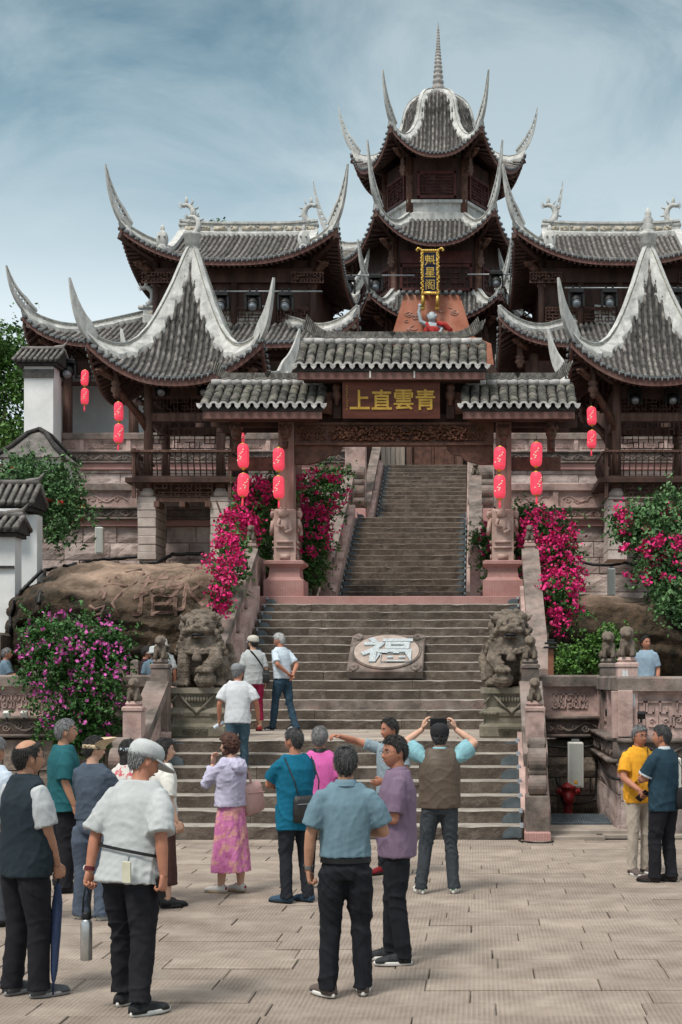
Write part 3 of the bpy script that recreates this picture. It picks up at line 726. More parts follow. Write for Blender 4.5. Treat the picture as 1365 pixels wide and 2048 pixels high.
def hip_ridge(root, FA, FB, v0=0, v1=1, h=.26, hw=.07, sk=.34, n=18, vend=1.0, m=None, sink=.05, name='hip_ridge', taper=1.0, deco=True):
    m = m or M_white; b = MB(); rs = []; top = []
    for i in range(n + 1):
        v = v0 + (v1 - v0) * i / n
        wA = float(np.interp(v, FA.v, FA.w)); wB = float(np.interp(v, FB.v, FB.w)); s_ = min(sk * (1 + .25 * math.sin(i * 2.3)), max(wA * .92, .02), max(wB * .92, .02))
        P = Vector(FA.pt(wA, v)); PA = Vector(FA.pt(wA - s_, v)) + Vector((0, 0, .13)); PB = Vector(FB.pt(-(wB - s_), v)) + Vector((0, 0, .13))
        lat = (PA - PB); lat.z = 0
        if lat.length < 1e-5: lat = Vector((1, 0, 0))
        lat.normalize(); z = Vector((0, 0, 1)); hh = h * (taper + (1 - taper) * (1 - v))
        dn = Vector((0, 0, -.18))
        rs.append([tuple(q) for q in (PA + dn, PA, P + lat * hw * 1.5 + z * .13, P + lat * hw * .8 + z * hh * .85, P + lat * hw * 1.25 + z * hh * .9, P + lat * hw * 1.25 + z * hh, P - lat * hw * 1.25 + z * hh, P - lat * hw * 1.25 + z * hh * .9, P - lat * hw * .8 + z * hh * .85, P - lat * hw * 1.5 + z * .13, PB, PB + dn)])
        top.append(P + z * hh)
    b.rings(rs, True, True)
    b.build(name, m, root, False)
    if deco:
        q = MB(); z = Vector((0, 0, 1))
        for i in range(1, n - 1):
            P, P2 = top[i], top[i + 1]; lt = (P2 - P).cross(z)
            if lt.length < 1e-6: continue
            lt.normalize()
            for s in (-1, 1): q.bar(P + lt * s * hw * .98 - z * h * .36, P2 + lt * s * hw * .98 - z * h * .36 - (P2 - P) * .12, .03, h * .24)
        q.build('ridge_moulding', M_relief, root)
    return top

def horn(root, P0, out, r, h, depth=.42, th=.09, m=None, name='upturned_horn', lean=.85, open_=True, base=None):
    """flying eave horn: fin in the vertical plane through 'out', sweeping outward then up."""
    m = m or M_white; out = Vector((out[0], out[1], 0)).normalized(); lat = Vector((-out.y, out.x, 0)); z = Vector((0, 0, 1)); P0 = Vector(P0)
    A, B_, C = (0, 0), (r * lean, h * .16), (r, h); n = 22
    bt = base if base is not None else -.22
    low = []; up = []; 
    for i in range(n + 1):
        t = i / n; x = (1 - t) ** 2 * A[0] + 2 * t * (1 - t) * B_[0] + t * t * C[0]; zz = (1 - t) ** 2 * A[1] + 2 * t * (1 - t) * B_[1] + t * t * C[1]
        dx = 2 * (1 - t) * (B_[0] - A[0]) + 2 * t * (C[0] - B_[0]); dz = 2 * (1 - t) * (B_[1] - A[1]) + 2 * t * (C[1] - B_[1]); l = math.hypot(dx, dz)
        nx, nz = -dz / l, dx / l; dp = depth * (1 - t) ** .9 * (.48 + .52 * min(1, t / .42)) + .035
        low.append((x, zz + bt * (1 - t))); up.append((x + nx * dp, zz + bt * (1 - t) + nz * dp))
    def W(p, s): return tuple(P0 + out * p[0] + z * p[1] + lat * s)
    b = MB()
    def strip(lo, hi, thk):
        b.rings([[W(lo[i], -thk(i)), W(lo[i], thk(i)), W(hi[i], thk(i)), W(hi[i], -thk(i))] for i in range(len(lo))], True)
    mixp = lambda p, q, k: (p[0] + (q[0] - p[0]) * k, p[1] + (q[1] - p[1]) * k)
    tk = lambda i: th * (1 - .65 * i / n)
    k0 = int(n * .30)
    if open_:
        # solid root, then two rails with bridges leaving real openings
        s1 = [mixp(low[i], up[i], .45) for i in range(n + 1)]; s2 = [mixp(low[i], up[i], .78) for i in range(n + 1)]
        strip(low, s1, tk); strip(s2, up, lambda i: tk(i) * 1.25)
        solid = list(range(0, k0 + 1)); strip([s1[i] for i in solid], [s2[i] for i in solid], lambda i: tk(i) * .8)
        for j in range(k0 + 1, n, 2):
            b.rings([[W(mixp(s1[i], s1[i], 0), -tk(i) * .7), W(s1[i], tk(i) * .7), W(s2[i], tk(i) * .7), W(s2[i], -tk(i) * .7)] for i in (j, j + 1) if i <= n], True)
    else: strip(low, up, tk)
    return b.build(name, m, root, False)

def dragon_ornament(root, loc, s=1.0, face=1, m=None, name='ridge_dragon'):
    """curled fish-dragon: body arc with spiky fins"""
    b = MB(); pts = []; rad = []
    for i in range(13):
        t = i / 12; a = -1.3 + t * 3.3; rr = .30 * (1 - .3 * t)
        pts.append((face * (-.05 + rr * math.cos(a)) * s, 0, (.42 + rr * 1.15 * math.sin(a)) * s)); rad.append((.17 * (1 - .6 * t) * s, .12 * (1 - .5 * t) * s))
    b.tube(pts, rad, 8)
    for i in range(2, 12, 2):
        p = Vector(pts[i]); c = Vector((face * -.05 * s, 0, .42 * s)); o = (p - c).normalized(); b.tube([p, p + o * .19 * s, p + o * .25 * s + Vector((-face * .04 * s, 0, .05 * s))], [(.085 * s, .03 * s), (.05 * s, .02 * s), .006], 5)
    e = Vector(pts[-1])
    for k in range(5):
        a = k * .5 - 1; b.tube([e, e + Vector((face * -.16 * math.cos(a) * s, 0, .16 * s * math.sin(a) + .05 * s))], [.03 * s, .005], 5)
    b.box((0, 0, .03 * s), (.5 * s, .2 * s, .1 * s)); o = b.build(name, m or M_white, root, True); o.location = loc; return o

def beast_head(root, loc, out, s=1.0, m=None):
    b = MB(); b.bar((-.35 * s, 0, -.06 * s), (.02, 0, 0), .12 * s, .14 * s); b.ell((.05 * s, 0, .02 * s), (.12 * s, .085 * s, .09 * s)); b.ell((.16 * s, 0, .0), (.09 * s, .06 * s, .045 * s)); b.ell((.14 * s, 0, -.06 * s), (.07 * s, .045 * s, .02 * s))
    for sy in (-1, 1): b.tube([(.02 * s, sy * .04 * s, .08 * s), (-.06 * s, sy * .08 * s, .15 * s), (-.15 * s, sy * .09 * s, .15 * s)], [.03 * s, .022 * s, .008], 5)
    o = b.build('beast_head_bracket', m or M_carvewood, root, True); o.location = loc; o.rotation_euler = (0, -.15, math.atan2(out[1], out[0])); return o

def pendant_post(root, loc, h=.55, r=.09, m=None, name='pendant_post'):
    b = MB(); b.lathe(loc, [(r * .8, .55 * h / .55), (r * .8, .28), (r * 1.2, .25), (r * 1.25, .2), (r * .8, .16), (r * 1.3, .1), (r * 1.35, .04), (r * .7, -.02), (r * .9, -.06), (r * .5, -.13), (.01, -.16)], 10)
    return b.build(name, m or M_col, root, True)

def lattice(mb, x0, x1, z0, z1, y, pitch=.12, bar=.022, d=.03, style=0, axis='x', ox=0):
    def bx(cx, cz, sx, sz):
        mb.box((cx, y, cz) if axis == 'x' else (y, cx, cz), (sx, d, sz) if axis == 'x' else (d, sx, sz))
    W_, H_ = x1 - x0, z1 - z0; nx = max(2, round(W_ / pitch)); nz = max(2, round(H_ / pitch)); px, pz = W_ / nx, H_ / nz
    r = random.Random(int(W_ * 100) + style)
    for i in range(nx + 1):
        for j in range(nz):
            if 0 < i < nx and r.random() < .28: continue
            bx(x0 + i * px, z0 + (j + .5) * pz, bar, pz + bar * .9)
    for j in range(nz + 1):
        for i in range(nx):
            if 0 < j < nz and r.random() < .28: continue
            bx(x0 + (i + .5) * px, z0 + j * pz, px - bar, bar)

def lin(n=9): return np.linspace(0, 1, n)

# ================================================================ KIOSKS in front of the middle terrace
def kiosk(label, xc, finial):
    root = thing('pavilion', label, 'pavilion', (xc, 35.2, 0))
    v = lin(13); R0 = 2.08
    prof = [(1.0, 0.0), (.88, .16), (.755, .36), (.64, .60), (.53, .92), (.435, 1.26), (.35, 1.64), (.275, 2.03), (.205, 2.42), (.145, 2.80), (.095, 3.13), (.05, 3.38), (.018, 3.5)]
    d = [R0 * p[0] for p in prof]; zz = [9.22 + p[1] * 1.02 for p in prof]; L = [.92 * max(0, (1 - t * 2.4)) ** 2.0 for t in v]
    faces = [Face((0, 0), R(a), v, d, d, zz, L, 2.3, .0) for a in (-90, 0, 90, 180)]
    roof_faces(root, faces, pitch=.142, tl=.13, drop=.14)
    for i in range(4):
        A, B = faces[i], faces[(i + 1) % 4]
        hip_ridge(root, A, B, 0, .965, .26, .05, .31, 26)
        P = Vector(A.pt(float(A.w[0]), 0)); out = (A.n[0] + B.n[0], A.n[1] + B.n[1])
        horn(root, P - Vector((out[0], out[1], 0)) * .12, out, .62, 1.36, .5, .075, base=-.12, open_=False)
        beast_head(root, (P.x * .84, P.y * .84, 9.42), out, 1.0)
        # corner beam + pendant
        b = MB(); b.bar((P.x * .95, P.y * .95, P.z - .3), (P.x * .42, P.y * .42, 9.35), .13, .16); b.build('corner_beam', M_wood, root)
    b = MB(); b.lathe((0, 0, 12.72), [(.24, -.3), (.17, .0), (.12, .2), (.16, .26), (.2, .3), (.2, .46), (.24, .5), (.24, .56), (.1, .6)], 12); b.build('finial_base', M_white, root, True)
    if finial == 'dragon': dragon_ornament(root, (0, 0, 13.2), .75, 1, name='finial_dragon')
    else:
        b = MB(); b.lathe((0, 0, 13.22), [(.16, 0), (.2, .1), (.12, .16), (.17, .24), (.1, .32), (.14, .4), (.07, .5), (.09, .56), (.02, .72)], 12); b.build('finial_spire', M_white, root, True)
    # columns, beams
    cw, cd = .88, .95
    for sx in (-1, 1):
        for sy in (-1, 1):
            b = MB(); b.tube([(sx * cw, sy * cd, 6.75), (sx * cw, sy * cd, 9.5)], [.115, .105], 12); b.build('column', M_col, root, True)
            b = MB(); b.lathe((sx * cw, sy * cd, 6.55), [(.16, 0), (.19, .05), (.19, .12), (.14, .16), (.13, .21)], 12); b.build('column_base', M_pale, root, True)
            # curved carved strut and pendant outside the column
            b = MB(); p0 = Vector((sx * cw, sy * cd, 8.15)); o = Vector((sx * .68, sy * .68, 0)); b.tube([p0, p0 + o * .25 + Vector((0, 0, .35)), p0 + o * .7 + Vector((0, 0, .75)), p0 + o * 1.0 + Vector((0, 0, 1.0))], [(.05, .09), (.06, .11), (.06, .1), (.05, .07)], 6); b.build('carved_strut', M_carvewood, root, True)
            q = p0 + o * .92; pendant_post(root, (q.x, q.y, 8.98), .6, .095)
    for (z_, h_, m_) in ((9.12, .3, M_wood), (8.5, .2, M_col)):
        for s in (-1, 1):
            b = MB(); b.bevbox((0, s * cd, z_), (2 * cw + .1, .12, h_), .01); b.build('tie_beam', m_, root)
            b = MB(); b.bevbox((s * cw, 0, z_), (.12, 2 * cd - .14, h_), .01); b.build('tie_beam', m_, root)
    b = MB(); lattice(b, -cw + .12, cw - .12, 8.62, 8.96, -cd, .085, .016, .03); b.build('frieze_lattice', M_wood, root)
    for s in (-1, 1):
        b = MB(); lattice(b, -cw + .1, cw - .1, 8.06, 8.38, s * cd, .13, .022, .03)
        for sx in (-1, 1): lattice(b, sx * (cw - .26) - .13, sx * (cw - .26) + .13, 7.86, 8.06, s * cd, .13, .022, .03)
        b.build('hanging_lattice', M_wood, root)
    # floor, brackets, railing with bent balusters
    b = MB(); b.bevbox((0, 0, 6.93), (2.7, 2.7, .12), .01); b.build('floor_deck', M_wood, root)
    b = MB(); lattice(b, -cw + .18, cw - .18, 6.56, 6.86, -cd - .12, .1, .024, .03); b.box((0, -cd - .12, 6.47), (1.9, .1, .1)); b.build('apron_lattice', M_col, root)
    for x_ in (-.62, 0, .62): 
        b = MB(); b.bar((x_, -cd + .3, 6.36), (x_, -cd - .28, 6.36), .13, .13); b.build('joist_end', M_col, root)
    for (x0, y0, x1, y1) in ((-1.12, -1.22, 1.12, -1.22), (-1.12, -1.22, -1.12, 1.0), (1.12, -1.22, 1.12, 1.0)):
        b = MB(); b.bar((x0, y0, 7.0), (x1, y1, 7.0), .1, .08); b.build('lower_rail', M_wood, root)
        ox, oy = (0, -.12) if y0 == y1 else (math.copysign(.12, x0), 0)
        b = MB(); b.bar((x0 * 1.08 + ox * 0, y0 + oy * .9, 7.62), (x1 * 1.08, y1 + oy * .9, 7.62), .09, .055); b.build('top_rail', M_col, root)
        n = 15
        for i in range(n):
            t = (i + .5) / n; x_, y_ = x0 + (x1 - x0) * t, y0 + (y1 - y0) * t
            b = MB(); b.tube([(x_, y_, 7.03), (x_ + ox * .2, y_ + oy * .2, 7.2), (x_ + ox * 1.0, y_ + oy * 1.0, 7.4), (x_ + ox * .85, y_ + oy * .85, 7.6)], .017, 5); b.build('baluster', M_wood, root, True)
    for sx in (-1, 1):
        b = MB(); b.bar((sx * 1.16, -1.25, 6.5), (sx * 1.16, -1.25, 7.7), .08, .08); b.build('rail_post', M_col, root)
        # stone pier under the column, course by course
        z = 5.03
        while z < 6.5:
            h = min(random.uniform(.17, .24), 6.55 - z)
            if 6.55 - z - h < .06: h = 6.55 - z
            b = MB(); b.bevbox((sx * cw, -.55, z + h / 2), (.44 + random.uniform(-.02, .02), 1.15 + random.uniform(-.03, .03), h - .008), .02); b.build('pier_block', M_pale, root); z += h
    return root
kiosk('left open timber pavilion with steep grey tiled roof and dragon finial', -5.37, 'dragon')
kiosk('right open timber pavilion with steep grey tiled roof and tall white finial', 6.05, 'spire')

# ================================================================ HALLS
def rect_faces(c, hw, hd, top, z0, z1, L0, vs=None, prof=None, hip_to=1.0, p=2.4, flare=.0):
    """four faces of a rectangular hip roof. inset runs 0..top; hips stop at inset hip_to*top (gable above)."""
    v = lin(13); b = v * top; z = [z0 + (z1 - z0) * (prof(t) if prof else t ** 1.35) for t in v]
    L = [L0 * max(0, 1 - t * 1.9) ** 2 for t in v]
    bw = np.minimum(b, top * hip_to)
    fr = lambda a: Face(c, R(a), v, hd - b, hw - bw, z, L, p, flare)
    vs_ = v[v <= hip_to + 1e-6] if hip_to < 1 else v
    def side(a):
        # side faces only up to the gable
        bb = v * top * hip_to; zz = np.interp(v * hip_to, v, z); LL = np.interp(v * hip_to, v, L)
        return Face(c, R(a), v, hw - bb, hd - bb, zz, LL, p, flare)
    return [fr(-90), side(0), fr(90), side(180)]

def ridge_band(root, x0, x1, y, z, h=.4, th=.16, name='main_ridge', deco=True, m=None):
    b = MB(); xm = (x0 + x1) / 2; n = 14; rs = []
    for i in range(n + 1):
        t = i / n; x = x0 + (x1 - x0) * t; up = .10 * abs(2 * t - 1) ** 3
        prof = [(-th * .9, -.28), (-th * .9, .0), (-th * .45, .06), (-th * .45, h * .78), (-th * .75, h * .82), (-th * .75, h), (th * .75, h), (th * .75, h * .82), (th * .45, h * .78), (th * .45, .06), (th * .9, .0), (th * .9, -.28)]
        rs.append([(x, y + a, z + q + up) for a, q in prof])
    b.rings(rs, True); b.build(name, m or M_white, root)
    if deco:
        b = MB(); r = random.Random(int(x0 * 10)); x = x0 + .2
        while x < x1 - .3:
            L = r.uniform(.25, .5); b.box((x + L / 2, y - th * .47, z + h * .44), (L, .03, h * .4))
            for k in range(4): b.ell((x + r.uniform(0, L), y - th * .5 - .015, z + h * r.uniform(.3, .6)), (.05, .03, .04), 6, 4)
            x += L + r.uniform(.06, .15)
        b.build('ridge_relief', mat('ridge_relief_tan', (.35, .3, .22), (.55, .5, .42), 5), root, True)

def hall(label, sgn, xl, xr):
    """two storey hall; xl,xr: eave extents"""
    xc = sgn * 6.78; root = thing('temple_hall', label, 'temple hall', (0, 0, 0))
    c = (xc, 52.6); hw, hd = 3.75, 4.3
    F4 = rect_faces(c, hw, hd, 4.25, 16.55, 18.75, 1.15, prof=lambda t: t ** 1.25, hip_to=.30, p=2.6)
    roof_faces(root, F4, pitch=.185, tl=.2)
    for i in range(4):
        A, B = F4[i], F4[(i + 1) % 4]
        # hip line: inset parameter differs between front and side faces
        front, side = (A, B) if i % 2 == 0 else (B, A)
        class _G:  # resampled front face so both run 0..1 along the hip
            pass
        G = Face(c, 0, front.v, np.interp(front.v * .30, front.v, front.d), np.interp(front.v * .30, front.v, front.w), np.interp(front.v * .30, front.v, front.z), np.interp(front.v * .30, front.v, front.L), front.p)
        G.n, G.t = front.n, front.t
        (hip_ridge(root, G, B, 0, 1, .3, .06, .24, 12) if i % 2 == 0 else hip_ridge(root, A, G, 0, 1, .3, .06, .24, 12))
        P = Vector(A.pt(float(A.w[0]), 0)); out = (A.n[0] + B.n[0], A.n[1] + B.n[1])
        horn(root, P - Vector((out[0], out[1], 0)) * .25, out, .92, 2.0, .62, .08, base=-.1)
        q = P.lerp(Vector((c[0], c[1], P.z)), .16)
        beast_head(root, (q.x, q.y, 16.55), out, 1.3)
        q = P.lerp(Vector((c[0], c[1], P.z)), .27); pendant_post(root, (q.x, q.y, 15.9), .9, .13)
        b = MB(); b.bar(P + Vector((0, 0, -.3)), (c[0] + (P.x - c[0]) * .62, c[1] + (P.y - c[1]) * .62, 16.7), .2, .22); b.build('corner_beam', M_wood, root)
        q2 = (c[0] + (P.x - c[0]) * .66, c[1] + (P.y - c[1]) * .66)
        b = MB(); b.tube([(q2[0], q2[1], 15.0), (q2[0] + out[0] * .2, q2[1] + out[1] * .2, 15.5), (q.x, q.y, 16.3)], [(.1, .14), (.1, .15), (.08, .1)], 6); b.build('carved_strut', M_carvewood, root, True)
    wr = hw - 4.25 * .30
    ridge_band(root, xc - wr - .1, xc + wr + .1, c[1], 18.8, .42, .2)
    # gable ridges running down the front slope
    FR = F4[0]
    for s in (-1, 1):
        pts = [FR.pt(s * wr * .999, t) for t in np.linspace(.30, 1, 8)]
        b = MB(); b.rings([[(p[0] - .13, p[1], p[2] - .1), (p[0] + .13, p[1], p[2] - .1), (p[0] + .13, p[1], p[2] + .22), (p[0] - .13, p[1], p[2] + .22)] for p in pts], True); b.build('gable_ridge', M_white, root)
        # beast plate at the foot of the gable ridge
        p = FR.pt(s * wr, .26); b = MB(); b.ell((p[0], p[1] - .25, p[2] + .3), (.22, .1, .34), 10, 8); b.ell((p[0], p[1] - .3, p[2] - .05), (.18, .08, .22), 8, 6); b.ell((p[0], p[1] - .2, p[2] + .7), (.08, .06, .14), 8, 6)
        for q in (-1, 1): b.ell((p[0] + q * .1, p[1] - .36, p[2] + .4), .045, 6, 5)
        b.build('ridge_mask', M_white, root, True)
        b = MB(); y_ = c[1]; b.add([(xc + s * wr, y_ - 3.0, 17.1), (xc + s * wr, y_ + 3.0, 17.1), (xc + s * wr, y_, 18.9)], [(0, 1, 2)]); b.build('gable_wall', M_white, root)
        dragon_ornament(root, (xc + s * (wr - .15), c[1], 19.1), 1.15, -s)
    # upper storey body
    bw, bf = 2.75, 49.4
    b = MB(); b.box((xc, 52.6, 15.4), (2 * bw, 6.2, 3.0)); b.build('upper_wall', M_wood, root)
    for k in range(5):
        x_ = xc - bw + k * bw / 2; b = MB(); b.tube([(x_, bf, 13.8), (x_, bf, 16.8)], .12, 10); b.build('upper_column', M_wood, root, True)
    for k in range(4):
        x0 = xc - bw + k * bw / 2 + .15; b = MB(); b.box((x0 + .55, bf + .02, 15.17), (1.14, .06, .08)); lattice(b, x0, x0 + bw / 2 - .3, 14.72, 15.2, bf - .02, .12, .03, .04, k); b.build('lattice_window', M_carvewood, root)
    b = MB(); b.bevbox((xc, bf - .05, 16.3), (2 * bw + .6, .16, .5), .01); b.build('upper_beam', M_wood, root)
    for k in range(2):
        b = MB(); r = random.Random(k + 5); lattice(b, xc + (k - .5) * bw * 1.9 - .55, xc + (k - .5) * bw * 1.9 + .55, 16.0, 16.35, bf - .3, .11, .04, .05, k); b.build('carved_spandrel', M_carvewood, root)
    # gallery (lower) roof around and beyond the hall
    gx = (xl + xr) / 2; ghw = (xr - xl) / 2; gc = (gx, 50.4)
    G4 = rect_faces(gc, ghw, 3.6, 3.4, 13.35, 15.05, .95, prof=lambda t: t ** 1.1, hip_to=1.0, p=7.0)
    roof_faces(root, G4, pitch=.19, tl=.2)
    for i in range(4):
        A, B = G4[i], G4[(i + 1) % 4]; hip_ridge(root, A, B, 0, 1, .3, .06, .24, 14)
        P = Vector(A.pt(float(A.w[0]), 0)); out = (A.n[0] + B.n[0], A.n[1] + B.n[1])
        if (P.x - xc) * sgn > 0: horn(root, P - Vector((out[0], out[1], 0)) * .3, out, 1.0, 1.5, .6, .08, base=-.1)
        q = P.lerp(Vector((gc[0], gc[1], P.z)), .12); beast_head(root, (q.x, q.y, 13.45), out, 1.2); pendant_post(root, (q.x * .99 + gc[0] * .01, q.y + .3, 12.8), .8, .13)
    ridge_band(root, gx - ghw + 3.4, gx + ghw - 3.3, 49.55, 14.85, .36, .18, 'gallery_ridge')
    if sgn < 0: dragon_ornament(root, (gx - ghw + 3.5, 49.55, 15.2), 1.1, 1)
    # gallery columns, beams, back wall
    x_ = xl + 1.2; k = 0
    while x_ < xr - .6:
        b = MB(); b.tube([(x_, 47.9, 9.4), (x_, 47.9, 13.2)], .17, 12); b.build('gallery_column', M_col, root, True)
        x_ += 2.25; k += 1
    b = MB(); b.bevbox((gx, 47.9, 12.75), (2 * ghw - 1.8, .2, .45), .01); b.build('gallery_beam', M_wood, root)
    b = MB(); b.bevbox((gx, 47.9, 12.2), (2 * ghw - 1.8, .12, .12), .01); lattice(b, xl + 1.3, xr - 1.3, 12.25, 12.55, 47.9, .17, .03, .04); b.build('gallery_lattice', M_wood, root)
    b = MB(); b.box((xc, 50.9, 11.6), (7.2, .3, 4.4)); b.build('back_wall', M_wood, root)
    for k in range(4):
        b = MB(); x0 = xc - 3.0 + k * 1.5; lattice(b, x0, x0 + 1.3, 10.2, 12.2, 50.7, .2, .035, .05, k); b.build('lattice_door', M_wood, root)
    return root
hall('left two storey temple hall with dragons on its white ridge', -1, -13.4, -2.2)
hall('right two storey temple hall behind the right pavilion', 1, 2.5, 13.6)

# ================================================================ PAGODA
PC = (.1, 60.0)
pag = thing('pagoda_tower', 'tall hexagonal pagoda tower with white flying horns and segmented spire', 'pagoda')
def hex_faces(rap, z, L, p=2.3, n=13, rot=-90):
    v = np.linspace(0, 1, len(rap)); rap = np.array(rap, float)
    return [Face(PC, R(rot + 60 * i), v, rap, rap * math.tan(R(30)), z, L, p, .0) for i in range(6)]
C30 = math.cos(R(30))
def tier(Rout, Rin, z0, z1, Lc, tip_dz, tip_r, prof=1.3, skip_front=False, hh=.32, sk=.24, hdepth=.5):
    k = 11; t = np.linspace(0, 1, k); rap = (Rout + (Rin - Rout) * t) * C30; z = z0 + (z1 - z0) * t ** prof; L = Lc * np.maximum(0, 1 - t * 1.5) ** 2
    F6 = hex_faces(rap, z, L)
    roof_faces(pag, F6, pitch=.19, tl=.2, drop=.15)
    for i in range(6):
        A, B = F6[i], F6[(i + 1) % 6]; hip_ridge(pag, A, B, 0, 1, hh, .07, sk, 14)
        P = Vector(A.pt(float(A.w[0]), 0)); out = (A.n[0] + B.n[0], A.n[1] + B.n[1])
        o = Vector((out[0], out[1], 0)).normalized()
        horn(pag, P - o * .3, out, tip_r + .3, tip_dz, hdepth, .08, base=-.08)
        q = P.lerp(Vector((PC[0], PC[1], P.z)), .13); beast_head(pag, (q.x, q.y, z0 + .15), out, 1.2)
        q = P.lerp(Vector((PC[0], PC[1], P.z)), .24); pendant_post(pag, (q.x, q.y, z0 - .62), .9, .12)
        q2 = P.lerp(Vector((PC[0], PC[1], P.z)), .45)
        b = MB(); b.bar(P + Vector((0, 0, -.28)), (q2.x, q2.y, z0 + .1), .18, .2); b.build('corner_beam', M_wood, pag)
        b = MB(); b.tube([(q2.x, q2.y, z0 - 1.7), (q2.x * .7 + q.x * .3, q2.y * .7 + q.y * .3, z0 - 1.2), (q.x, q.y, z0 - .35)], [(.09, .13), (.1, .16), (.08, .1)], 6); b.build('carved_strut', M_carvewood, pag, True)
    return F6
def hexbody(Rb, z0, z1, name='storey_wall', m=M_wood):
    b = MB(); b.rings([[(PC[0] + Rb * math.cos(R(60 * i)), PC[1] + Rb * math.sin(R(60 * i)), z) for i in range(6)] for z in (z0, z1)], True); b.build(name, m, pag)
    for i in range(6):
        x, y = PC[0] + Rb * math.cos(R(60 * i)), PC[1] + Rb * math.sin(R(60 * i)); b = MB(); b.tube([(x, y, z0), (x, y, z1)], .15, 10); b.build('corner_column', M_carvewood, pag, True)
M_redframe = mat('dull_red_frame', (.06, .015, .013), (.11, .032, .025), 4, rough=.6, bump=.2)
def hexwindows(Rb, z0, z1, kinds=(0, 1, 5), pitch=.13, wf=.62, m=None):
    for i in kinds:
        a = R(-90 + 60 * i); ap = Rb * C30 + .05; w = Rb * .5 * wf; b = MB()
        lattice(b, -w, w, z0, z1, 0, pitch, .032, .05, i)
        b.box((0, 0, z1 + .06), (2 * w + .2, .1, .1)); b.box((0, 0, z0 - .06), (2 * w + .2, .1, .1))
        for s in (-1, 1): b.box((s * (w + .06), 0, (z0 + z1) / 2), (.1, .1, z1 - z0 + .2))
        b.xform(Matrix.Translation((PC[0] + ap * math.cos(a), PC[1] + ap * math.sin(a), 0)) @ Matrix.Rotation(a + R(90), 4, 'Z'))
        b.build('lattice_window', m or M_redframe, pag)
# base block between the halls
b = MB(); b.box((0, 57.3, 11.3), (6.6, 5.7, 3.9)); b.build('base_wall', M_wood, pag)
hexbody(3.4, 14.0, 20.3)
hexwindows(3.4, 18.0, 18.85, pitch=.2, wf=.8)
b = MB(); b.box((PC[0], PC[1] - 3.4 * C30 - .04, 19.25), (2.9, .1, .5)); b.build('storey_lintel', M_redframe, pag)
F1 = tier(5.25, 3.1, 16.35, 18.1, 1.1, 1.85, .75)
F2 = tier(4.75, 1.75, 19.55, 21.55, 1.35, 2.5, .6, prof=1.15)
hexbody(2.25, 21.2, 23.7)
hexwindows(2.25, 22.1, 23.0, (0, 1, 5), .13, .62); pass
# white collar on top of the second roof
b = MB(); b.rings([[(PC[0] + r_ * math.cos(R(60 * i)), PC[1] + r_ * math.sin(R(60 * i)), z) for i in range(6)] for r_, z in ((2.45, 21.0), (2.42, 21.35), (2.28, 21.45), (2.28, 21.75), (2.4, 21.8), (2.4, 21.92), (2.0, 21.95))], False); b.build('white_collar', M_white, pag)
# bell shaped top roof
t = np.linspace(0, 1, 17)
bell = [(3.72, 0), (3.4, .14), (3.05, .34), (2.7, .62), (2.38, .95), (2.1, 1.3), (1.86, 1.65), (1.68, 2.0), (1.56, 2.35), (1.5, 2.65), (1.42, 2.92), (1.27, 3.2), (1.04, 3.42), (.75, 3.57), (.45, 3.66), (.25, 3.71), (.1, 3.74)]
FT = hex_faces([q[0] * C30 for q in bell], [23.42 + q[1] * .98 for q in bell], [1.15 * max(0, 1 - x * 2.6) ** 2 for x in t])
roof_faces(pag, FT, pitch=.165, tl=.2, drop=.15)
for i in range(6):
    A, B = FT[i], FT[(i + 1) % 6]; hip_ridge(pag, A, B, 0, .97, .2, .06, .24, 30)
    P = Vector(A.pt(float(A.w[0]), 0)); out = (A.n[0] + B.n[0], A.n[1] + B.n[1]); o = Vector((out[0], out[1], 0)).normalized()
    horn(pag, P - o * .3, out, .85, 2.0, .5, .08, base=-.08)
    q = P.lerp(Vector((PC[0], PC[1], P.z)), .13); beast_head(pag, (q.x, q.y, 23.65), out, 1.0)
    q = P.lerp(Vector((PC[0], PC[1], P.z)), .25); pendant_post(pag, (q.x, q.y, 22.9), .8, .1)
    b = MB(); q2 = P.lerp(Vector((PC[0], PC[1], P.z)), .45); b.bar(P + Vector((0, 0, -.28)), (q2.x, q2.y, 23.6), .16, .18); b.build('corner_beam', M_wood, pag)
    b = MB(); q3 = P.lerp(Vector((PC[0], PC[1], P.z)), .42); b.tube([(q3.x, q3.y, 22.2), (q3.x, q3.y, 22.7), (q.x, q.y, 23.2)], [(.08, .12), (.09, .14), (.07, .1)], 6); b.build('carved_strut', M_carvewood, pag, True)
prof = [(.5, 26.95), (.55, 27.1), (.42, 27.2), (.3, 27.25)]
zz = 27.2; r_ = .3; k = 0
M_spire = mat('grey_spire_stone', (.2, .19, .18), (.42, .4, .38), 5, bump=.5, stain=(.12, .1, .1))
while r_ > .05 and zz < 29.9:
    h = max(.12, r_ * 1.05); prof += [(r_ * .72, zz), (r_, zz + h * .3), (r_ * 1.0, zz + h * .6), (r_ * .74, zz + h * .92)]; zz += h; r_ *= .905 if k else .8; k += 1
prof += [(.03, zz + .05), (.005, zz + .3)]
b = MB(); b.lathe((PC[0], PC[1], 0), prof, 14); b.build('segmented_spire', M_spire, pag, True)

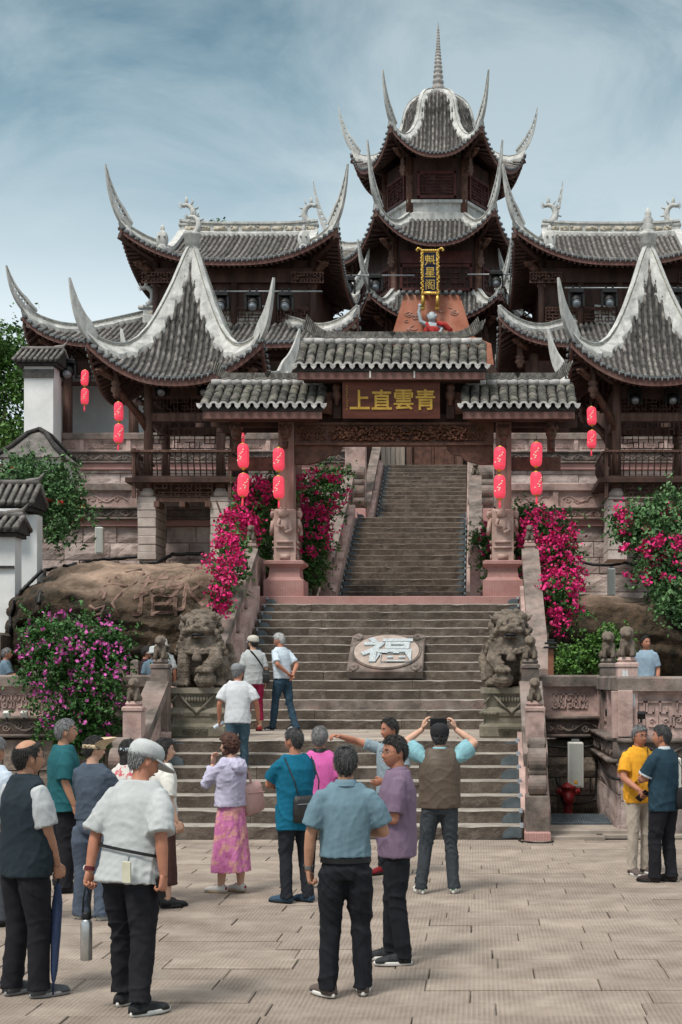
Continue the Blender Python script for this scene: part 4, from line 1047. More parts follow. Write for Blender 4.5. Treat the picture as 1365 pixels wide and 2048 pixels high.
# orange relief wall with the gold framed plaque and the relief figure
yw = 54.35
orw = thing('relief_wall', 'terracotta coloured relief wall with cloud lines below the blue plaque', 'wall')
b = MB(); b.prism([(-1.6, 13.3), (1.6, 13.3), (1.5, 15.6), (1.08, 17.0), (-1.08, 17.0), (-1.5, 15.6)], .5, Matrix.Translation((.02, yw, 0))); b.build('wall_panel', M_orange, orw)
for s in (1,):
    b = MB(); b.add([(s * 1.17, yw - .02, 13.3), (s * 2.5, yw - .9, 13.3), (s * 2.3, yw - .9, 14.9), (s * 1.12, yw - .02, 15.6), (s * 1.17, yw + .3, 13.3), (s * 2.5, yw - .5, 13.3), (s * 2.3, yw - .5, 14.9), (s * 1.12, yw + .3, 15.6)],
                    [(0, 1, 2, 3), (7, 6, 5, 4), (0, 4, 5, 1), (1, 5, 6, 2), (2, 6, 7, 3), (3, 7, 4, 0)]); b.build('wing_panel', M_orange, orw)
b = MB(); r = random.Random(3)
for k in range(46):
    cx_, cz_ = r.uniform(-1.0, 1.0), r.uniform(14.2, 16.6); rr = r.uniform(.06, .15)
    b.tube([(cx_ + rr * math.cos(a), yw - .012, cz_ + rr * .6 * math.sin(a)) for a in np.linspace(r.uniform(0, 3), r.uniform(4, 7), 9)], .014, 5)
b.build('cloud_relief', M_cloudline, orw, True)
for k in range(9):
    b = MB(); b.tube([(-1.1 + k * .275, yw - .12, 17.05), (-1.1 + k * .275, yw + .4, 17.2)], .1, 8); b.build('coping_tile', M_tileend, orw, True)
pl = thing('hanging_plaque', 'tall navy plaque with gold characters in an ornate gold frame', 'plaque', (-.04, 53.9, 17.75), 0); pl.rotation_euler = (R(9), 0, 0); pl.scale = (.84, 1, .84)
b = MB(); b.box((0, 0, 0), (.56, .06, 1.75)); b.build('board', M_navy, pl)
b = MB(); r = random.Random(9)
for s in (-1, 1):
    b.box((s * .35, 0, 0), (.13, .1, 1.9)); b.box((0, 0, s * .92), (.8, .1, .12))
    for k in range(26): b.ell((s * (.35 + r.uniform(-.03, .06)), -.05, -.95 + k * .075), (.055, .05, .05), 6, 5)
    for k in range(9): b.ell((-.36 + k * .09, -.05, s * .95), (.055, .05, .06), 6, 5)
    b.tube([(s * .4, 0, 1.0), (s * .55, -.03, 1.06), (s * .62, -.03, .98), (s * .55, -.03, .92)], .05, 6)
    b.tube([(s * .33, 0, -.95), (s * .33, -.03, -1.55)], [.07, .09], 6); b.ell((s * .33, -.03, -1.6), (.1, .07, .12), 8, 6)
b.build('gold_frame', M_gold, pl, True)
for k, ch in enumerate('魁星阁'):
    tm = text_mesh(ch, .5, .012, 0 if k == 2 else .005); tm.materials.append(M_gold); link('character', tm, pl, (0, -.045, .53 - k * .54), (R(90), 0, 0))
# relief figure (generic dancing guardian in a red robe)
fg = thing('relief_figure', 'pale relief figure with raised arm and red robe on the terracotta wall', 'statue', (.02, 54.2, 15.45))
b = MB(); b.ell((0, 0, .2), (.27, .16, .3)); b.ell((0, -.05, .62), (.16, .15, .18)); b.tube([(-.18, 0, .35), (-.42, -.05, .45), (-.5, -.08, .8), (-.46, -.1, 1.0)], [.1, .09, .07, .06]); b.tube([(.18, 0, .35), (.42, -.08, .2), (.3, -.15, 0)], [.1, .08, .07])
b.tube([(-.12, 0, 0), (-.35, -.1, -.2), (-.2, -.1, -.5)], [.15, .12, .08]); b.tube([(.12, 0, 0), (.42, -.1, -.1), (.5, -.1, -.4)], [.15, .12, .08]); b.ell((-.46, -.1, 1.07), .08); b.tube([(0, 0, .4), (0, -.02, .6)], .08)
link('body', remesh(b, .03, 1, None, [mat('pale_figure_paint', (.35, .42, .46), (.55, .6, .62), 8)], 'figure_body'), fg)
b = MB(); b.ell((0, -.04, .1), (.34, .19, .22)); b.tube([(.2, -.1, .4), (.5, -.12, .32), (.72, -.1, .12), (.62, -.1, -.1)], [.08, .12, .1, .03]); b.tube([(-.2, -.12, .4), (-.1, -.2, .15), (.1, -.2, -.05), (.2, -.2, -.4)], [.06, .08, .09, .04]); b.build('red_robe', mat('robe_red_paint', (.3, .02, .02), (.45, .05, .04), 6), fg, True)
b = MB(); b.ell((0, -.0, .76), (.13, .12, .1)); [b.ell((s * .15, 0, .7), (.05, .04, .08)) for s in (-1, 1)]; b.build('headdress', mat('pale_figure_paint', (.4, .4, .4)), fg, True)

# ------------------------------------------------ door hall at the head of the stairs
dh = thing('entrance_doorway', 'dark timber double doorway at the head of the top flight', 'doorway')
b = MB(); b.box((0, 50.9, 11.4), (5.2, .3, 4.2)); b.build('timber_wall', M_wood, dh)
for x_ in (-.42, .42):
    b = MB(); b.bevbox((x_ + .22, 50.7, 11.05), (.82, .09, 3.1), .01); b.box((x_ + .22, 50.63, 10.2), (.6, .03, 1.0)); b.box((x_ + .22, 50.63, 11.6), (.6, .03, 1.3)); b.build('door_leaf', M_carvewood, dh)
for x_, m_ in ((-.68, M_col), (1.15, M_col), (-1.25, mat('pale_timber', (.3, .24, .19), (.5, .42, .35), 5, stretch=(4, 4, .3)))):
    b = MB(); b.bevbox((x_, 50.6, 11.1), (.2 if m_ is M_col else .85, .2 if m_ is M_col else .1, 3.3), .01); b.build('door_post', m_, dh)
for k in range(5):
    b = MB(); b.box((-1.6 + k * .17, 50.5, 11.1), (.15, .05, 3.25)); b.build('pale_plank', MATS['pale_timber'], dh)

# ================================================================ GATE
gate = thing('timber_gateway', 'three roofed timber gateway with carved lintel above the stairs', 'gateway')
YG = 30.0
for s in (-1, 1):
    x = s * 2.31
    b = MB(); b.bevbox((x, YG, Z2 + .17), (.84, .84, .40), .02); b.build('plinth_base', M_pinkred, gate)
    b = MB()
    rs = [[(x + a * h_, YG + c * h_, z) for a, c in ((-1, -1), (1, -1), (1, 1), (-1, 1))] for h_, z in ((.38, Z2 + .37), (.33, Z2 + .43), (.31, Z2 + .62), (.36, Z2 + .66), (.42, Z2 + .7), (.42, Z2 + .76), (.36, Z2 + .78))]
    b.rings(rs, True); b.build('plinth', M_pinkred, gate)
    b = MB(); b.bevbox((x, YG, Z2 + 1.32), (.46, .46, 1.12), .03); b.build('carved_stone_shaft', M_pale if False else mat('pillar_carved_stone', (.36, .24, .2), (.5, .36, .31), 4, bump=.5, bscale=20), gate)
    # crouching lion relief carved on the pillar's front and inner face
    for (fx, fy, rz_) in ((x, YG - .23, 0), (x + .23, YG, R(90)), (x - .23, YG, R(-90))):
        b = MB(); b.ell((0, -.02, .28), (.12, .05, .17)); b.ell((-.03, -.05, .5), (.11, .07, .1)); b.tube([(-.1, -.05, .38), (-.15, -.07, .25), (-.03, -.08, .2)], .035); b.tube([(.1, -.04, .35), (.14, -.06, .15), (.03, -.08, .08)], .045); b.box((0, -.02, -.1), (.34, .05, .05)); b.box((0, -.02, -.22), (.38, .04, .04)); b.box((0, -.02, -.42), (.2, .03, .12))
        for k in range(7): b.ell((-.03 + .1 * math.cos(k), -.06, .52 + .09 * math.sin(k)), .03, 6, 5)
        o = b.build('lion_relief', MATS['pillar_carved_stone'], gate, True); o.location = (fx, fy, Z2 + 1.28); o.rotation_euler = (0, 0, rz_)
    b = MB(); b.bevbox((x + .02, YG, Z2 + 2.9), (.33, .34, 2.1), .02); b.box((x - s * .06, YG - .16, Z2 + 2.55), (.07, .03, .09)); b.build('pillar', M_pillar, gate)
    # outer hanging columns + carved dark heads
    xo = s * 3.34
    b = MB(); b.bevbox((xo, YG - .1, 7.45), (.16, .16, 1.0), .01); b.build('hanging_column', M_col, gate)
    for xx in (xo, x + .02 - s * 0):
        b = MB(); yy = YG - (.2 if xx != xo else .1) - .1
        b.ell((xx, yy, 7.35), (.12, .1, .17), 10, 8); b.ell((xx, yy - .08, 7.22), (.07, .06, .06), 8, 6)
        for q in (-1, 1): b.ell((xx + q * .05, yy - .1, 7.38), .03, 6, 5); b.ell((xx + q * .11, yy, 7.45), (.04, .05, .07), 6, 5)
        b.lathe((xx, yy, 6.98), [(.02, 0), (.07, .05), (.05, .1), (.08, .16)], 8); b.build('carved_beast_head', M_carvewood, gate, True)
    b = MB(); b.bevbox((s * 2.95, YG, 7.62), (1.9, .16, .24), .01); b.build('side_beam', M_wood, gate)
    b = MB(); b.bevbox((s * 2.95, YG + .02, 6.72), (1.2, .1, .28), .01); b.build('lower_side_beam', M_carvewood, gate)
    # shaped corbel under the lintel
    b = MB(); o = [(0, 0), (1.0, 0), (1.0, -.1), (.9, -.2), (.7, -.24), (.6, -.34), (.3, -.42), (0, -.42)]
    o = [(s * (2.12) - s * a, 7.12 + c) for a, c in o]; o = o if s < 0 else o
    b.prism(o, .12, Matrix.Translation((0, YG - .06, 0))); b.build('shaped_corbel', M_carvewood, gate)
    # back pillars + struts give the gate its depth
    b = MB(); b.bevbox((x, YG + 1.6, Z2 + 2.4), (.24, .24, 4.7), .01); b.build('rear_pillar', M_pillar, gate)
# carved lintel
b = MB(); b.bevbox((0, YG, 7.33), (4.24, .2, .42), .01); b.box((0, YG - .02, 7.55), (4.24, .28, .05)); b.box((0, YG - .02, 7.12), (4.24, .26, .05)); b.build('lintel', M_carvewood, gate)
b = MB(); r = random.Random(12)
for k in range(330):
    px = r.uniform(-1.35, 1.5); pz = r.uniform(7.19, 7.47); a = r.uniform(0, 3.1); L = r.uniform(.05, .15)
    b.tube([(px, YG - .11, pz), (px + L * .5 * math.cos(a) + .02, YG - .16 - r.uniform(0, .03), pz + L * .3 * math.sin(a)), (px + L * math.cos(a), YG - .11, pz + L * .5 * math.sin(a))], r.uniform(.015, .03), 5)
relief_fret(b, -2.05, 7.17, .62, .33, YG - .1, 4, .05, .03); relief_fret(b, 1.5, 7.17, .5, .33, YG - .1, 5, .05, .03)
b.build('lintel_carving', mat('lintel_carving_timber', (.09, .036, .02), (.2, .09, .055), 9, rough=.5, bump=.4), gate, True)
b = MB(); b.bevbox((0, YG + .05, 7.68), (6.5, .14, .2), .01); b.build('upper_beam', M_wood, gate)
b = MB(); b.box((0, YG + .3, 8.1), (2.9, .1, .9)); b.build('dark_backing', M_wood, gate)
# upper posts framing the sign
for s in (-1, 1):
    b = MB(); b.bevbox((s * 1.2 + .0, YG - .12, 8.15), (.17, .17, 1.0), .01); b.build('sign_post', M_wood, gate)
    b = MB(); b.lathe((s * 1.2, YG - .28, 7.9), [(.02, 0), (.06, .04), (.05, .1), (.1, .16), (.11, .26), (.07, .32), (.1, .38), (.06, .46)], 10); b.build('carved_pendant', M_carvewood, gate, True)
    # slanted carved bracket plate on the side bays
    b = MB(); o = [(s * 1.3, 8.2), (s * 2.2, 8.0), (s * 2.2, 7.86), (s * 1.3, 7.72)]; b.prism(o, .1, Matrix.Translation((0, YG - .3, 0)))
    r = random.Random(4)
    for k in range(40):
        px = r.uniform(1.38, 2.1); pz = 7.95 + r.uniform(-.1, .12); b.ell((s * px, YG - .31, pz), (r.uniform(.03, .06), .025, r.uniform(.02, .04)), 6, 4)
    b.build('carved_bracket_plate', M_carvewood, gate, True)
    b = MB(); b.box((s * .46 * 1.0, YG - .75, 8.46), (.03, .03, .14)); b.build('hook', M_speaker, gate)
# sign
sg = thing('name_board', 'long brown board with four large gold characters over the lintel', 'sign', (-.04, YG - .42, 8.0), 0); sg.rotation_euler = (R(5), 0, 0)
b = MB(); b.bevbox((0, 0, 0), (2.05, .07, .78), .01); b.build('board', M_sign, sg)
M_goldtxt = mat('gold_lettering', (.5, .29, .045), (.66, .42, .08), 9, rough=.45, bump=.1)
for k, ch in enumerate('上直雲青'):
    tm = text_mesh(ch, .5, .012, .009); tm.materials.append(M_goldtxt); link('character', tm, sg, (-.66 + k * .46, -.048, 0), (R(90), 0, 0), (.9, .9, .9))
for k in range(9):
    b = MB(); rr = random.Random(k); 
    for q in range(3): b.box((-.93 + rr.uniform(-.012, .012), -.04, .27 - k * .06 + q * .013), (rr.uniform(.015, .04), .012, .006))
    b.build('small_inscription', M_goldtxt, sg)
# roofs of the gate: every tile its own part
def thick_tile(r_, L):
    b = MB(); n = 6; rs = []
    for y_, k in ((0, 1.06), (L, .96)):
        rs.append([(r_ * k * math.cos(math.pi * i / n), y_, r_ * k * math.sin(math.pi * i / n) * .8) for i in range(n + 1)] + [(r_ * k * .8 * math.cos(math.pi * i / n), y_, r_ * k * .8 * math.sin(math.pi * i / n) * .75) for i in range(n, -1, -1)])
    b.rings(rs, True); return b
TILE_V = [thick_tile(.088, .16).mesh('curved_tile', [M_gtile]) for _ in range(1)]
M_paleend = mat('pale_tile_end', (.3, .29, .28), (.5, .48, .46), 6, bump=.3, island=.2)
eb = MB(); n_ = 6
eb.rings([[(rr * math.cos(math.pi * i / n_), y_, rr * .8 * math.sin(math.pi * i / n_)) for i in range(n_ + 1)] + [(rr * .55 * math.cos(math.pi * i / n_), y_, rr * .5 * math.sin(math.pi * i / n_) - .01) for i in range(n_, -1, -1)] for y_, rr in ((-.02, .095), (.02, .095))], True)
END_M = eb.mesh('tile_end', [M_paleend])
db = MB(); db.add([(-.07, 0, .03), (.07, 0, .03), (.05, -.01, -.04), (0, -.01, -.085), (-.05, -.01, -.04), (-.07, .12, .05), (.07, .12, .05)], [(0, 4, 3, 2, 1), (0, 1, 6, 5)]); DRIP_M = db.mesh('drip_tile', [M_paleend])
M_rope = mat('ridge_tile_stack', (.07, .067, .06), (.24, .225, .2), 9, bump=.5, bscale=30, island=.35)
def gate_roof(label, x0, x1, ze, zr, ye, yr, horns=(1, 1), open_side=None, cut=0):
    root = thing('gateway_roof', label, 'tiled roof', (0, 0, 0))
    W = x1 - x0; n = round(W / .205); p = W / n; nr = 7; dz = (zr - ze); dy = yr - ye; L = math.hypot(dy, dz); sl = math.atan2(dz, dy)
    b = MB(); 
    prof = [(ye + .04, ze - .04), (yr, zr - .05), (2 * yr - ye - .04, ze - .04), (2 * yr - ye - .04, ze - .12), (yr, zr - .16), (ye + .04, ze - .12)]
    b.rings([[(x, y, z) for y, z in prof] for x in (x0 + .03, x1 - .03)], True); b.build('tile_bed', M_tilebed, root)
    stuff = MB()
    for i in range(n):
        x = x0 + (i + .5) * p; ze_ = 0
        for j in range(nr):
            t = j / nr; ang_ = sl + random.uniform(-.02, .02) + .03
            o = link('roof_tile', TILE_V[0], root, (x + random.uniform(-.008, .008), ye + dy * t, ze + dz * t + random.uniform(-.006, .008)), (ang_, random.uniform(-.08, .08), random.uniform(-.05, .05)))
            # extra stacked lips, joined
            for q in (.33, .66):
                tt = (j + q) / nr; k0 = len(stuff.v); tb = thick_tile(.084 + random.uniform(-.003, .004), .05); tb.xform(Matrix.Translation((x + random.uniform(-.01, .01), ye + dy * tt, ze + dz * tt + .006)) @ Euler((sl, 0, random.uniform(-.06, .06))).to_matrix().to_4x4()); stuff.add(tb.v, tb.f)
        link('tile_end', END_M, root, (x, ye - .03, ze - .005), (0, random.uniform(-.06, .06), 0))
        # rear slope, joined (never seen from the square)
        for j in range(nr):
            t = j / nr; tb = thick_tile(.088, .15); tb.xform(Matrix.Translation((x, 2 * yr - ye - dy * t, ze + dz * t)) @ Matrix.Rotation(math.pi, 4, 'Z') @ Euler((sl, 0, 0)).to_matrix().to_4x4()); stuff.add(tb.v, tb.f)
    for i in range(n + 1):
        link('drip_tile', DRIP_M, root, (x0 + i * p, ye - .04, ze - .005), (0, random.uniform(-.08, .08), 0))
    tag(stuff.build('under_tiles', M_gtile, root), kind='stuff')
    # ridge course of flat tiles + rope ridge
    for i in range(int(W / .23)):
        b = MB(); b.tube([(x0 + .1 + i * (W - .2) / int(W / .23), yr - .1, zr + .03), (x0 + .1 + (i + .97) * (W - .2) / int(W / .23), yr - .1, zr + .035)], .075, 8); b.build('ridge_tile', M_paleend, root, True)
    b = MB(); m = int(W / .035)
    for i in range(m):
        t = i / m; x = x0 + .1 + (W - .2) * t; e = abs(2 * t - 1)
        lift = 0
        if (t < .5 and horns[0]) or (t >= .5 and horns[1]): lift = max(0, (e - .72) / .28) ** 2 * .36
        s = 1 if t < .5 else -1
        b.bar((x, yr - .05, zr + .1 + lift * .6), (x + s * .07, yr - .05, zr + .24 + lift), .13, .026)
    b.build('rope_ridge', M_rope, root)
    b = MB()
    for i in range(int(W * .7 / .17)):
        x = x0 + W * .15 + i * .17; b.tube([(x + .06 * math.cos(a), yr - .15, zr + .13 + .035 * math.sin(a)) for a in np.linspace(math.pi, 2 * math.pi, 7)], .014, 5)
    b.build('ridge_scallops', M_tile, root, True)
    for s, hx in ((-1, horns[0]), (1, horns[1])):
        if not hx: continue
        b = MB(); xx = x0 + .12 if s < 0 else x1 - .12
        for k in range(6):
            q = k * .03; b.tube([(xx - s * (.55 - q), yr - .06 - .004 * k, zr + .12 + q * .3), (xx - s * (.2 - q * .6), yr - .06, zr + .16 + q), (xx + s * (.0 + q * .2), yr - .06, zr + .3 + q * 1.2), (xx + s * (.08), yr - .06, zr + .52 - q * .5)], [.025, .028, .022, .008], 5)
        b.build('upswept_ridge_end', M_rope, root, True)
    # eave board and purlin
    b = MB(); b.bevbox(((x0 + x1) / 2, ye + .1, ze - .2), (W - .1, .1, .15), .01); b.build('eave_board', M_fascia, root)
    b = MB(); b.bevbox(((x0 + x1) / 2, ye + .35, ze - .22), (W - .3, .3, .1), .01); b.box(((x0 + x1) / 2, 2 * yr - ye - .1, ze - .2), (W - .1, .1, .15)); b.build('purlin', M_wood, root)
    return root
gate_roof('wide central tiled roof over the gold lettered board', -2.03, 1.98, 8.64, 9.3, 29.2, 30.1)
gate_roof('left lower tiled roof of the gateway', -4.0, -1.42, 7.82, 8.42, 29.2, 30.1, horns=(1, 0))
gate_roof('right lower tiled roof of the gateway', 1.42, 3.85, 7.82, 8.42, 29.2, 30.1, horns=(0, 1))
# ================================================================ ROCK, WALLS, PLANTS
def fbm(x, y, z, o=5):
    return mnoise.fractal(Vector((x, y, z)), 1.0, 2.1, o)
def rockmat():
    m = M_rock; t = m.node_tree; b = t.nodes['Principled BSDF']
    g = N(t, 'ShaderNodeNewGeometry'); sp = N(t, 'ShaderNodeSeparateXYZ'); t.links.new(g.outputs['Position'], sp.inputs[0])
    nz = N(t, 'ShaderNodeTexNoise', Scale=.9, Detail=7.0, Roughness=.65); t.links.new(g.outputs['Position'], nz.inputs['Vector'])
    a = N(t, 'ShaderNodeMath', operation='MULTIPLY_ADD'); a.inputs[1].default_value = 2.6; t.links.new(nz.outputs[0], a.inputs[0]); t.links.new(sp.outputs['Z'], a.inputs[2])
    # moss line also drops toward the right
    ab = N(t, 'ShaderNodeMath', operation='ABSOLUTE'); t.links.new(sp.outputs['X'], ab.inputs[0]); xr = N(t, 'ShaderNodeMath', operation='MULTIPLY_ADD'); xr.inputs[1].default_value = -.28; t.links.new(ab.outputs[0], xr.inputs[0]); t.links.new(a.outputs[0], xr.inputs[2])
    r = N(t, 'ShaderNodeMapRange'); r.inputs['From Min'].default_value = 3.35; r.inputs['From Max'].default_value = 4.1; t.links.new(xr.outputs[0], r.inputs[0])
    mx = N(t, 'ShaderNodeMixRGB'); src = b.inputs['Base Color'].links[0].from_socket; mo = N(t, 'ShaderNodeValToRGB')
    mo.color_ramp.elements[0].color = (.010, .009, .005, 1); mo.color_ramp.elements[1].color = (.085, .055, .032, 1); mo.color_ramp.elements[0].position = .38; mo.color_ramp.elements[1].position = .66
    n2 = N(t, 'ShaderNodeTexNoise', Scale=3.5, Detail=8.0, Roughness=.7); t.links.new(g.outputs['Position'], n2.inputs['Vector']); t.links.new(n2.outputs[0], mo.inputs[0])
    t.links.new(r.outputs[0], mx.inputs[0]); t.links.new(mo.outputs[0], mx.inputs[1]); t.links.new(src, mx.inputs[2]); t.links.new(mx.outputs[0], b.inputs['Base Color'])
rockmat()
def rock(name, label, x0, x1, prof, nx, nt_, seed, hollows=(), amp=.35, left_round=None):
    P = np.array(prof, float); T = np.linspace(0, 1, len(P)); b = MB(); rs = []
    for j in range(nt_ + 1):
        t = j / nt_; D = np.interp(t, T, P[:, 0]); z = np.interp(t, T, P[:, 1]); ring = []
        for i in range(nx + 1):
            x = x0 + (x1 - x0) * i / nx; n = fbm(x * .55 + seed, z * .6, D * .3, 5); n2 = fbm(x * 2.2 + seed, z * 2.6, D * 1.2, 4); lay = abs(fbm(x * .25, z * 1.9 + x * .3, seed + 3, 3))
            dd = -amp * n - .13 * n2 - lay * .3 - .05 * abs(fbm(x * 5.5, z * 6.5, D * 2, 3)) - .25 * max(0, fbm(x * 1.1 + 5, z * 1.3, seed, 2)) ** 2
            zz = z + amp * .5 * n * (1 if 0 < t < 1 else .3) + .05 * n2
            for (hx, hz, rx, rz, dep) in hollows:
                q = ((x - hx) / rx) ** 2 + ((z - hz) / rz) ** 2
                if q < 1.6: dd += dep * max(0, min(1, (1.3 - q) * 1.8))
            if left_round:
                u = max(0, (x0 + left_round - x) / left_round); dd += 4.6 * u ** 1.6; zz -= .34 * u * u * max(0, z - 1.2)
            ring.append((x, D + dd, zz))
        rs.append(ring)
    b.rings(rs, False, False)
    o = b.build(name, M_rock, None, True); tag(o, label, 'rock'); return o
rk = rock('boulder', 'huge brown mossy boulder carved with characters left of the stairs', -8.9, -3.08,
     [(27.6, .9), (27.2, 1.5), (26.6, 2.1), (25.9, 2.7), (25.75, 3.2), (25.95, 3.7), (26.6, 4.1), (28.4, 4.42), (31.5, 4.7), (36.2, 4.95)], 120, 100, 4.3,
     hollows=((-4.9, 2.2, .55, .38, 1.1), (-6.6, 3.3, .45, .12, .45), (-7.4, 2.0, .5, .5, .5)), left_round=2.9)
rk2 = rock('boulder', 'dark overgrown boulder behind the right balustrade', 3.2, 11.0,
     [(29.0, .9), (28.6, 1.6), (28.0, 2.4), (28.0, 3.1), (28.6, 3.6), (30.5, 3.9), (36.2, 4.1)], 90, 60, 9.1, hollows=((7.2, 1.9, 1.0, .7, 1.2),))
# engraved characters following the rock face
from mathutils.bvhtree import BVHTree
bv = BVHTree.FromPolygons([v.co for v in rk.data.vertices], [tuple(p.vertices) for p in rk.data.polygons])
M_engr = mat('engraved_reddish_stone', (.13, .08, .06), (.24, .15, .12), 6, bump=.4)
def onrock(me, loc, name='engraved_character'):
    import bmesh
    bm = bmesh.new(); bm.from_mesh(me); bmesh.ops.subdivide_edges(bm, edges=[e for e in bm.edges if e.calc_length() > .12], cuts=2); bm.to_mesh(me); bm.free()
    for v in me.vertices:
        x, z = loc[0] + v.co.x, loc[2] + v.co.y; h = bv.ray_cast(Vector((x, 15, z)), Vector((0, 1, 0)))
        v.co = Vector((x, (h[0].y if h[0] else loc[1]) - .012 - v.co.z, z))
    return link(name, me, rk)
tm = text_mesh('揩', 1.0, .006, .0); tm.materials.append(M_engr); onrock(tm, (at(352, 1192, 27.5)[0], 27.5, at(352, 1192, 27.3)[2]))
tm = text_mesh('水', .8, .006, .0); tm.materials.append(M_engr); onrock(tm, (at(405, 1192, 27.5)[0], 27.5, at(405, 1192, 27.3)[2]))
b = MB(); cx0, _, cz0 = at(268, 1195, 27.3)
for pts in (([(-.05, .45), (.1, .55), (.22, .45), (.2, .25), (.02, .0), (-.02, -.2), (.1, -.45)]), ([(-.35, .15), (-.15, .2), (.1, .15)]), ([(-.35, .05), (-.38, -.15), (-.2, -.12), (-.22, .0), (-.36, .04)]), ([(-.42, -.25), (-.3, -.32), (-.15, -.25), (-.2, -.4), (-.35, -.42)]), ([(-.15, .35), (-.3, .25)])):
    k0 = []
    for (u, w) in pts:
        h = bv.ray_cast(Vector((cx0 + u, 15, cz0 + w)), Vector((0, 1, 0))); k0.append((cx0 + u, (h[0].y if h[0] else 27.3) + .0, cz0 + w))
    b.tube(k0, .035, 6)
o = b.build('engraved_character', M_engr, rk, True)
# rear cave wall with small stone posts glimpsed left
b = MB()
for k in range(6): b.bevbox((-6.1 + k * .22 + (0.9 if k > 2 else 0), 25.0, Z1 + .62), (.14, .14, 1.24), .04)
tag(b.build('short_stone_posts', M_dkstone), 'row of short dark stone posts below the boulder', 'posts')

# white walls at far left
def tile_cap(root, x0, x1, y, z, w=.5, slope=.28, pitch=.16, ends=True):
    b = MB(); b.rings([[(x, y - w, z), (x, y, z + slope), (x, y + w, z), (x, y + w, z - .08), (x, y - w, z - .08)] for x in (x0, x1)], True); b.bevbox(((x0 + x1) / 2, y, z - .12), (x1 - x0 - .08, 2 * w - .2, .08), .01); b.build('cap_bed', M_tilebed, root)
    n = int((x1 - x0) / pitch)
    for i in range(n + 1):
        x = x0 + i * (x1 - x0) / n
        b = MB()
        for s in (-1, 1): b.tube([(x, y + s * w * 1.03, z + .02), (x, y + s * .02, z + slope + .03)], [.055, .05], 7)
        b.tube([(x, y - w * 1.05, z + .01), (x, y - w * 1.09, z + .01)], .065, 8); b.build('cap_tile', M_tile, root, True)
    b = MB(); b.tube([(x0, y, z + slope + .08), (x1, y, z + slope + .08)], .07, 8); b.tube([(x1 - .3, y, z + slope + .1), (x1, y, z + slope + .16), (x1 + .1, y, z + slope + .3)], [.07, .05, .01], 6); b.build('cap_ridge', M_tile, root, True)
wl = thing('white_wall', 'taller white rendered wall with grey tile cap beyond the boulder at left', 'wall')
b = MB(); b.bevbox((-10.5, 31.2, 3.3), (5.1, .4, 4.9), .01); b.build('wall_body', M_wall, wl); b = MB(); b.box((-8.75, 31.0, 5.6), (1.0, .6, .5)); b.build('corner_block', M_wall, wl)
tile_cap(wl, -12.6, -7.95, 31.2, 5.98, .5, .42)
wl = thing('white_wall', 'low white rendered wall with tile cap at the left edge of the photo', 'wall')
b = MB(); b.bevbox((-9.9, 27.6, 2.8), (5.3, .4, 4.3), .01); b.build('wall_body', M_wall, wl)
b = MB(); b.box((-9.9, 27.36, 4.3), (5.3, .04, .05)); b.build('wall_line', M_tilebed, wl)
tile_cap(wl, -12.4, -7.15, 27.6, 5.05, .42, .22)
b = MB(); b.bevbox((-7.6, 26.9, 1.8), (.75, .8, 2.4), .05); tag(b.build('block_pier', M_dkblock), 'purplish block pier below the white wall at left edge', 'pier')
wl = thing('white_gatehouse', 'white pier and wall with tiled cap at the upper terrace far left', 'wall')
b = MB(); b.bevbox((-12.55, 46.3, 10.7), (.95, .9, 3.3), .01); b.build('wall_body', M_wall, wl); b = MB(); b.box((-11.6, 49.8, 11.2), (3.4, .3, 3.4)); b.box((-12.95, 48.5, 11.2), (.2, 3.2, 3.4)); b.build('rear_wall', M_wall, wl)
tile_cap(wl, -13.25, -11.85, 46.3, 12.5, .75, .45)
b = MB(); b.box((-12.55, 45.83, 12.1), (1.0, .06, .28)); b.build('grey_band', M_tile, wl)
wl = thing('low_tiled_roof', 'small weathered tiled roof peeking over the rose bush at left', 'roof')
b = MB(); b.rings([[(-10.7 + a * w, 40 + c * w, z) for a, c in ((-1, -1), (1, -1), (1, 1), (-1, 1))] for w, z in ((.95, 8.3), (.6, 8.62), (.25, 9.05), (.08, 9.15))], True); b.build('tile_bed', M_tile, wl)
b = MB()
for a, c in ((-1, -1), (1, -1), (1, 1), (-1, 1)): b.tube([(-10.7 + a * w, 40 + c * w, z + .05) for w, z in ((.95, 8.3), (.6, 8.62), (.25, 9.05), (.0, 9.2))], .07, 6)
b.build('hip_tiles', M_tilebed, wl, True)
b = MB(); b.box((-10.7, 40, 7.3), (1.5, 1.5, 2.0)); b.build('wall_body', M_wall, wl)

def leaves_mesh(name, pts, size, m, rs, updir=.5, aspect=.6, normals=None, n_per=1):
    n = len(pts); 
    d = rs.normal(size=(n, 3)); d[:, 2] += updir; d /= np.linalg.norm(d, axis=1)[:, None]
    a = rs.normal(size=(n, 3)); a -= d * (a * d).sum(1)[:, None]; a /= np.linalg.norm(a, axis=1)[:, None]; c = np.cross(d, a)
    s = size * rs.uniform(.6, 1.35, n)[:, None]
    p0 = pts - a * s; p1 = pts + c * s * aspect - d * s * .18; p2 = pts + a * s; p3 = pts - c * s * aspect - d * s * .18
    V = np.stack([p0, p1, p2, p3], 1).reshape(-1, 3); me = bpy.data.meshes.new(name)
    me.vertices.add(4 * n); me.vertices.foreach_set('co', V.astype(np.float32).ravel())
    idx = np.arange(n)[:, None] * 4; Fc = np.concatenate([idx + [0, 1, 2], idx + [0, 2, 3]], 1).reshape(-1)
    me.loops.add(6 * n); me.loops.foreach_set('vertex_index', Fc.astype(np.int32)); me.polygons.add(2 * n); me.polygons.foreach_set('loop_start', np.arange(0, 6 * n, 3, dtype=np.int32)); me.polygons.foreach_set('loop_total', np.full(2 * n, 3, np.int32))
    me.materials.append(m); me.update(); me.validate(); return me
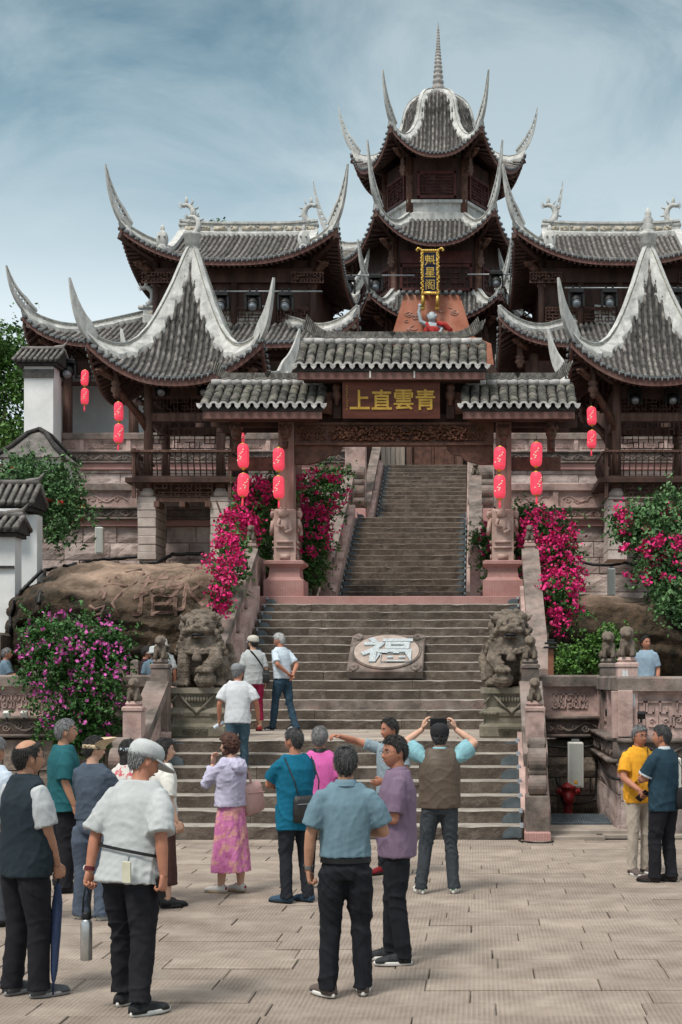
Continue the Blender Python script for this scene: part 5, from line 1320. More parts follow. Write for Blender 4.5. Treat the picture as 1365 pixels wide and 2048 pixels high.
def plant(name, label, cat, blobs, nleaf, lsize, lm, seed, nflow=0, fsize=.035, fm=None, clumps=60, cr=.12, fl_blobs=None, stems=(), group=None, stem_m=None, shell=.45, sprays=0):
    rs = np.random.default_rng(seed); root = thing(name, label, cat, (0, 0, 0), 0, group)
    B = np.array(blobs, float); vol = (B[:, 3] * B[:, 4] * B[:, 5]) ** .66; pr = vol / vol.sum()
    def sample(B, pr, n, sh):
        k = rs.choice(len(B), n, p=pr); d = rs.normal(size=(n, 3)); d /= np.linalg.norm(d, axis=1)[:, None]; r = rs.uniform(0, 1, n) ** sh
        bump = 1 + .22 * np.sin(d[:, 0] * 7 + k) * np.cos(d[:, 2] * 6 + k * 1.7) + rs.normal(0, .05, n)
        return B[k, :3] + d * B[k, 3:6] * (r * bump)[:, None]
    pts = sample(B, pr, int(nleaf * .45), shell)
    # leaf sprays: little twigs carrying leaves, give gaps and clumps
    nt_ = max(10, nleaf // 22); base = sample(B, pr, nt_, .3); c0 = B[:, :3].mean(0); dr = base - c0; dr /= (np.linalg.norm(dr, axis=1)[:, None] + 1e-6); dr += rs.normal(0, .6, dr.shape); dr[:, 2] += .1
    m_ = int(nleaf * .55 / nt_); tt = rs.uniform(0, 1, (nt_, m_, 1)); L = rs.uniform(.12, .34, (nt_, 1, 1)) * (lsize / .045)
    sp = base[:, None, :] + dr[:, None, :] * tt * L + rs.normal(0, .028 * lsize / .045, (nt_, m_, 3)); sp[:, :, 2] -= (tt[:, :, 0] ** 2) * .08
    pts = np.concatenate([pts, sp.reshape(-1, 3)])
    tag(link('foliage', leaves_mesh('foliage', pts, lsize, lm, rs), root), kind='stuff')
    if nflow:
        FB = np.array(fl_blobs if fl_blobs is not None else blobs, float); fv = (FB[:, 3] * FB[:, 4] * FB[:, 5]) ** .66; fp = fv / fv.sum()
        k = rs.choice(len(FB), clumps, p=fp); d = rs.normal(size=(clumps, 3)); d[:, 1] = -abs(d[:, 1]) * 1.0; d /= np.linalg.norm(d, axis=1)[:, None]
        cc = FB[k, :3] + d * FB[k, 3:6] * rs.uniform(.9, 1.14, (clumps, 1))
        per = max(3, nflow // clumps); cs = rs.uniform(.3, 1.25, clumps) * cr
        q = cc[:, None, :] + rs.normal(0, 1, (clumps, per, 3)) * cs[:, None, None] * np.array([1, .7, .8]); q = q.reshape(-1, 3)
        tag(link('blossoms', leaves_mesh('blossoms', q, fsize, fm, rs, .2, .8), root), kind='stuff')
    for pts_, r_ in stems:
        b = MB(); b.tube(pts_, r_, 7); b.build('stem', stem_m or M_stem, root, True)
    return root
def blob(px, py, D, rx, ry, rd=None):
    x, y, z = at(px, py, D); s = F / D; return (x, y, z, rx / s, (rd if rd is not None else rx) / s, ry / s)
# purple bush in front of the lower left balustrade
g = lambda px, py, D: at(px, py, D)
plant('purple_bougainvillea', 'round green bush covered with small purple blossoms below the boulder', 'bush',
      [blob(145, 1290, 21.2, 95, 58, 70), blob(110, 1330, 21, 66, 60, 60), blob(185, 1370, 21, 66, 80, 60), blob(140, 1420, 21, 70, 75, 50), blob(175, 1470, 21, 55, 40, 40), blob(90, 1270, 21.2, 45, 34, 50), blob(215, 1300, 21.2, 42, 40, 40)], 17000, .033, M_leafD, 5,
      900, .029, M_flowerP, 150, .05, fl_blobs=[blob(145, 1285, 21.1, 98, 62, 70), blob(200, 1350, 21, 66, 70, 60), blob(120, 1340, 20.9, 75, 60, 60), blob(165, 1430, 20.9, 72, 60, 50)],
      stems=[([g(150, 1560, 21), g(150, 1450, 21), g(140, 1330, 21)], [.05, .035, .015]), ([g(150, 1480, 21), g(190, 1400, 21)], [.03, .012]), ([g(150, 1470, 21), g(110, 1390, 21)], [.03, .012])])
plant('magenta_bougainvillea', 'magenta bougainvillea cascading over the left rail beside the gateway pillar', 'bush',
      [blob(535, 990, 31, 60, 36, 50), blob(500, 1040, 30.5, 50, 50, 40), blob(465, 1110, 27, 33, 60, 30), blob(447, 1170, 25.6, 20, 45, 25), blob(530, 1070, 31.3, 50, 60, 30)], 9500, .045, M_leafA, 6,
      3300, .036, M_flowerM, 150, .085, fl_blobs=[blob(480, 1060, 29.8, 36, 40, 30), blob(455, 1120, 26.4, 30, 45, 30), blob(447, 1180, 25.4, 18, 42, 20), blob(430, 1130, 25.6, 18, 14, 15), blob(515, 985, 30.5, 40, 26, 30)],
      stems=[([(-3.35, 31.5, 3.9), (-3.6, 31, 5), (-3.9, 30.5, 6)], [.05, .04, .02])])
plant('magenta_bougainvillea', 'bougainvillea filling the gap between the left gateway pillar and upper rail', 'bush',
      [blob(640, 1000, 32, 50, 40, 30), blob(625, 1070, 32, 40, 60, 30), blob(620, 1130, 32, 32, 55, 25), blob(655, 960, 32.3, 36, 20, 30), blob(600, 980, 32.2, 30, 26, 25)], 8000, .045, M_leafA, 7,
      1500, .034, M_flowerM, 90, .07, fl_blobs=[blob(640, 985, 31.6, 55, 40, 30), blob(630, 1060, 31.6, 40, 50, 25)], stems=[([(-1.95, 32, 3.9), (-1.9, 32, 5.4)], [.05, .03])])
plant('magenta_bougainvillea', 'dense magenta bougainvillea spilling down right of the right gateway pillar', 'bush',
      [blob(1085, 1060, 30.5, 60, 45, 40), blob(1110, 1130, 30, 48, 70, 40), blob(1120, 1200, 27.6, 42, 55, 35), blob(1055, 1040, 31, 30, 35, 20)], 8500, .045, M_leafA, 8,
      3500, .036, M_flowerM, 160, .085, fl_blobs=[blob(1095, 1070, 30.2, 52, 45, 40), blob(1115, 1130, 29.8, 48, 55, 40), blob(1125, 1185, 27.4, 40, 50, 35), blob(1112, 1242, 27.2, 26, 30, 20)], stems=[([(3.5, 30.5, 1.3), (3.45, 30.6, 3.5), (3.4, 30.5, 5)], [.06, .05, .02])])
plant('magenta_bougainvillea', 'leafy bougainvillea low between the upper rail and right gateway pillar', 'bush',
      [blob(978, 1080, 32, 22, 30, 20), blob(1030, 1075, 32, 26, 40, 20), blob(985, 1120, 32, 20, 30, 20), blob(1035, 1130, 32, 22, 36, 18)], 3800, .045, M_leafA, 9,
      500, .032, M_flowerM, 40, .06, stems=[([(2.1, 32, 3.9), (2.1, 32, 4.9)], [.04, .02])])
plant('magenta_bougainvillea', 'large bright green bougainvillea overhanging the wall at the right edge', 'bush',
      [blob(1310, 1060, 29, 75, 55, 60), blob(1345, 1120, 28.5, 70, 80, 60), blob(1360, 1200, 28, 60, 55, 50), blob(1265, 1050, 29.3, 40, 30, 30), blob(1355, 1020, 29, 55, 35, 40)], 14500, .05, M_leafB, 10,
      1700, .036, M_flowerM, 62, .085, fl_blobs=[blob(1290, 1110, 28.6, 60, 50, 40), blob(1335, 1130, 28.2, 60, 60, 50), blob(1290, 1040, 28.8, 60, 35, 40)], stems=[([(6.9, 28.8, 1.3), (6.6, 28.6, 3.2), (6.0, 28.6, 4.6)], [.05, .04, .02])])
plant('dark_shrub', 'low dark green shrub behind the balustrade under the bougainvillea', 'shrub',
      [blob(1210, 1290, 26, 42, 30, 30), blob(1170, 1320, 26, 50, 26, 30), blob(1140, 1330, 25.5, 25, 30, 20), blob(1235, 1320, 26, 30, 25, 20)], 6500, .04, M_leafT, 11, stems=[([(4.2, 26, 1.2), (4.2, 26, 2.4)], [.03, .02])])
plant('rose_bush', 'green rose bush with a few red blooms hanging over the wall at left', 'bush',
      [blob(90, 980, 33, 75, 55, 60), blob(120, 1020, 32.8, 50, 50, 40), blob(50, 960, 33, 50, 50, 50), blob(115, 1060, 32.6, 22, 28, 20)], 10500, .05, M_leafB, 12,
      90, .04, mat('red_rose', (.5, .01, .015), (.65, .03, .04), 9, bump=0), 10, .04, stems=[([(-8.9, 33.4, 4.0), (-8.6, 33, 6.2)], [.05, .03])])
tr = plant('leafy_tree', 'bright green leafy tree behind the white wall at the left edge', 'tree',
      [blob(10, 700, 54, 60, 50, 60), blob(0, 760, 54, 75, 60, 60), blob(-20, 840, 54, 80, 60, 60), blob(25, 870, 53, 50, 40, 40), blob(-60, 720, 54, 80, 70, 70), blob(40, 780, 53.5, 30, 35, 30), blob(-60, 900, 54, 100, 60, 60)], 16000, .085, M_leafT, 13,
      stems=[([(-17.6, 54, 0), (-17.4, 54, 8), (-17, 54, 13)], [.35, .28, .1]), ([(-17.4, 54, 9), (-16.2, 53.6, 12.4)], [.16, .05]), ([(-17.3, 54, 8), (-15.8, 53.4, 11)], [.14, .04])], shell=.5)
plant('roof_sprig', 'thin leafy sprig growing above the left hall ridge', 'plant', [blob(435, 450, 55, 22, 12, 10)], 90, .07, M_leafD, 14, stems=[([at(440, 470, 55), at(432, 445, 55), at(425, 436, 55)], [.02, .015, .005]), ([at(435, 465, 55), at(448, 448, 55)], [.012, .005])])

# ================================================================ STREET FURNITURE AND FITTINGS
def lantern_proto():
    m = MB(); prof = [(.05, -.235), (.085, -.235), (.11, -.2), (.125, -.15), (.125, .15), (.11, .2), (.085, .235), (.05, .235)]
    n = 24; rs = []
    for r_, z in prof: rs.append([((r_ * (1.0 if j % 2 else .95)) * math.cos(2 * math.pi * j / n), (r_ * (1.0 if j % 2 else .95)) * math.sin(2 * math.pi * j / n), z) for j in range(n)])
    m.rings(rs, True); shade = m.mesh('shade', [M_lantern], False)
    m = MB(); m.lathe((0, 0, 0), [(.055, .232), (.06, .25), (.04, .255), (.01, .28)], 12); m.lathe((0, 0, 0), [(.01, -.29), (.04, -.26), (.06, -.25), (.055, -.232)], 12); cap = m.mesh('gold_cap', [M_gold], True)
    r = random.Random(2); m = MB()
    for k in range(7):
        a = -1.57 + r.uniform(-.7, .7); z = r.uniform(-.12, .12); m.ell((.124 * math.cos(a), .124 * math.sin(a), z), (.022, .012, .02), 7, 5)
    mk = m.mesh('gold_motif', [mat('pale_gold_print', (.85, .5, .4), (.9, .6, .5), 5, bump=0)], True)
    m = MB(); m.tube([(0, 0, -.28), (0, 0, -.44)], [.018, .026], 7); m.tube([(0, 0, -.23), (0, 0, -.28)], .006, 5); ts = m.mesh('tassel', [M_lantern], True)
    m = MB(); m.tube([(0, 0, .25), (0, 0, .38)], .006, 5); st = m.mesh('cord', [M_black])
    return shade, cap, mk, ts, st
LP = lantern_proto()
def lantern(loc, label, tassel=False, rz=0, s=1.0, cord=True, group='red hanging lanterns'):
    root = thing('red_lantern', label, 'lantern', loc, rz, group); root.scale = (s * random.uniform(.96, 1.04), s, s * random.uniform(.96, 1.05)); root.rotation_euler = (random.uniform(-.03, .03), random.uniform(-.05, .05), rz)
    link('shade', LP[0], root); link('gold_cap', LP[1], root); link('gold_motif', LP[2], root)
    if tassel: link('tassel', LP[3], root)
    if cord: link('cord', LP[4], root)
for (px, nm, D, ys, s) in ((487, 'outermost left bay of the gateway', 29.5, (912, 970), 1.0), (558, 'left gateway pillar', 29.4, (919, 975), 1.0), (1000, 'right gateway pillar', 29.4, (917, 974), 1.0), (1073, 'outermost right bay of the gateway', 29.5, (909, 967), 1.0),
                       (238, 'left pavilion\'s front left eave', 33.4, (823, 867), .9), (1184, 'right pavilion\'s front left eave', 33.4, (832, 879), .9), (170, 'gallery eave at far left', 46.6, (756, 793), 1.05)):
    for k, py in enumerate(ys):
        lantern(at(px, py, D), f'{"upper" if k == 0 else "lower"} red lantern hanging at the {nm}', tassel=(k == 1), rz=random.uniform(-.5, .5), s=s)
lantern(at(482, 880, 31.5), 'small partly hidden red lantern behind the left gateway beam', s=.7)

def stage_light(loc, label, s=1.0, rz=0):
    root = thing('stage_light', label, 'spotlight', loc, rz, 'stage lights hung under the eaves'); root.scale = (s, s, s)
    b = MB(); b.bevbox((0, 0, .22), (.34, .22, .1), .02); b.tube([(-.08, 0, .27), (-.08, 0, .36)], .025, 6); b.tube([(.08, 0, .27), (.08, 0, .36)], .025, 6); b.build('base_box', M_black, root)
    for sx in (-1, 1):
        b = MB(); b.bevbox((sx * .17, 0, .02), (.05, .16, .36), .015); b.build('yoke_arm', M_black, root)
    b = MB(); b.lathe((0, 0, 0), [(.1, -.16), (.135, -.12), (.14, .05), (.11, .16), (.05, .18)], 14); b.xform(Matrix.Rotation(R(-52), 4, 'X')); b.build('lamp_head', M_black, root, True)
    b = MB(); b.lathe((0, 0, 0), [(.085, -.165), (.088, -.175), (.0, -.19)], 14); b.xform(Matrix.Rotation(R(-52), 4, 'X')); b.build('lens', M_lens, root, True)
    b = MB(); b.lathe((0, 0, 0), [(.1, -.16), (.104, -.178), (.084, -.178), (.08, -.16)], 14); b.xform(Matrix.Rotation(R(-52), 4, 'X')); b.build('lens_ring', M_metal, root, True)
def truss(label, x0, x1, y, z, group='truss pipes carrying stage lights'):
    b = MB(); b.tube([(x0, y, z), (x1, y, z)], .03, 8); tag(b.build('truss_pipe', M_metal, None, True), label, 'pipe', group)
truss('steel pipe under the left hall eave carrying three stage lights', at(425, 585, 48.4)[0], at(645, 585, 48.4)[0], 48.4, at(0, 583, 48.4)[2])
for k, px in enumerate((443, 507, 572)): stage_light(at(px, 607, 48.2), f'{("first", "second", "third")[k]} stage light from the left on the left hall pipe', 1.45)
truss('steel pipe under the right hall eave carrying stage lights', at(1130, 576, 48.4)[0], at(1400, 576, 48.4)[0], 48.4, at(0, 576, 48.4)[2])
for k, px in enumerate((1153, 1219, 1350)): stage_light(at(px, 601, 48.2), f'{("first", "second", "third")[k]} stage light from the left on the right hall pipe', 1.45)
truss('thin pipe left of the pagoda plaque below the second roof', at(680, 552, 53)[0], at(830, 548, 53)[0], 53, at(0, 551, 53)[2])
truss('thin pipe right of the pagoda plaque below the second roof', at(935, 549, 53)[0], at(1050, 549, 53)[0], 53, at(0, 549, 53)[2])
for px, py, D, l in ((697, 575, 52.8, 'stage light at the gap between left hall and pagoda'), (752, 570, 52.8, 'stage light beside the pagoda\'s left lower horn'), (993, 563, 52.8, 'stage light beside the pagoda\'s right lower horn'), (138, 742, 46.7, 'stage light above the white pier at upper left'),
                    (325, 780, 34.2, 'dark stage light under the left pavilion eave, left of the pair'), (410, 780, 34.2, 'dark stage light under the left pavilion eave, right of the pair'), (1270, 796, 34.2, 'dark stage light under the right pavilion eave, left of the pair'), (1345, 796, 34.2, 'dark stage light under the right pavilion eave, right of the pair')):
    stage_light(at(px, py, D), l, 1.4 if D > 40 else .9)

def column_speaker(label, px, py0, py1, D, w, yoff=-.1, logo=False):
    x, y, z0 = at(px, py1, D); z1 = at(px, py0, D)[2]; h = z1 - z0
    root = thing('column_speaker', label, 'loudspeaker', (x, y, z0), 0)
    b = MB(); b.bevbox((0, 0, h / 2), (w, w * .8, h), .015); b.build('casing', M_speaker, root)
    b = MB(); b.box((0, -w * .4 - .006, h / 2), (w * .82, .012, h * .93)); b.build('grille', M_grille, root)
    b = MB(); b.box((0, .0, h + .02), (w * .5, w * .4, .05)); b.box((0, w * .5, h * .5), (.05, w, .08)); b.build('bracket', M_metal, root)
    if logo: b = MB(); b.box((0, -w * .4 - .016, h * .12), (.05, .006, .045)); b.build('orange_badge', mat('orange_badge', (.7, .35, .03), None, 3, bump=0), root)
column_speaker('large pale column loudspeaker above the red hydrant', 1151, 1484, 1574, 21.6, .235, logo=True)
column_speaker('slim white column loudspeaker on the block wall left of the pavilion pier', 200, 1055, 1107, 35.5, .2)
column_speaker('slim white column loudspeaker on the block wall under the right bushes', 1223, 1137, 1191, 31.5, .17)
column_speaker('pale loudspeaker half hidden behind the navy shirt man', 1346, 1515, 1590, 18.6, .2)
# hydrant
hy = thing('fire_hydrant', 'small weathered red fire hydrant beside the stairs', 'fire hydrant', (at(1137, 1630, 21.55)[0], 21.55, .0)); hy.scale = (.82, .82, .86)
b = MB(); b.lathe((0, 0, 0), [(.12, 0), (.12, .04), (.085, .05), (.08, .3), (.09, .31), (.1, .33), (.1, .36), (.14, .37), (.14, .41), (.12, .43), (.11, .5), (.15, .51), (.15, .55), (.1, .57), (.06, .61), (.02, .62)], 16); b.build('barrel', M_red, hy, True)
b = MB(); b.tube([(0, 0, .33), (0, -.17, .33)], .075, 14); b.tube([(0, -.17, .33), (0, -.2, .33)], .1, 14); b.build('front_outlet', M_red, hy, True)
for s in (-1, 1): b = MB(); b.tube([(s * .08, 0, .44), (s * .19, -.03, .46)], [.045, .055], 12); b.tube([(s * .19, -.03, .46), (s * .215, -.03, .465)], .06, 12); b.build('side_outlet', M_red, hy, True)
gr_ = thing('drain_grate', 'grey metal mesh cover on the ground in front of the hydrant', 'grate', (at(1158, 1640, 20.6)[0], 20.2, .1), R(-2)); gr_.scale = (1, 2.0, 1)
b = MB()
for k in range(26): b.box((-.42 + k * .034, 0, 0), (.012, .62, .02))
for k in range(8): b.box((0, -.3 + k * .086, .004), (.86, .014, .02))
for s in (-1, 1): b.box((0, s * .31, .0), (.9, .035, .03)); b.box((s * .44, 0, 0), (.035, .66, .03))
b.build('grille', M_darkgrey, gr_)
b = MB(); b.box((0, 0, -.035), (.9, .64, .05)); b.build('cover_plate', mat('pale_cover', (.2, .2, .19), (.34, .33, .31), 9, rough=.6, bump=.2), gr_)
gl = thing('garden_lamp', 'brown post lamp with flat black cap behind the right balustrade', 'lamp post', (at(1102, 1350, 23.5)[0], 23.5, Z1))
b = MB(); b.bevbox((0, 0, .7), (.09, .09, 1.4), .01); b.build('post', mat('brown_lamp_paint', (.2, .08, .05), (.28, .13, .08), 4, bump=.1), gl)
b = MB(); b.bevbox((0, 0, 1.49), (.2, .2, .03), .005); b.bevbox((0, 0, 1.53), (.12, .12, .05), .005); b.bevbox((0, 0, 1.42), (.24, .24, .03), .01); b.build('cap', M_black, gl)
# step lights: wedge shaped housings on the stair ends
b = MB(); o = [(0, 0), (.27, 0), (.27, .12), (.2, .145), (.1, .14), (.02, .08)]; b.prism([(p[0] - .2, p[1]) for p in o], .09); SLM = b.mesh('housing', [M_darkgrey])
b = MB(); b.prism([(.2 - p[0], p[1]) for p in reversed(o)], .09); SLM2 = b.mesh('housing', [M_darkgrey])
b = MB(); b.box((.07, .05, .17), (.05, .05, .07)); b.tube([(.07, .05, .1), (.07, .05, .16)], .012, 5); KNB = b.mesh('lamp_clip', [M_lens])
def step_light(x, y, z, s, side, lab, grp):
    root = thing('step_light', lab, 'step light', (x, y, z), 0, grp); root.scale = (s, s, s); link('housing', SLM if side > 0 else SLM2, root); link('lamp_clip', KNB, root, (0 if side > 0 else -.14, 0, 0))
for k in range(7): step_light(2.29, 18.56 + k * TR, k * RI + .004 + (0 if k else .01), .95, 1, 'grey wedge step light at the right end of a lowest flight step', 'step lights right of the lowest flight')
for k in range(5, 7): step_light(-2.62, 18.56 + k * TR, k * RI + .004, .9, -1, 'grey wedge step light at the left end of a lowest flight step', 'step lights left of the lowest flight')
for k in range(15): step_light(-2.56, 24.76 + k * TR, Z1 + k * RI + .004, .75, -1, 'grey step light along the left end of the middle flight', 'step lights left of the middle flight')
for k in range(12, 15): step_light(2.56, 24.76 + k * TR, Z1 + k * RI + .004, .8, 1, 'grey step light near the top right of the middle flight', 'step lights right of the middle flight')
for k in range(1, 16):
    step_light(-1.42, 32.86 + k * .34, Z2 + k * RI + .004, .72, -1, 'small grey step light along the left end of the upper flight', 'step lights left of the upper flight')
    step_light(1.42, 32.86 + k * .34, Z2 + k * RI + .004, .72, 1, 'small grey step light along the right end of the upper flight', 'step lights right of the upper flight')
for k in range(4, 17, 1): step_light(-1.3, 42.46 + k * .34, Z3 + k * RI + .004, .7, -1, 'small grey step light left of the top flight', 'step lights left of the top flight')
ORD = ('', 'first', 'second', 'third', 'fourth', 'fifth', 'sixth', 'seventh', 'eighth', 'ninth', 'tenth', 'eleventh', 'twelfth', 'thirteenth', 'fourteenth', 'fifteenth', 'sixteenth', 'seventeenth')
cnt = {}
for o in [o for o in bpy.data.objects if o.get('category') == 'step light']:
    g_ = o['group']; cnt[g_] = cnt.get(g_, 0) + 1; o['label'] = f"small grey step light, {ORD[cnt[g_]]} from the bottom, on the {'right' if 'right' in g_ else 'left'} of the {g_.split(' of the ')[1]}"
# cables
def onr(p):
    o = Vector((CX, 0, CZ)); d = (Vector(p) - o); h = bv.ray_cast(o, d.normalized()); return h[0] - d.normalized() * .06 if h[0] and h[3] < d.length + 3 else Vector(p)
def cable(label, pts, r=.025, m=M_black, group=None):
    b = MB(); P = [Vector(p) for p in pts]; q = []
    if 'boulder' in label or 'white wall' in label:
        P = [onr(P[i].lerp(P[i + 1], t)) for i in range(len(P) - 1) for t in (0, .33, .66)]
    for i in range(len(P) - 1):
        for t in np.linspace(0, 1, 6, endpoint=False):
            v = P[i].lerp(P[i + 1], t); v.z -= .05 * min(1, (P[i + 1] - P[i]).length) * math.sin(math.pi * t); q.append(v)
    q.append(P[-1]); b.tube(q, r, 6); tag(b.build('cable', m, None, True), label, 'cable', group)
cable('bundle of black cables draped along the top of the carved boulder', [(-8.6, 33.2, 3.9), at(90, 1140, 33.5), at(150, 1128, 34), at(210, 1118, 34.6), at(280, 1112, 34.6), at(284, 1126, 33.8), at(316, 1124, 33.8), at(345, 1108, 34.6), at(440, 1105, 35)], .045)
cable('black cable following the edge of the white wall down to the left', [at(85, 1140, 27.1), at(60, 1165, 27), at(35, 1190, 26.9), at(22, 1230, 26.8), at(20, 1300, 26.6)], .04)
cable('black cables strung on the block wall right of the bougainvillea', [at(1160, 1122, 35.6), at(1200, 1130, 35.5), at(1250, 1125, 35.5), at(1300, 1132, 35.4)], .04)
cable('black cable under the frieze of the right balustrade', [(2.75, 21.72, 1.1), (3.6, 21.7, 1.09)], .018)
cable('black cable around the red band of the corner bastion', [(3.6, 21.6, .98), (3.56, 18.95, .8), (3.62, 18.8, .78), (6, 18.78, .78)], .02)
cable('black cable running down beside the hydrant to the grate', [(3.62, 21.75, .95), (3.6, 21.7, .25), (3.1, 21.5, .2), (2.98, 21.7, .6)], .018)
cable('thin black cable along the foot of the stairs', [(-2.8, 18.52, .02), (0, 18.5, .03), (2.3, 18.5, .02), (2.36, 18.12, .02), (2.76, 18.1, .02)], .012)
for k, (px, py, D) in enumerate(((1076, 1424, 21.8), (1207, 1424, 21.6), (1218, 1425, 20.5), (1237, 1428, 19.2), (1283, 1430, 18.6), (14, 1428, 21.6), (49, 1428, 21.6))):
    root = thing('flood_light', ('small black floodlight on the ledge beside the right stair rail', 'small black floodlight at the recess corner above the hydrant', 'small black floodlight just right of the recess corner', 'small black floodlight on the oblique ledge near the painted post', 'small black floodlight right of the painted lion post', 'small pale floodlight on the ledge at the left photo edge', 'small pale floodlight on the left ledge nearer the purple bush')[k], 'floodlight', at(px, py, D), 0, 'small ledge floodlights' if k < 5 else 'ledge floodlights at left')
    b = MB(); b.bevbox((0, 0, 0), (.1, .07, .09), .01); b.xform(Matrix.Rotation(.5, 4, 'X')); b.build('lamp_body', M_black if k < 5 else M_speaker, root); b = MB(); b.bar((0, 0, -.05), (0, 0, -.1), .03); b.build('stand', M_black, root)

# ================================================================ GUARDIAN LIONS
def guardian(label, loc, side):
    """side=+1: raised paw to the viewer's right"""
    root = thing('guardian_lion', label, 'stone lion', loc, 0)
    m = MB()
    m.ell((0, .12, .36), (.34, .36, .36)); m.ell((0, -.06, .62), (.3, .27, .27)); m.ell((0, .25, .3), (.38, .3, .3))
    # head
    m.ell((0, -.16, .93), (.23, .22, .2)); m.ell((0, -.34, .88), (.15, .12, .085)); m.ell((0, -.33, .77), (.12, .1, .035)); m.ell((0, -.42, .925), (.06, .05, .04))
    for s in (-1, 1):
        m.ell((s * .1, -.33, 1.0), (.075, .06, .04), rot=(0, s * .4, 0)); m.ell((s * .09, -.38, .955), .034); m.ell((s * .13, -.36, .87), (.055, .06, .05))
        m.tube([(s * .2, -.1, .98), (s * .28, -.08, 1.06), (s * .33, -.02, 1.12)], [(.06, .03), (.055, .025), .012], 6)
        m.ell((s * .26, .1, .28), (.14, .24, .25)); m.ell((s * .28, -.1, .06), (.12, .2, .07))
        for q in range(4): m.ell((s * .28 + (q - 1.5) * .055, -.28, .055), (.032, .05, .045))
    sl = -side
    m.tube([(sl * .2, -.18, .6), (sl * .23, -.24, .35), (sl * .23, -.26, .05)], [.13, .105, .1], 10); m.ell((sl * .23, -.32, .06), (.12, .14, .065))
    m.tube([(side * .2, -.18, .6), (side * .26, -.3, .42), (side * .16, -.42, .3)], [.13, .12, .1], 10); m.ell((side * .13, -.46, .27), (.13, .12, .075)); m.ell((side * .13, -.43, .12), (.17, .15, .13))
    for q in range(4):
        for yy in ((-.57, .26),): m.ell((side * .13 + (q - 1.5) * .06, yy[0], yy[1]), (.035, .04, .045))
        m.ell((sl * .23 + (q - 1.5) * .055, -.44, .05), (.032, .045, .04))
    m.ell((0, -.2, 1.03), (.09, .08, .06)); m.ell((0, -.30, 1.04), .055)
    # mane curls
    r = random.Random(3)
    for k in range(74):
        a = r.uniform(0, 2 * math.pi); e = r.uniform(-.35, 1.2); rr = .27
        x = rr * math.cos(a) * math.cos(e) * 1.1; y = -.02 + rr * math.sin(a) * math.cos(e); z = .93 + .24 * math.sin(e)
        if y < -.2 and z < 1.06: continue
        m.ell((x, y, z), r.uniform(.045, .065), 7, 6)
    for s in (-1, 1):
        for k in range(5): m.ell((s * (.24 + .03 * k % 2), -.15 + .02 * k, .84 - k * .075), .062, 7, 6)
    for k in range(13):
        a = -math.pi + math.pi * k / 12; m.ell((.3 * math.cos(a), -.12 + .24 * math.sin(a), .68 - .12 * abs(math.sin(a))), .038, 6, 5)
    m.tube([(.29 * math.cos(a), -.1 + .26 * math.sin(a), .66 - .14 * abs(math.sin(a))) for a in np.linspace(-math.pi, 0, 14)], .035, 6)
    m.ell((0, -.37, .5), (.065, .05, .06)); m.tube([(side * .36, .2, .1), (side * .4, .3, .45), (side * .34, .36, .7)], [.09, .1, .05], 8)
    for k in range(4): m.ell((side * .37, .25, .15 + k * .16), .075, 7, 6)
    W = [(rng.normal(size=3) * 60, rng.uniform(0, 6)) for _ in range(5)]
    def d(co, no):
        s = sum(np.sin(co @ v + p)[:, None] for v, p in W) * .0016
        return co + no * s
    link('body', remesh(m, .0125, 1, d, [M_carved], 'lion_body'), root)
    b = MB(); b.ell((0, -.395, .8), (.1, .04, .035)); b.build('mouth_hollow', M_black, root, True)
    b = MB(); b.lathe((0, -.42, .4), [(.02, 0), (.07, .0), (.075, .04), (.06, .09), (.02, .12)], 12); b.build('bell', M_carved, root, True)
    # waisted pedestal (octagonal-ish) with lotus band
    pz = Z1 - loc[2]
    b = MB(); h = -pz; 
    def ring(w, z, d_=None): d_ = d_ or w; c = .12; return [(x * w, y * d_, z) for x, y in ((-1, -1 + c), (-1 + c, -1), (1 - c, -1), (1, -1 + c), (1, 1 - c), (1 - c, 1), (-1 + c, 1), (-1, 1 - c))]
    prof = [(.5, 0), (.52, .03), (.52, .17), (.47, .2), (.45, .22), (.45, .3), (.47, .33), (.48, .38), (.46, .42), (.41, .46), (.42, .5), (.44, .6), (.45, .66), (.5, .665), (.5, .75)]
    b.rings([ring(w * .92, z * h / .75 + pz) for w, z in prof], True); b.build('pedestal', mat('pedestal_greenish_stone', (.14, .125, .095), (.27, .24, .19), 4, bump=.5, stain=(.07, .07, .04), stain_amt=.6), root)
    b = MB(); y_ = -.465
    for s in (-1, 1):
        b.bar((s * .28, y_ + .05, pz + .66 * h / .75), (0, y_ + .03, pz + .36 * h / .75), .035, .03); b.bar((s * .42, y_ + .06, pz + .5 * h / .75), (s * .3, y_ + .05, pz + .64 * h / .75), .03, .03)
        for k in range(5): b.ell((s * (.34 - k * .05 + .1), y_ + .02, pz + .37 * h / .75), (.05, .03, .035), 7, 5)
    for k in range(10): b.ell(((k - 4.5) * .045, y_ + .05, pz + (.58 - .03 * abs(k - 4.5) * 0) * h / .75), (.025, .02, .05), 6, 5)
    relief_fret(b, -.2, pz + .05, .4, .1, y_ - .012, 3, .02, .014)
    tag(b.build('pedestal_carving', MATS['pedestal_greenish_stone'], root, True), kind='stuff')
    return root
guardian('left stone guardian lion with open mouth and bell, on a carved pedestal', (-2.46, 21.6, Z1 + .76), 1)
guardian('right stone guardian lion with closed muzzle and bell, on a carved pedestal', (2.28, 21.6, Z1 + .76), -1)
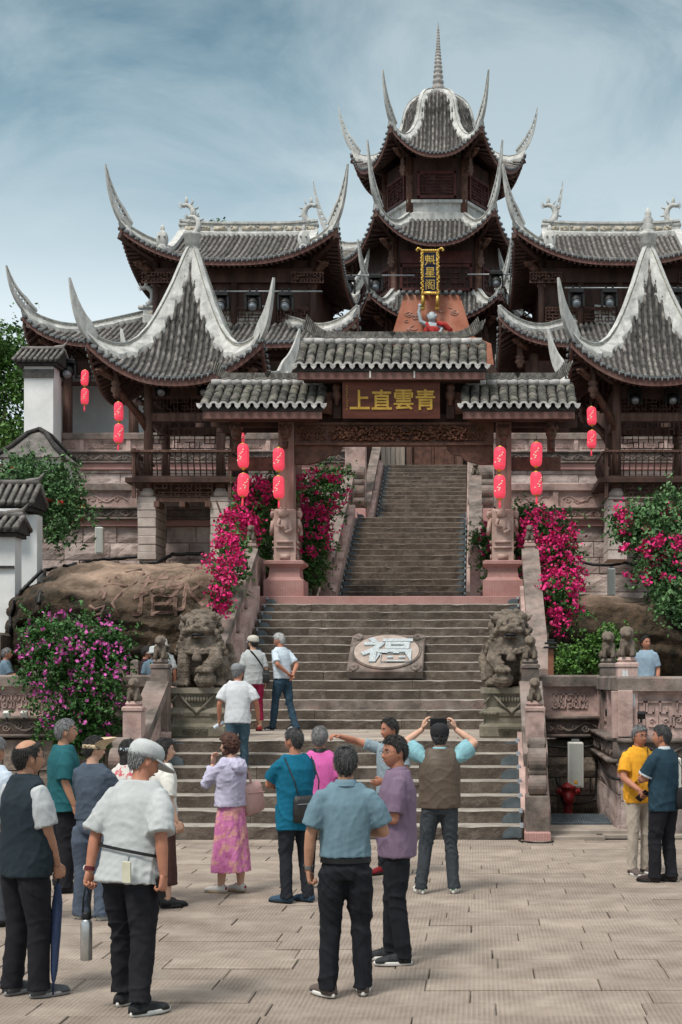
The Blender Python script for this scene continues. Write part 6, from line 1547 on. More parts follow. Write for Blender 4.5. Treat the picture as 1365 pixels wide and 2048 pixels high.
# ================================================================ PEOPLE
def cloth(name, c, var=.12, rough=.85, bump=.25):
    c2 = tuple(min(1, x * (1 + var)) for x in c); c1 = tuple(x * (1 - var) for x in c)
    return mat(name, c1, c2, 5, rough=rough, bump=.28, bscale=13, spec=.15, bdist=.025, coords='Object', stretch=(1.3, 1.3, .8))
def skinmat(name, c): 
    m = mat(name, tuple(x * .88 for x in c), tuple(min(1, x * 1.08) for x in c), 9, rough=.55, bump=.15, bscale=90, spec=.3, bdist=.003, coords='Object')
    m.node_tree.nodes['Principled BSDF'].inputs['Subsurface Weight'].default_value = .08; m.node_tree.nodes['Principled BSDF'].inputs['Subsurface Radius'].default_value = (.02, .008, .004)
    return m
SKIN = [skinmat('skin_tan', (.45, .235, .15)), skinmat('skin_light', (.56, .33, .235)), skinmat('skin_ruddy', (.43, .19, .12))]
HAIR = {'black': mat('hair_black', (.008, .007, .007), (.03, .026, .024), 8, rough=.5, bump=.9, bscale=55, stretch=(5, 5, 1), coords='Object', spec=.4, bdist=.01),
        'salt': mat('hair_salt_pepper', (.022, .022, .024), (.09, .09, .09), 14, rough=.6, bump=.9, bscale=60, stretch=(5, 5, 1), coords='Object', bdist=.01),
        'grey': mat('hair_grey', (.12, .12, .125), (.27, .27, .27), 12, rough=.6, bump=.9, bscale=60, stretch=(5, 5, 1), coords='Object', bdist=.01),
        'white': mat('hair_white', (.35, .35, .35), (.55, .55, .54), 12, rough=.6, bump=.8, bscale=60, stretch=(5, 5, 1), coords='Object', bdist=.01),
        'brown': mat('hair_brown', (.03, .014, .01), (.1, .04, .025), 20, rough=.55, bump=.9, bscale=55, coords='Object', bdist=.012)}
M_eyew = mat('eye_white', (.6, .58, .55), None, 5, rough=.3, bump=0); M_eye = mat('eye_dark', (.01, .007, .006), None, 5, rough=.15, bump=0, spec=.6)
M_lip = mat('lips', (.3, .09, .07), (.38, .13, .1), 20, rough=.5, bump=0); M_brow = HAIR['black']
M_sole_w = mat('white_sole', (.55, .54, .5), (.7, .69, .65), 9, bump=.1); M_sole_k = mat('black_sole', (.02, .02, .02), None, 9, bump=.1)

def headpt(d, grow=0.0):
    """d: unit direction arrays (n,3) -> head surface points (face toward +y, centre of skull at 0)"""
    x, y, z = d[:, 0], d[:, 1], d[:, 2]
    rx, ry, rz = .076 + grow, .096 + grow, .117 + grow
    X = x * rx; Y = y * ry; Z = z * rz
    lo = np.clip(-z, 0, 1); X *= 1 - .30 * lo ** 1.6; X *= 1 + .03 * np.clip(z, 0, 1)
    back = np.clip(-y, 0, 1); Y -= .010 * back * np.clip(z + .3, 0, 1); Y += np.where(y < 0, .028 * lo ** 1.5, .006 * lo)
    fr = np.clip(y, 0, 1) ** 2
    Y = np.where(y > 0, Y * (1 - .07 * np.exp(-((Z - .0) / .05) ** 2)), Y)
    G = lambda cx, cz, sx, sz: np.exp(-((np.abs(X) - cx) / sx) ** 2 - ((Z - cz) / sz) ** 2)
    nz = np.where(Z > -.032, np.exp(-((Z + .032) / .034) ** 2), np.exp(-((Z + .032) / .010) ** 2)) * np.exp(-(X / (.011 + .006 * np.exp(-((Z + .03) / .012) ** 2))) ** 2)
    Y += fr * (.027 * nz - .009 * G(.031, .006, .015, .013) + .005 * G(.028, .028, .022, .009) + .005 * G(.0, -.062, .024, .009) - .003 * G(0, -.052, .02, .004) + .007 * G(0, -.1, .022, .018) + .004 * G(.042, -.02, .018, .02))
    return np.stack([X, Y, Z], 1)
def sph_dirs(nu, nv):
    th = (np.arange(nv + 1)) / nv * math.pi; ph = np.arange(nu) / nu * 2 * math.pi
    th = np.clip(th, .02, math.pi - .02)
    d = np.stack([np.outer(np.sin(th), np.sin(ph)), np.outer(np.sin(th), np.cos(ph)), np.outer(-np.cos(th), np.ones(nu))], -1).reshape(-1, 3)
    return d
def add_grid(mb, V, nu, nv):
    vs = [tuple(v) for v in V]; fs = []
    for i in range(nv):
        for j in range(nu):
            a, b = i * nu + j, i * nu + (j + 1) % nu; fs.append((a, a + nu, b + nu, b))
    fs.append(tuple(range(nu))); fs.append(tuple(range((nv + 1) * nu - 1, nv * nu - 1, -1))); mb.add(vs, fs)
def hair_mask(d, kind):
    P = headpt(d); a = np.degrees(np.arccos(np.clip(d[:, 1] / np.maximum(np.hypot(d[:, 0], d[:, 1]), 1e-6), -1, 1)))
    fl = .060 if kind not in ('recede', 'bald') else .082
    line = np.interp(a, [0, 35, 55, 72, 82, 92, 104, 118, 140, 180], [fl, fl, .05, .03, -.02, .012, .02, -.04, -.078, -.082] if kind != 'long' else [fl, fl, .05, .01, -.07, -.11, -.12, -.12, -.12, -.12])
    m = np.clip((P[:, 2] - line) / .012, 0, 1)
    if kind == 'bald':
        m *= np.clip(((P[:, 0] / .062) ** 2 + ((P[:, 1] + .02) / .075) ** 2 + np.clip((.06 - P[:, 2]) / .05, 0, 2) - .72) * 3.2, 0, 1)
    if kind == 'crownthin':
        m *= np.clip(.35 + ((P[:, 0] / .04) ** 2 + ((P[:, 1] + .055) / .045) ** 2 + np.clip((.07 - P[:, 2]) / .03, 0, 2)) * 1.0, 0, 1)
    return m
def wnoise(P, rs, f, n=5):
    s = 0
    for _ in range(n): s = s + np.sin(P @ (rs.normal(size=3) * f) + rs.uniform(0, 6))
    return s / n
def folds(seed, amp=.006, fx=16, fz=26, extra=None):
    fx *= 2.2; fz *= 1.2; amp *= 1.45
    rs = np.random.default_rng(seed); V = [(rs.normal(size=3) * np.array([fx, fx, fz * rs.uniform(.2, 1)]), rs.uniform(0, 6), rs.normal(size=3) * 9, rs.uniform(0, 6)) for _ in range(6)]
    V2 = [(rs.normal(size=3) * 60, rs.uniform(0, 6)) for _ in range(3)]
    def f(co, no):
        s = np.zeros(len(co))
        for v, p, w, q in V: s += ((1 - np.abs(np.sin(.5 * (co @ v + p + 2.6 * np.sin(co @ w + q))))) ** 3 - .25) * 1.3 * (.5 + .5 * np.sin(co @ w[::-1] * .8 + q * 2))
        for v, p in V2: s += .12 * np.sin(co @ v + p)
        a = amp * (extra(co) if extra else 1.0)
        return co + no * (s * a / 2.2)[:, None]
    return f

def person(label, px, yf, yaw, H=1.65, z=0.0, D=None, top=None, vest=None, bottom=None, shoes=None, hair=('short', 'black'), hat=None, skin=0, L=None, Rr=None,
           head=(0, 0, 0), lean=0, belly=0.0, bulk=1.0, feet=None, glasses=False, face=True, group=None, female=False, vox=.012, legskin=False, collar=None, name='person', heel=(0, 0), seed=None):
    D = D if D is not None else (CZ - z) * F / (yf - 1360); x0 = CX + (px - 955) * D / F
    seed = seed if seed is not None else int(px * 7 + D * 13); rs = np.random.default_rng(seed)
    k = H / 1.70; root = thing(name, label, 'person', (x0, D, z), R(yaw), group); root.scale = (k, k, k)
    sh = .160 * bulk * (.9 if female else 1.0); hipw = .088 * (1.05 if female else 1)
    Lm = Matrix.Translation((0, 0, .93)) @ Matrix.Rotation(-R(lean), 4, 'X') @ Matrix.Translation((0, 0, -.93))
    up = lambda p: Lm @ Vector(p)
    feet = feet or [(-.12, 0.0, 5), (.12, 0.0, -5)]
    arms = {}
    dflt = {-1: ((-.215, -.03, 1.12), (-.235, .05, .875)), 1: ((.215, -.03, 1.12), (.235, .05, .875))}
    for s, a in ((-1, L), (1, Rr)):
        a = a or {}
        e = a.get('e', dflt[s][0]); w = a.get('w', dflt[s][1])
        S = Vector((s * sh, -.01, 1.368)); E = Vector(e); W = Vector(w)
        u = (E - S); E = S + u.normalized() * .275; w_ = (W - E); W = E + w_.normalized() * .245
        hd = Vector(a['hd']).normalized() if 'hd' in a else ((W - E).normalized() * 1.0 + Vector((0, .12, 0))).normalized()
        arms[s] = dict(S=up(S), E=up(E), W=up(W), hd=(Lm.to_3x3() @ hd), pn=Lm.to_3x3() @ Vector(a.get('pn', (-s, 0, 0))), curl=a.get('curl', .45), thumb=a.get('thumb', 1))
    # ---- body (skin): one surface
    m = MB()
    tors = [(.84, .10, .07, 0), (.93, .12, .08, 0), (1.05, .12, .08, 0), (1.2, .13, .085, 0), (1.33, .135, .08, -.005), (1.40, .10, .065, -.01), (1.45, .06, .055, -.005)]
    m.rings([[tuple(up((rx * bulk * math.cos(a), yo + ry * math.sin(a), zz))) for a in np.linspace(0, 2 * math.pi, 16, endpoint=False)] for zz, rx, ry, yo in tors], True)
    hc = up((0, .022, 1.583)); m.tube([up((0, -.012, 1.40)), up((0, -.002, 1.47)), up((0, .006, 1.54))], [.064, .055, .055], 12)
    for s in (-1, 1):
        A = arms[s]; m.tube([A['S'], A['S'].lerp(A['E'], .5), A['E']], [.052, .048, .041], 10); m.ell(A['E'], .041, 8, 6)
        m.tube([A['E'], A['E'].lerp(A['W'], .35), A['W'], A['W'] + A['hd'] * .02], [.040, .041, .028, .027], 10)
        fx, fy, fa = feet[0 if s < 0 else 1]; m.tube([(s * hipw, 0, .88), (s * hipw * .55 + fx * .45, .02 + fy * .5, .49), (fx, fy - .0, .10)], [.066, .048, .038], 10)
        if legskin: m.tube([(s * hipw * .55 + fx * .45, .02 + fy * .5, .49), (fx * .9, fy * .9 - .02, .33), (fx, fy, .06)], [.05, .055, .036], 10)
    body = remesh(m, vox * 1.3, 2)
    # head + ears + hands joined into the same mesh
    n = len(body.vertices); co = np.empty(n * 3, np.float32); body.vertices.foreach_get('co', co)
    full = MB(); full.v = [tuple(v) for v in co.reshape(-1, 3)]; full.f = [tuple(p.vertices) for p in body.polygons]; full.m = [0] * len(full.f)
    Hm = Matrix.Translation(hc) @ (Lm.to_3x3().to_4x4()) @ Euler((R(head[1] + lean * 0), R(head[2]), R(head[0]))).to_matrix().to_4x4()
    fsz = .96 if female else 1.0
    hs = Matrix.Diagonal((fsz, fsz, fsz, 1)); HM = Hm @ hs
    ap = lambda V: np.array([tuple(HM @ Vector(v)) for v in V])
    nu, nv = 40, 30; d = sph_dirs(nu, nv); add_grid(full, ap(headpt(d)), nu, nv)
    for s in (-1, 1):
        e0 = len(full.v); full.ell((s * .073, -.006, -.012), (.010, .019, .031), 10, 8, rot=(R(-8), 0, s * R(-22))); full.xform(HM, e0)
        A = arms[s]; W, hd, pn = A['W'], A['hd'], A['pn']; pn = (pn - hd * pn.dot(hd)).normalized(); lat = hd.cross(pn) * s; c = A['curl']
        # palm
        full.rings([[tuple(W + hd * t + lat * (wd * math.cos(a)) + pn * (th * math.sin(a))) for a in np.linspace(0, 2 * math.pi, 10, endpoint=False)] for t, wd, th in ((-.01, .024, .02), (.02, .032, .019), (.06, .042, .017), (.085, .041, .015), (.095, .034, .011))], True)
        for q, Lf in enumerate((.070, .082, .077, .06)):
            p = W + hd * (.086 - .004 * abs(q - 1.2)) + lat * ((1.5 - q) * .0205); dr = hd.copy(); pts = [p - hd * .02, p]; ax = lat * s
            for sg, fr_ in enumerate((.42, .33, .25)):
                ang = c * (1.25 if sg else .8) + .06 * q; 
                dr = Matrix.Rotation(-ang, 3, lat.cross(Vector((0, 0, 0))) if False else (pn.cross(hd))).transposed() @ dr if False else (dr * math.cos(ang) + (pn if sg == 0 else (pn * dr.dot(hd) - hd * dr.dot(pn)).normalized()) * math.sin(ang)).normalized()
                p = p + dr * Lf * fr_ * 1.0; pts.append(p)
            full.tube(pts, [.0105, .0100, .0095, .0085, .0068], 7)
        tb = W + hd * .028 + lat * .028; td = (hd * .75 + lat * .65 + pn * (.25 + c * .5)).normalized()
        full.tube([W + hd * .01 + lat * .012, tb, tb + td * .035, tb + (td * .6 + hd * .4).normalized() * .062], [.015, .0135, .0115, .008], 8)
    me = full.mesh('body', [SKIN[skin]], True); link('body', me, root)
    bpy.data.meshes.remove(body)
    # ---- face details
    hp = lambda p: HM @ Vector(p)
    if face:
        for s in (-1, 1):
            b = MB(); b.ell((s * .031, .0755, .006), (.0125, .007, .0062), 10, 7); b.xform(HM); b.build('eye', M_eyew, root, True)
            b = MB(); b.ell((s * .030, .0795, .006), (.0062, .005, .0058), 9, 7); b.xform(HM); b.build('iris', M_eye, root, True)
            b = MB(); b.tube([(s * .016, .0895, .026), (s * .032, .0885, .031), (s * .047, .079, .026)], [.003, .0036, .002], 6); b.xform(HM); b.build('eyebrow', M_brow, root, True)
        b = MB(); b.tube([(-.022, .086, -.061), (-.008, .0945, -.059), (0, .095, -.060), (.008, .0945, -.059), (.022, .086, -.061)], [(.002, .002), (.004, .0045), (.004, .004), (.004, .0045), (.002, .002)], 7); b.xform(HM); b.build('lips', M_lip, root, True)
    if glasses:
        b = MB()
        for s in (-1, 1):
            b.tube([(s * .032 + .021 * math.cos(a), .097 + .0, .004 + .0165 * math.sin(a)) for a in np.linspace(0, 2 * math.pi, 15)], .0016, 5)
            b.tube([(s * .053, .095, .008), (s * .073, .06, .01), (s * .077, -.005, .008)], .0017, 5)
        b.tube([(-.011, .1, .006), (.011, .1, .006)], .0016, 5); b.xform(HM); b.build('spectacles', M_black, root)
    # ---- hair
    if hair:
        kind, hcu = hair[0], hair[1]; nu, nv = 56, 44; d = sph_dirs(nu, nv); mk = hair_mask(d, kind if kind in ('bald', 'recede', 'crownthin') else ('long' if kind in ('long', 'bob', 'curly') else 'short'))
        th = {'buzz': .007, 'bald': .009, 'crownthin': .010, 'short': .014, 'recede': .014, 'long': .018, 'bob': .02, 'curly': .026}[kind]
        nz = wnoise(d, rs, 11 if kind == 'curly' else 7) ; nz2 = wnoise(d * np.array([3, 1, 1]), rs, 14 if kind != 'curly' else 20)
        g = th * mk * (1 + .18 * nz + (.28 if kind == 'curly' else .14) * nz2) - .007 * (1 - mk)
        top_ = np.clip(d[:, 2], 0, 1); g += mk * top_ * th * .35
        P = headpt(d); nrm = d / np.array([.076, .096, .117]); nrm /= np.linalg.norm(nrm, axis=1)[:, None]; P = P + nrm * g[:, None]
        b = MB(); add_grid(b, ap(P), nu, nv)
        if kind not in ('curly', 'buzz'):
            ix = np.where((mk > .55) & (d[:, 2] < .97))[0]; ix = rs.choice(ix, min(380, len(ix)), replace=len(ix) < 380)
            for q in ix:
                p = Vector(P[q]); nn = Vector(nrm[q]); dn = Vector((0, 0, -1)) if d[q, 2] < .5 else Vector((rs.normal() * .3, .8 if d[q, 1] > -.2 else -.5, -.3)); dn = (dn - nn * dn.dot(nn)).normalized(); sd = nn.cross(dn) * .0028
                j = Vector(rs.normal(size=3)) * .004; L_ = rs.uniform(.018, .032); p0 = p - nn * .002 - dn * .008; e_ = p + dn * L_ + nn * rs.uniform(.001, .007) + j; mid = p + dn * L_ * .45 + nn * .0055
                b.add([tuple(HM @ v) for v in (p0 - sd, p0 + sd, mid + sd, mid - sd, e_)], [(0, 1, 2, 3), (3, 2, 4), (1, 0, 4)])
        if kind == 'curly':
            b2 = MB(); 
            for q in range(130):
                v = rs.normal(size=3); v /= np.linalg.norm(v)
                if v[1] > .35 and v[2] < .45: continue
                if v[2] < -.75: continue
                p = headpt(np.array([v]))[0] + v * .022; b2.ell(p, rs.uniform(.014, .022), 6, 5)
            b2.xform(HM); b.add(b2.v, b2.f)
        if kind in ('long',):
            b.rings([[tuple(HM @ Vector((rx * math.cos(a), yo + ry * math.sin(a), zz))) for a in np.linspace(0, 2 * math.pi, 18, endpoint=False)] for zz, rx, ry, yo in ((.0, .084, .07, -.035), (-.08, .082, .06, -.042), (-.16, .075, .045, -.055), (-.22, .06, .03, -.065), (-.25, .03, .015, -.07))], True)
        if kind == 'bob':
            b.rings([[tuple(HM @ Vector((rx * math.cos(a), yo + ry * math.sin(a), zz))) for a in np.linspace(0, 2 * math.pi, 18, endpoint=False)] for zz, rx, ry, yo in ((.0, .088, .075, -.03), (-.06, .09, .07, -.035), (-.11, .075, .055, -.04), (-.125, .05, .035, -.04))], True)
        b.build('hair', HAIR[hcu], root, True)
    # ---- hats
    if hat:
        hk, hm = hat[0], hat[1]; nu, nv = 40, 16
        if hk in ('cap', 'longcap', 'flatcap', 'baseball'):
            b = MB(); rs_ = []
            for zz, g in ((.018, .017), (.045, .022), (.075, .022), (.1, .012), (.122, -.008), (.134, -.04), (.137, -.07)):
                rs_.append([((.076 + g) * math.cos(a) * 1.0, -.004 + (.096 + g) * math.sin(a), zz + .012 * math.sin(a) * (1 if zz < .06 else 0)) for a in np.linspace(0, 2 * math.pi, nu, endpoint=False)])
            b.rings(rs_, True)
            Lb = {'cap': .065, 'baseball': .07, 'longcap': .12, 'flatcap': .03}[hk]
            n = 14; inner = []; outer = []
            for i in range(n + 1):
                a = R(20 + 140 * i / n); inner.append(((.092) * math.cos(a), -.004 + .112 * math.sin(a) - .01, .034)); q = math.sin(math.pi * i / n) ** .55
                outer.append((.095 * math.cos(a) * 1.02, -.004 + .112 * math.sin(a) + Lb * q, .030 - .018 * q - .012 * abs(math.cos(a))))
            vs = inner + outer + [(x, y, z_ - .006) for x, y, z_ in inner] + [(x, y, z_ - .006) for x, y, z_ in outer]; N1 = n + 1; fs = []
            for i in range(n):
                fs += [(i, N1 + i, N1 + i + 1, i + 1), (2 * N1 + i, 2 * N1 + i + 1, 3 * N1 + i + 1, 3 * N1 + i), (N1 + i, 3 * N1 + i, 3 * N1 + i + 1, N1 + i + 1)]
            b.add(vs, fs); b.ell((0, -.005, .14), (.008, .008, .005), 6, 5); b.xform(HM)
            b.build('cap', hm, root, True)
        elif hk == 'visor':
            b = MB(); rs_ = [[((r_ * math.cos(a)), -.004 + (r_ * 1.22) * math.sin(a), zz) for a in np.linspace(0, 2 * math.pi, 30, endpoint=False)] for r_, zz in ((.088, .005), (.094, .01), (.092, .045), (.086, .045))]; b.rings(rs_, False)
            inner = []; outer = []; n = 18
            for i in range(n + 1):
                a = R(-15 + 210 * i / n); inner.append((.09 * math.cos(a), .11 * math.sin(a), .03)); q = .3 + .7 * math.sin(math.pi * i / n) ** .5; outer.append(((.09 + .1 * q) * math.cos(a), .11 * math.sin(a) + .10 * q * math.sin(a), .03 + .1 * q))
            b.add(inner + outer, [(i, n + 1 + i, n + 2 + i, i + 1) for i in range(n)]); b.xform(HM); b.build('sun_visor', hm, root, True)
        elif hk == 'bucket':
            b = MB(); rs_ = [[(r_ * math.cos(a), -.004 + r_ * 1.2 * math.sin(a), zz + .01 * math.sin(3 * a) * (r_ > .1)) for a in np.linspace(0, 2 * math.pi, 30, endpoint=False)] for r_, zz in ((.15, -.005), (.1, .035), (.094, .1), (.08, .13), (.03, .14))]; b.rings(rs_, True); b.xform(HM); b.build('bucket_hat', hm, root, True)
    # ---- clothes
    top = top or {}
    def torso_loft(b, hem, g, zt=1.455, neck=.075, flare=0.0, sh_=1.0):
        ty = [(hem, .172 + flare, .125 + flare * .7), (.93, .17, .128), (1.02, .163, .122), (1.12, .166, .12), (1.22, .174, .122), (1.31, .176 * sh_, .116), (1.365, .160 * sh_, .096), (1.405, .125 * sh_, .08), (1.438, .088, .068), (zt, neck, .062)]
        ty = [t for t in ty if t[0] >= hem]; ty.sort()
        rings = []
        for zz, rx, ry in ty:
            bl = belly * math.exp(-((zz - 1.02) / .17) ** 2); fem = 1 - (.08 * math.exp(-((zz - 1.1) / .08) ** 2) if female else 0)
            rings.append([tuple(up(((rx * bulk * fem + g + bl * .4) * math.cos(a), bl * .6 + (.02 * math.exp(-((zz - 1.3) / .08) ** 2) if False else 0) - .004 + (ry * bulk + g + bl * .5) * math.sin(a) * (.93 if female is False else .9), zz + (.03 * abs(math.cos(a)) ** 3 if zz > 1.38 and zz < 1.44 else 0)))) for a in np.linspace(0, 2 * math.pi, 24, endpoint=False)])
        b.rings(rings, True)
    if top:
        b = MB(); g = top.get('loose', .006) + (.010 if top.get('hem', .84) < .92 else 0); hem = top.get('hem', .84); torso_loft(b, hem, g, flare=top.get('flare', .0)); sl = top.get('sleeve', .72); rr = top.get('sr', .068) * bulk
        for s in (-1, 1):
            A = arms[s]; S0 = up((s * sh * .5, -.008, 1.365)); S, E, W = A['S'], A['E'], A['W']
            if sl <= 1.0: e = S.lerp(E, sl); b.tube([S0, S + Vector((0, 0, -.006)), S.lerp(e, .4), e], [.062, .062 * (bulk ** .5), rr * .98, rr * 1.02], 14)
            else: e = E.lerp(W, sl - 1); b.tube([S0, S, S.lerp(E, .6), E, E.lerp(e, .5), e], [.062, .064, .062, .058, .054, .05], 14); b.ell(E, .058, 10, 8)
        zz = lambda co: .55 + .9 * np.clip(1.25 - co[:, 2], 0, .4) * 2 + (np.abs(co[:, 0]) > sh * 1.0) * .5
        link('shirt', remesh(b, vox, 2, folds(seed, top.get('fold', .0075), 13, 24, zz), [top['m']]), root)
    if collar:
        b = MB(); c0 = up((0, -.008, 1.455))
        b.rings([[tuple(up((r_ * math.cos(a), -.004 + r_ * .92 * math.sin(a) - .004 * (q == 2), zz - .012 * max(0, math.sin(a)) * 1.6))) for a in np.linspace(0, 2 * math.pi, 24, endpoint=False)] for q, (r_, zz) in enumerate(((.088, 1.438), (.078, 1.462), (.066, 1.482), (.062, 1.48), (.07, 1.445)))], False); b.build('collar', collar, root, True)
    if vest:
        b = MB(); torso_loft(b, vest.get('hem', .85), vest.get('loose', .02), 1.47, .07, sh_=.94)
        for s in (-1, 1): b.tube([up((s * .06, -.005, 1.44)), up((s * sh * .86, -.008, 1.375))], [.05, .06], 12)
        link('vest', remesh(b, vox, 2, folds(seed + 5, .006, 11, 26), [vest['m']]), root)
    bt = bottom or {}
    if bt.get('kind', 'trousers') == 'trousers' and bt:
        b = MB(); w = bt.get('w', 1.0); end = bt.get('end', .045); g = .004
        b.rings([[(rx * bulk * math.cos(a), -.008 * (zz < .92) + ry * math.sin(a) * bulk, zz) for a in np.linspace(0, 2 * math.pi, 22, endpoint=False)] for zz, rx, ry in ((.80, .15, .11), (.86, .168, .125), (.93, .166, .122), (.99, .156, .112), (1.01, .152, .108))], True)
        for i, s in enumerate((-1, 1)):
            fx, fy, fa = feet[i]; K = Vector((s * hipw * .5 + fx * .5, fy * .45 + .018, .49)); A_ = Vector((fx, fy - .01, end)); hp_ = Vector((s * hipw, -.006, .86))
            b.tube([hp_, hp_.lerp(K, .35), K, K.lerp(A_, .5), A_ + Vector((0, 0, .05)), A_], [(.098 * bulk, .108 * bulk), (.088 * w, .098 * w), (.068 * w, .072 * w), (.063 * w, .067 * w), (.06 * w, .066 * w), (.064 * w, .072 * w)], 16, up=(0, 1, 0))
        ex = lambda co: .55 + .9 * np.exp(-((co[:, 2] - .5) / .12) ** 2) + 1.3 * np.clip(.3 - co[:, 2], 0, .3) * 3 + .4 * (co[:, 2] > .75)
        link('trousers', remesh(b, vox, 2, folds(seed + 9, bt.get('fold', .0075), 15, 42, ex), [bt['m']]), root)
        if bt.get('belt'): 
            b = MB(); b.rings([[(rx * bulk * math.cos(a), ry * math.sin(a) * bulk - .003, zz) for a in np.linspace(0, 2 * math.pi, 26, endpoint=False)] for zz, rx, ry in ((.918, .175, .130), (.952, .173, .128))], False); b.build('belt', M_black, root, True)
    elif bt.get('kind') == 'skirt':
        b = MB(); e = bt.get('end', .35); ww = bt.get('hemw', .24); rings = []
        for t in np.linspace(0, 1, 9):
            zz = 1.0 + (e - 1.0) * t; rx = .15 + (ww - .15) * t ** .7; ry = .11 + (ww * .85 - .11) * t ** .8
            rings.append([(rx * (1 + .055 * t * math.sin(a * 9 + 1) + .03 * t * math.sin(a * 5)) * math.cos(a), ry * (1 + .055 * t * math.sin(a * 9 + 1)) * math.sin(a), zz) for a in np.linspace(0, 2 * math.pi, 72, endpoint=False)])
        b.rings(rings, True); link('skirt', remesh(b, vox, 1, folds(seed + 3, .006, 22, 6), [bt['m']]), root)
    # ---- shoes
    if shoes:
        for i, s in enumerate((-1, 1)):
            fx, fy, fa = feet[i]; hl = heel[i]
            M = Matrix.Translation((fx, fy, 0)) @ Matrix.Rotation(R(fa), 4, 'Z') @ Matrix.Translation((0, .17, .0)) @ Matrix.Rotation(-R(hl), 4, 'X') @ Matrix.Translation((0, -.17, 0))
            def outl(sc, zz, n=20): 
                r_ = []
                for q in range(n):
                    a = 2 * math.pi * q / n; yy = .135 * math.sin(a); ww = .040 + .008 * math.sin(a) + .003 * math.cos(2 * a)
                    r_.append((ww * sc * math.cos(a) * 1.05, .07 + yy * (sc if sc > 1 else 1 - (1 - sc) * .6), zz + .0))
                return r_
            b = MB(); b.rings([outl(1.0, .0), outl(1.08, .006), outl(1.1, .02), outl(1.05, .03)], True); b.xform(M); b.build('shoe_sole', shoes[1], root, True)
            b = MB(); prof = [(-.068, .070, .034), (-.03, .082, .042), (.02, .080, .043), (.07, .066, .046), (.12, .052, .048), (.165, .042, .044), (.19, .032, .034), (.204, .016, .02)]
            b.rings([[(w_ * math.cos(a), yy, .018 + hh * max(0, math.sin(a)) ** .8 if math.sin(a) > 0 else .018) for a in np.linspace(0, 2 * math.pi, 16, endpoint=False)] for yy, hh, w_ in prof], True); b.xform(M); b.build('shoe_upper', shoes[0], root, True)
            if len(shoes) > 2:
                b = MB()
                for q in range(4): b.tube([(-.02, .06 + q * .022, .088 - q * .010), (.02, .06 + q * .022, .088 - q * .010)], .004, 5)
                b.box((0, -.063, .055), (.035, .012, .03)); b.xform(M); b.build('shoe_accent', shoes[2], root)
    root['_k'] = 0; del root['_k']
    T = Matrix.Translation((x0, D, z)) @ Matrix.Rotation(R(yaw), 4, 'Z') @ Matrix.Scale(k, 4)
    return dict(root=root, T=T, arms=arms, up=up, HM=HM)
def wp(P, p): return P['T'] @ Vector(p)
def grip(P, s, off=.075): A = P['arms'][s]; return P['T'] @ (A['W'] + A['hd'] * off + A['pn'] * .015)

def strap(root, P, pts, w=.03, m=None, name='strap'):
    b = MB(); b.tube([wp(P, p) for p in pts], [(w / 2, .004)] * len(pts), 6); return b.build(name, m or M_black, root)
def torso_strap(P, root, s0=-1, z_end=.95, g=.03, m=None, w=.03, bulk=1.0, belly=0):
    """strap from one shoulder diagonally round the torso to the opposite hip (front and back)"""
    up = P['up']
    for fb in (-1, 1):
        pts = []
        for t in np.linspace(0, 1, 9):
            x = s0 * .10 + (-s0 * .185 - s0 * .10) * t ** .9; zz = 1.46 + (z_end - 1.46) * t; yy = fb * (.075 + .06 * math.sin(math.pi * min(1, t * .9 + .1))) * (1 - .75 * max(0, t - .8) / .2) + belly * .5 * (fb > 0)
            if t == 0: yy = 0
            pts.append(P['T'] @ up((x * bulk, yy * 1.08, zz + .0)))
        b = MB(); b.tube(pts, [(.005, w / 2)] * len(pts), 6, up=(0, 0, 1)); b.build('strap', m or M_black, root)
def bag(label, P, loc, dims, m, cat='bag', rz=0, name='shoulder_bag', strap_args=None, rot=(0, 0, 0), buckle=True):
    w = wp(P, loc); root = thing(name, label, cat, tuple(w), 0)
    q = MB(); n = 14; dx, dy, dz = dims
    q.rings([[(dx / 2 * k * math.copysign(abs(math.cos(a)) ** .5, math.cos(a)), dy / 2 * k2 * math.copysign(abs(math.sin(a)) ** .7, math.sin(a)), zz * dz) for a in np.linspace(0, 2 * math.pi, n, endpoint=False)] for zz, k, k2 in ((-.5, .86, .7), (-.44, .97, .95), (-.1, 1, 1.05), (.3, .97, .9), (.5, .9, .5))], True)
    ry = P['root'].rotation_euler.z + R(rz); q.xform(Matrix.Rotation(ry, 4, 'Z') @ Euler([R(a) for a in rot]).to_matrix().to_4x4()); q.build('bag_body', m, root, True)
    q = MB(); q.tube([(-dx * .4, -dy * .5, dz * .2), (dx * .4, -dy * .5, dz * .2)], .004, 5); q.xform(Matrix.Rotation(ry, 4, 'Z')); q.build('zip', M_metal if buckle else m, root)
    return root
def rebase(root, fn):
    """build helper: children built in world coordinates are moved into the frame of the empty"""
    before = set(o.name for o in bpy.data.objects); fn()
    for o in [o for o in bpy.data.objects if o.name not in before]:
        if o.parent == root: o.location = tuple(Vector(o.location) - Vector(root.location))

C = cloth
white_sh = (mat('shoe_black_knit', (.012, .013, .015), (.04, .042, .045), 30, rough=.8, bump=.3), M_sole_w)
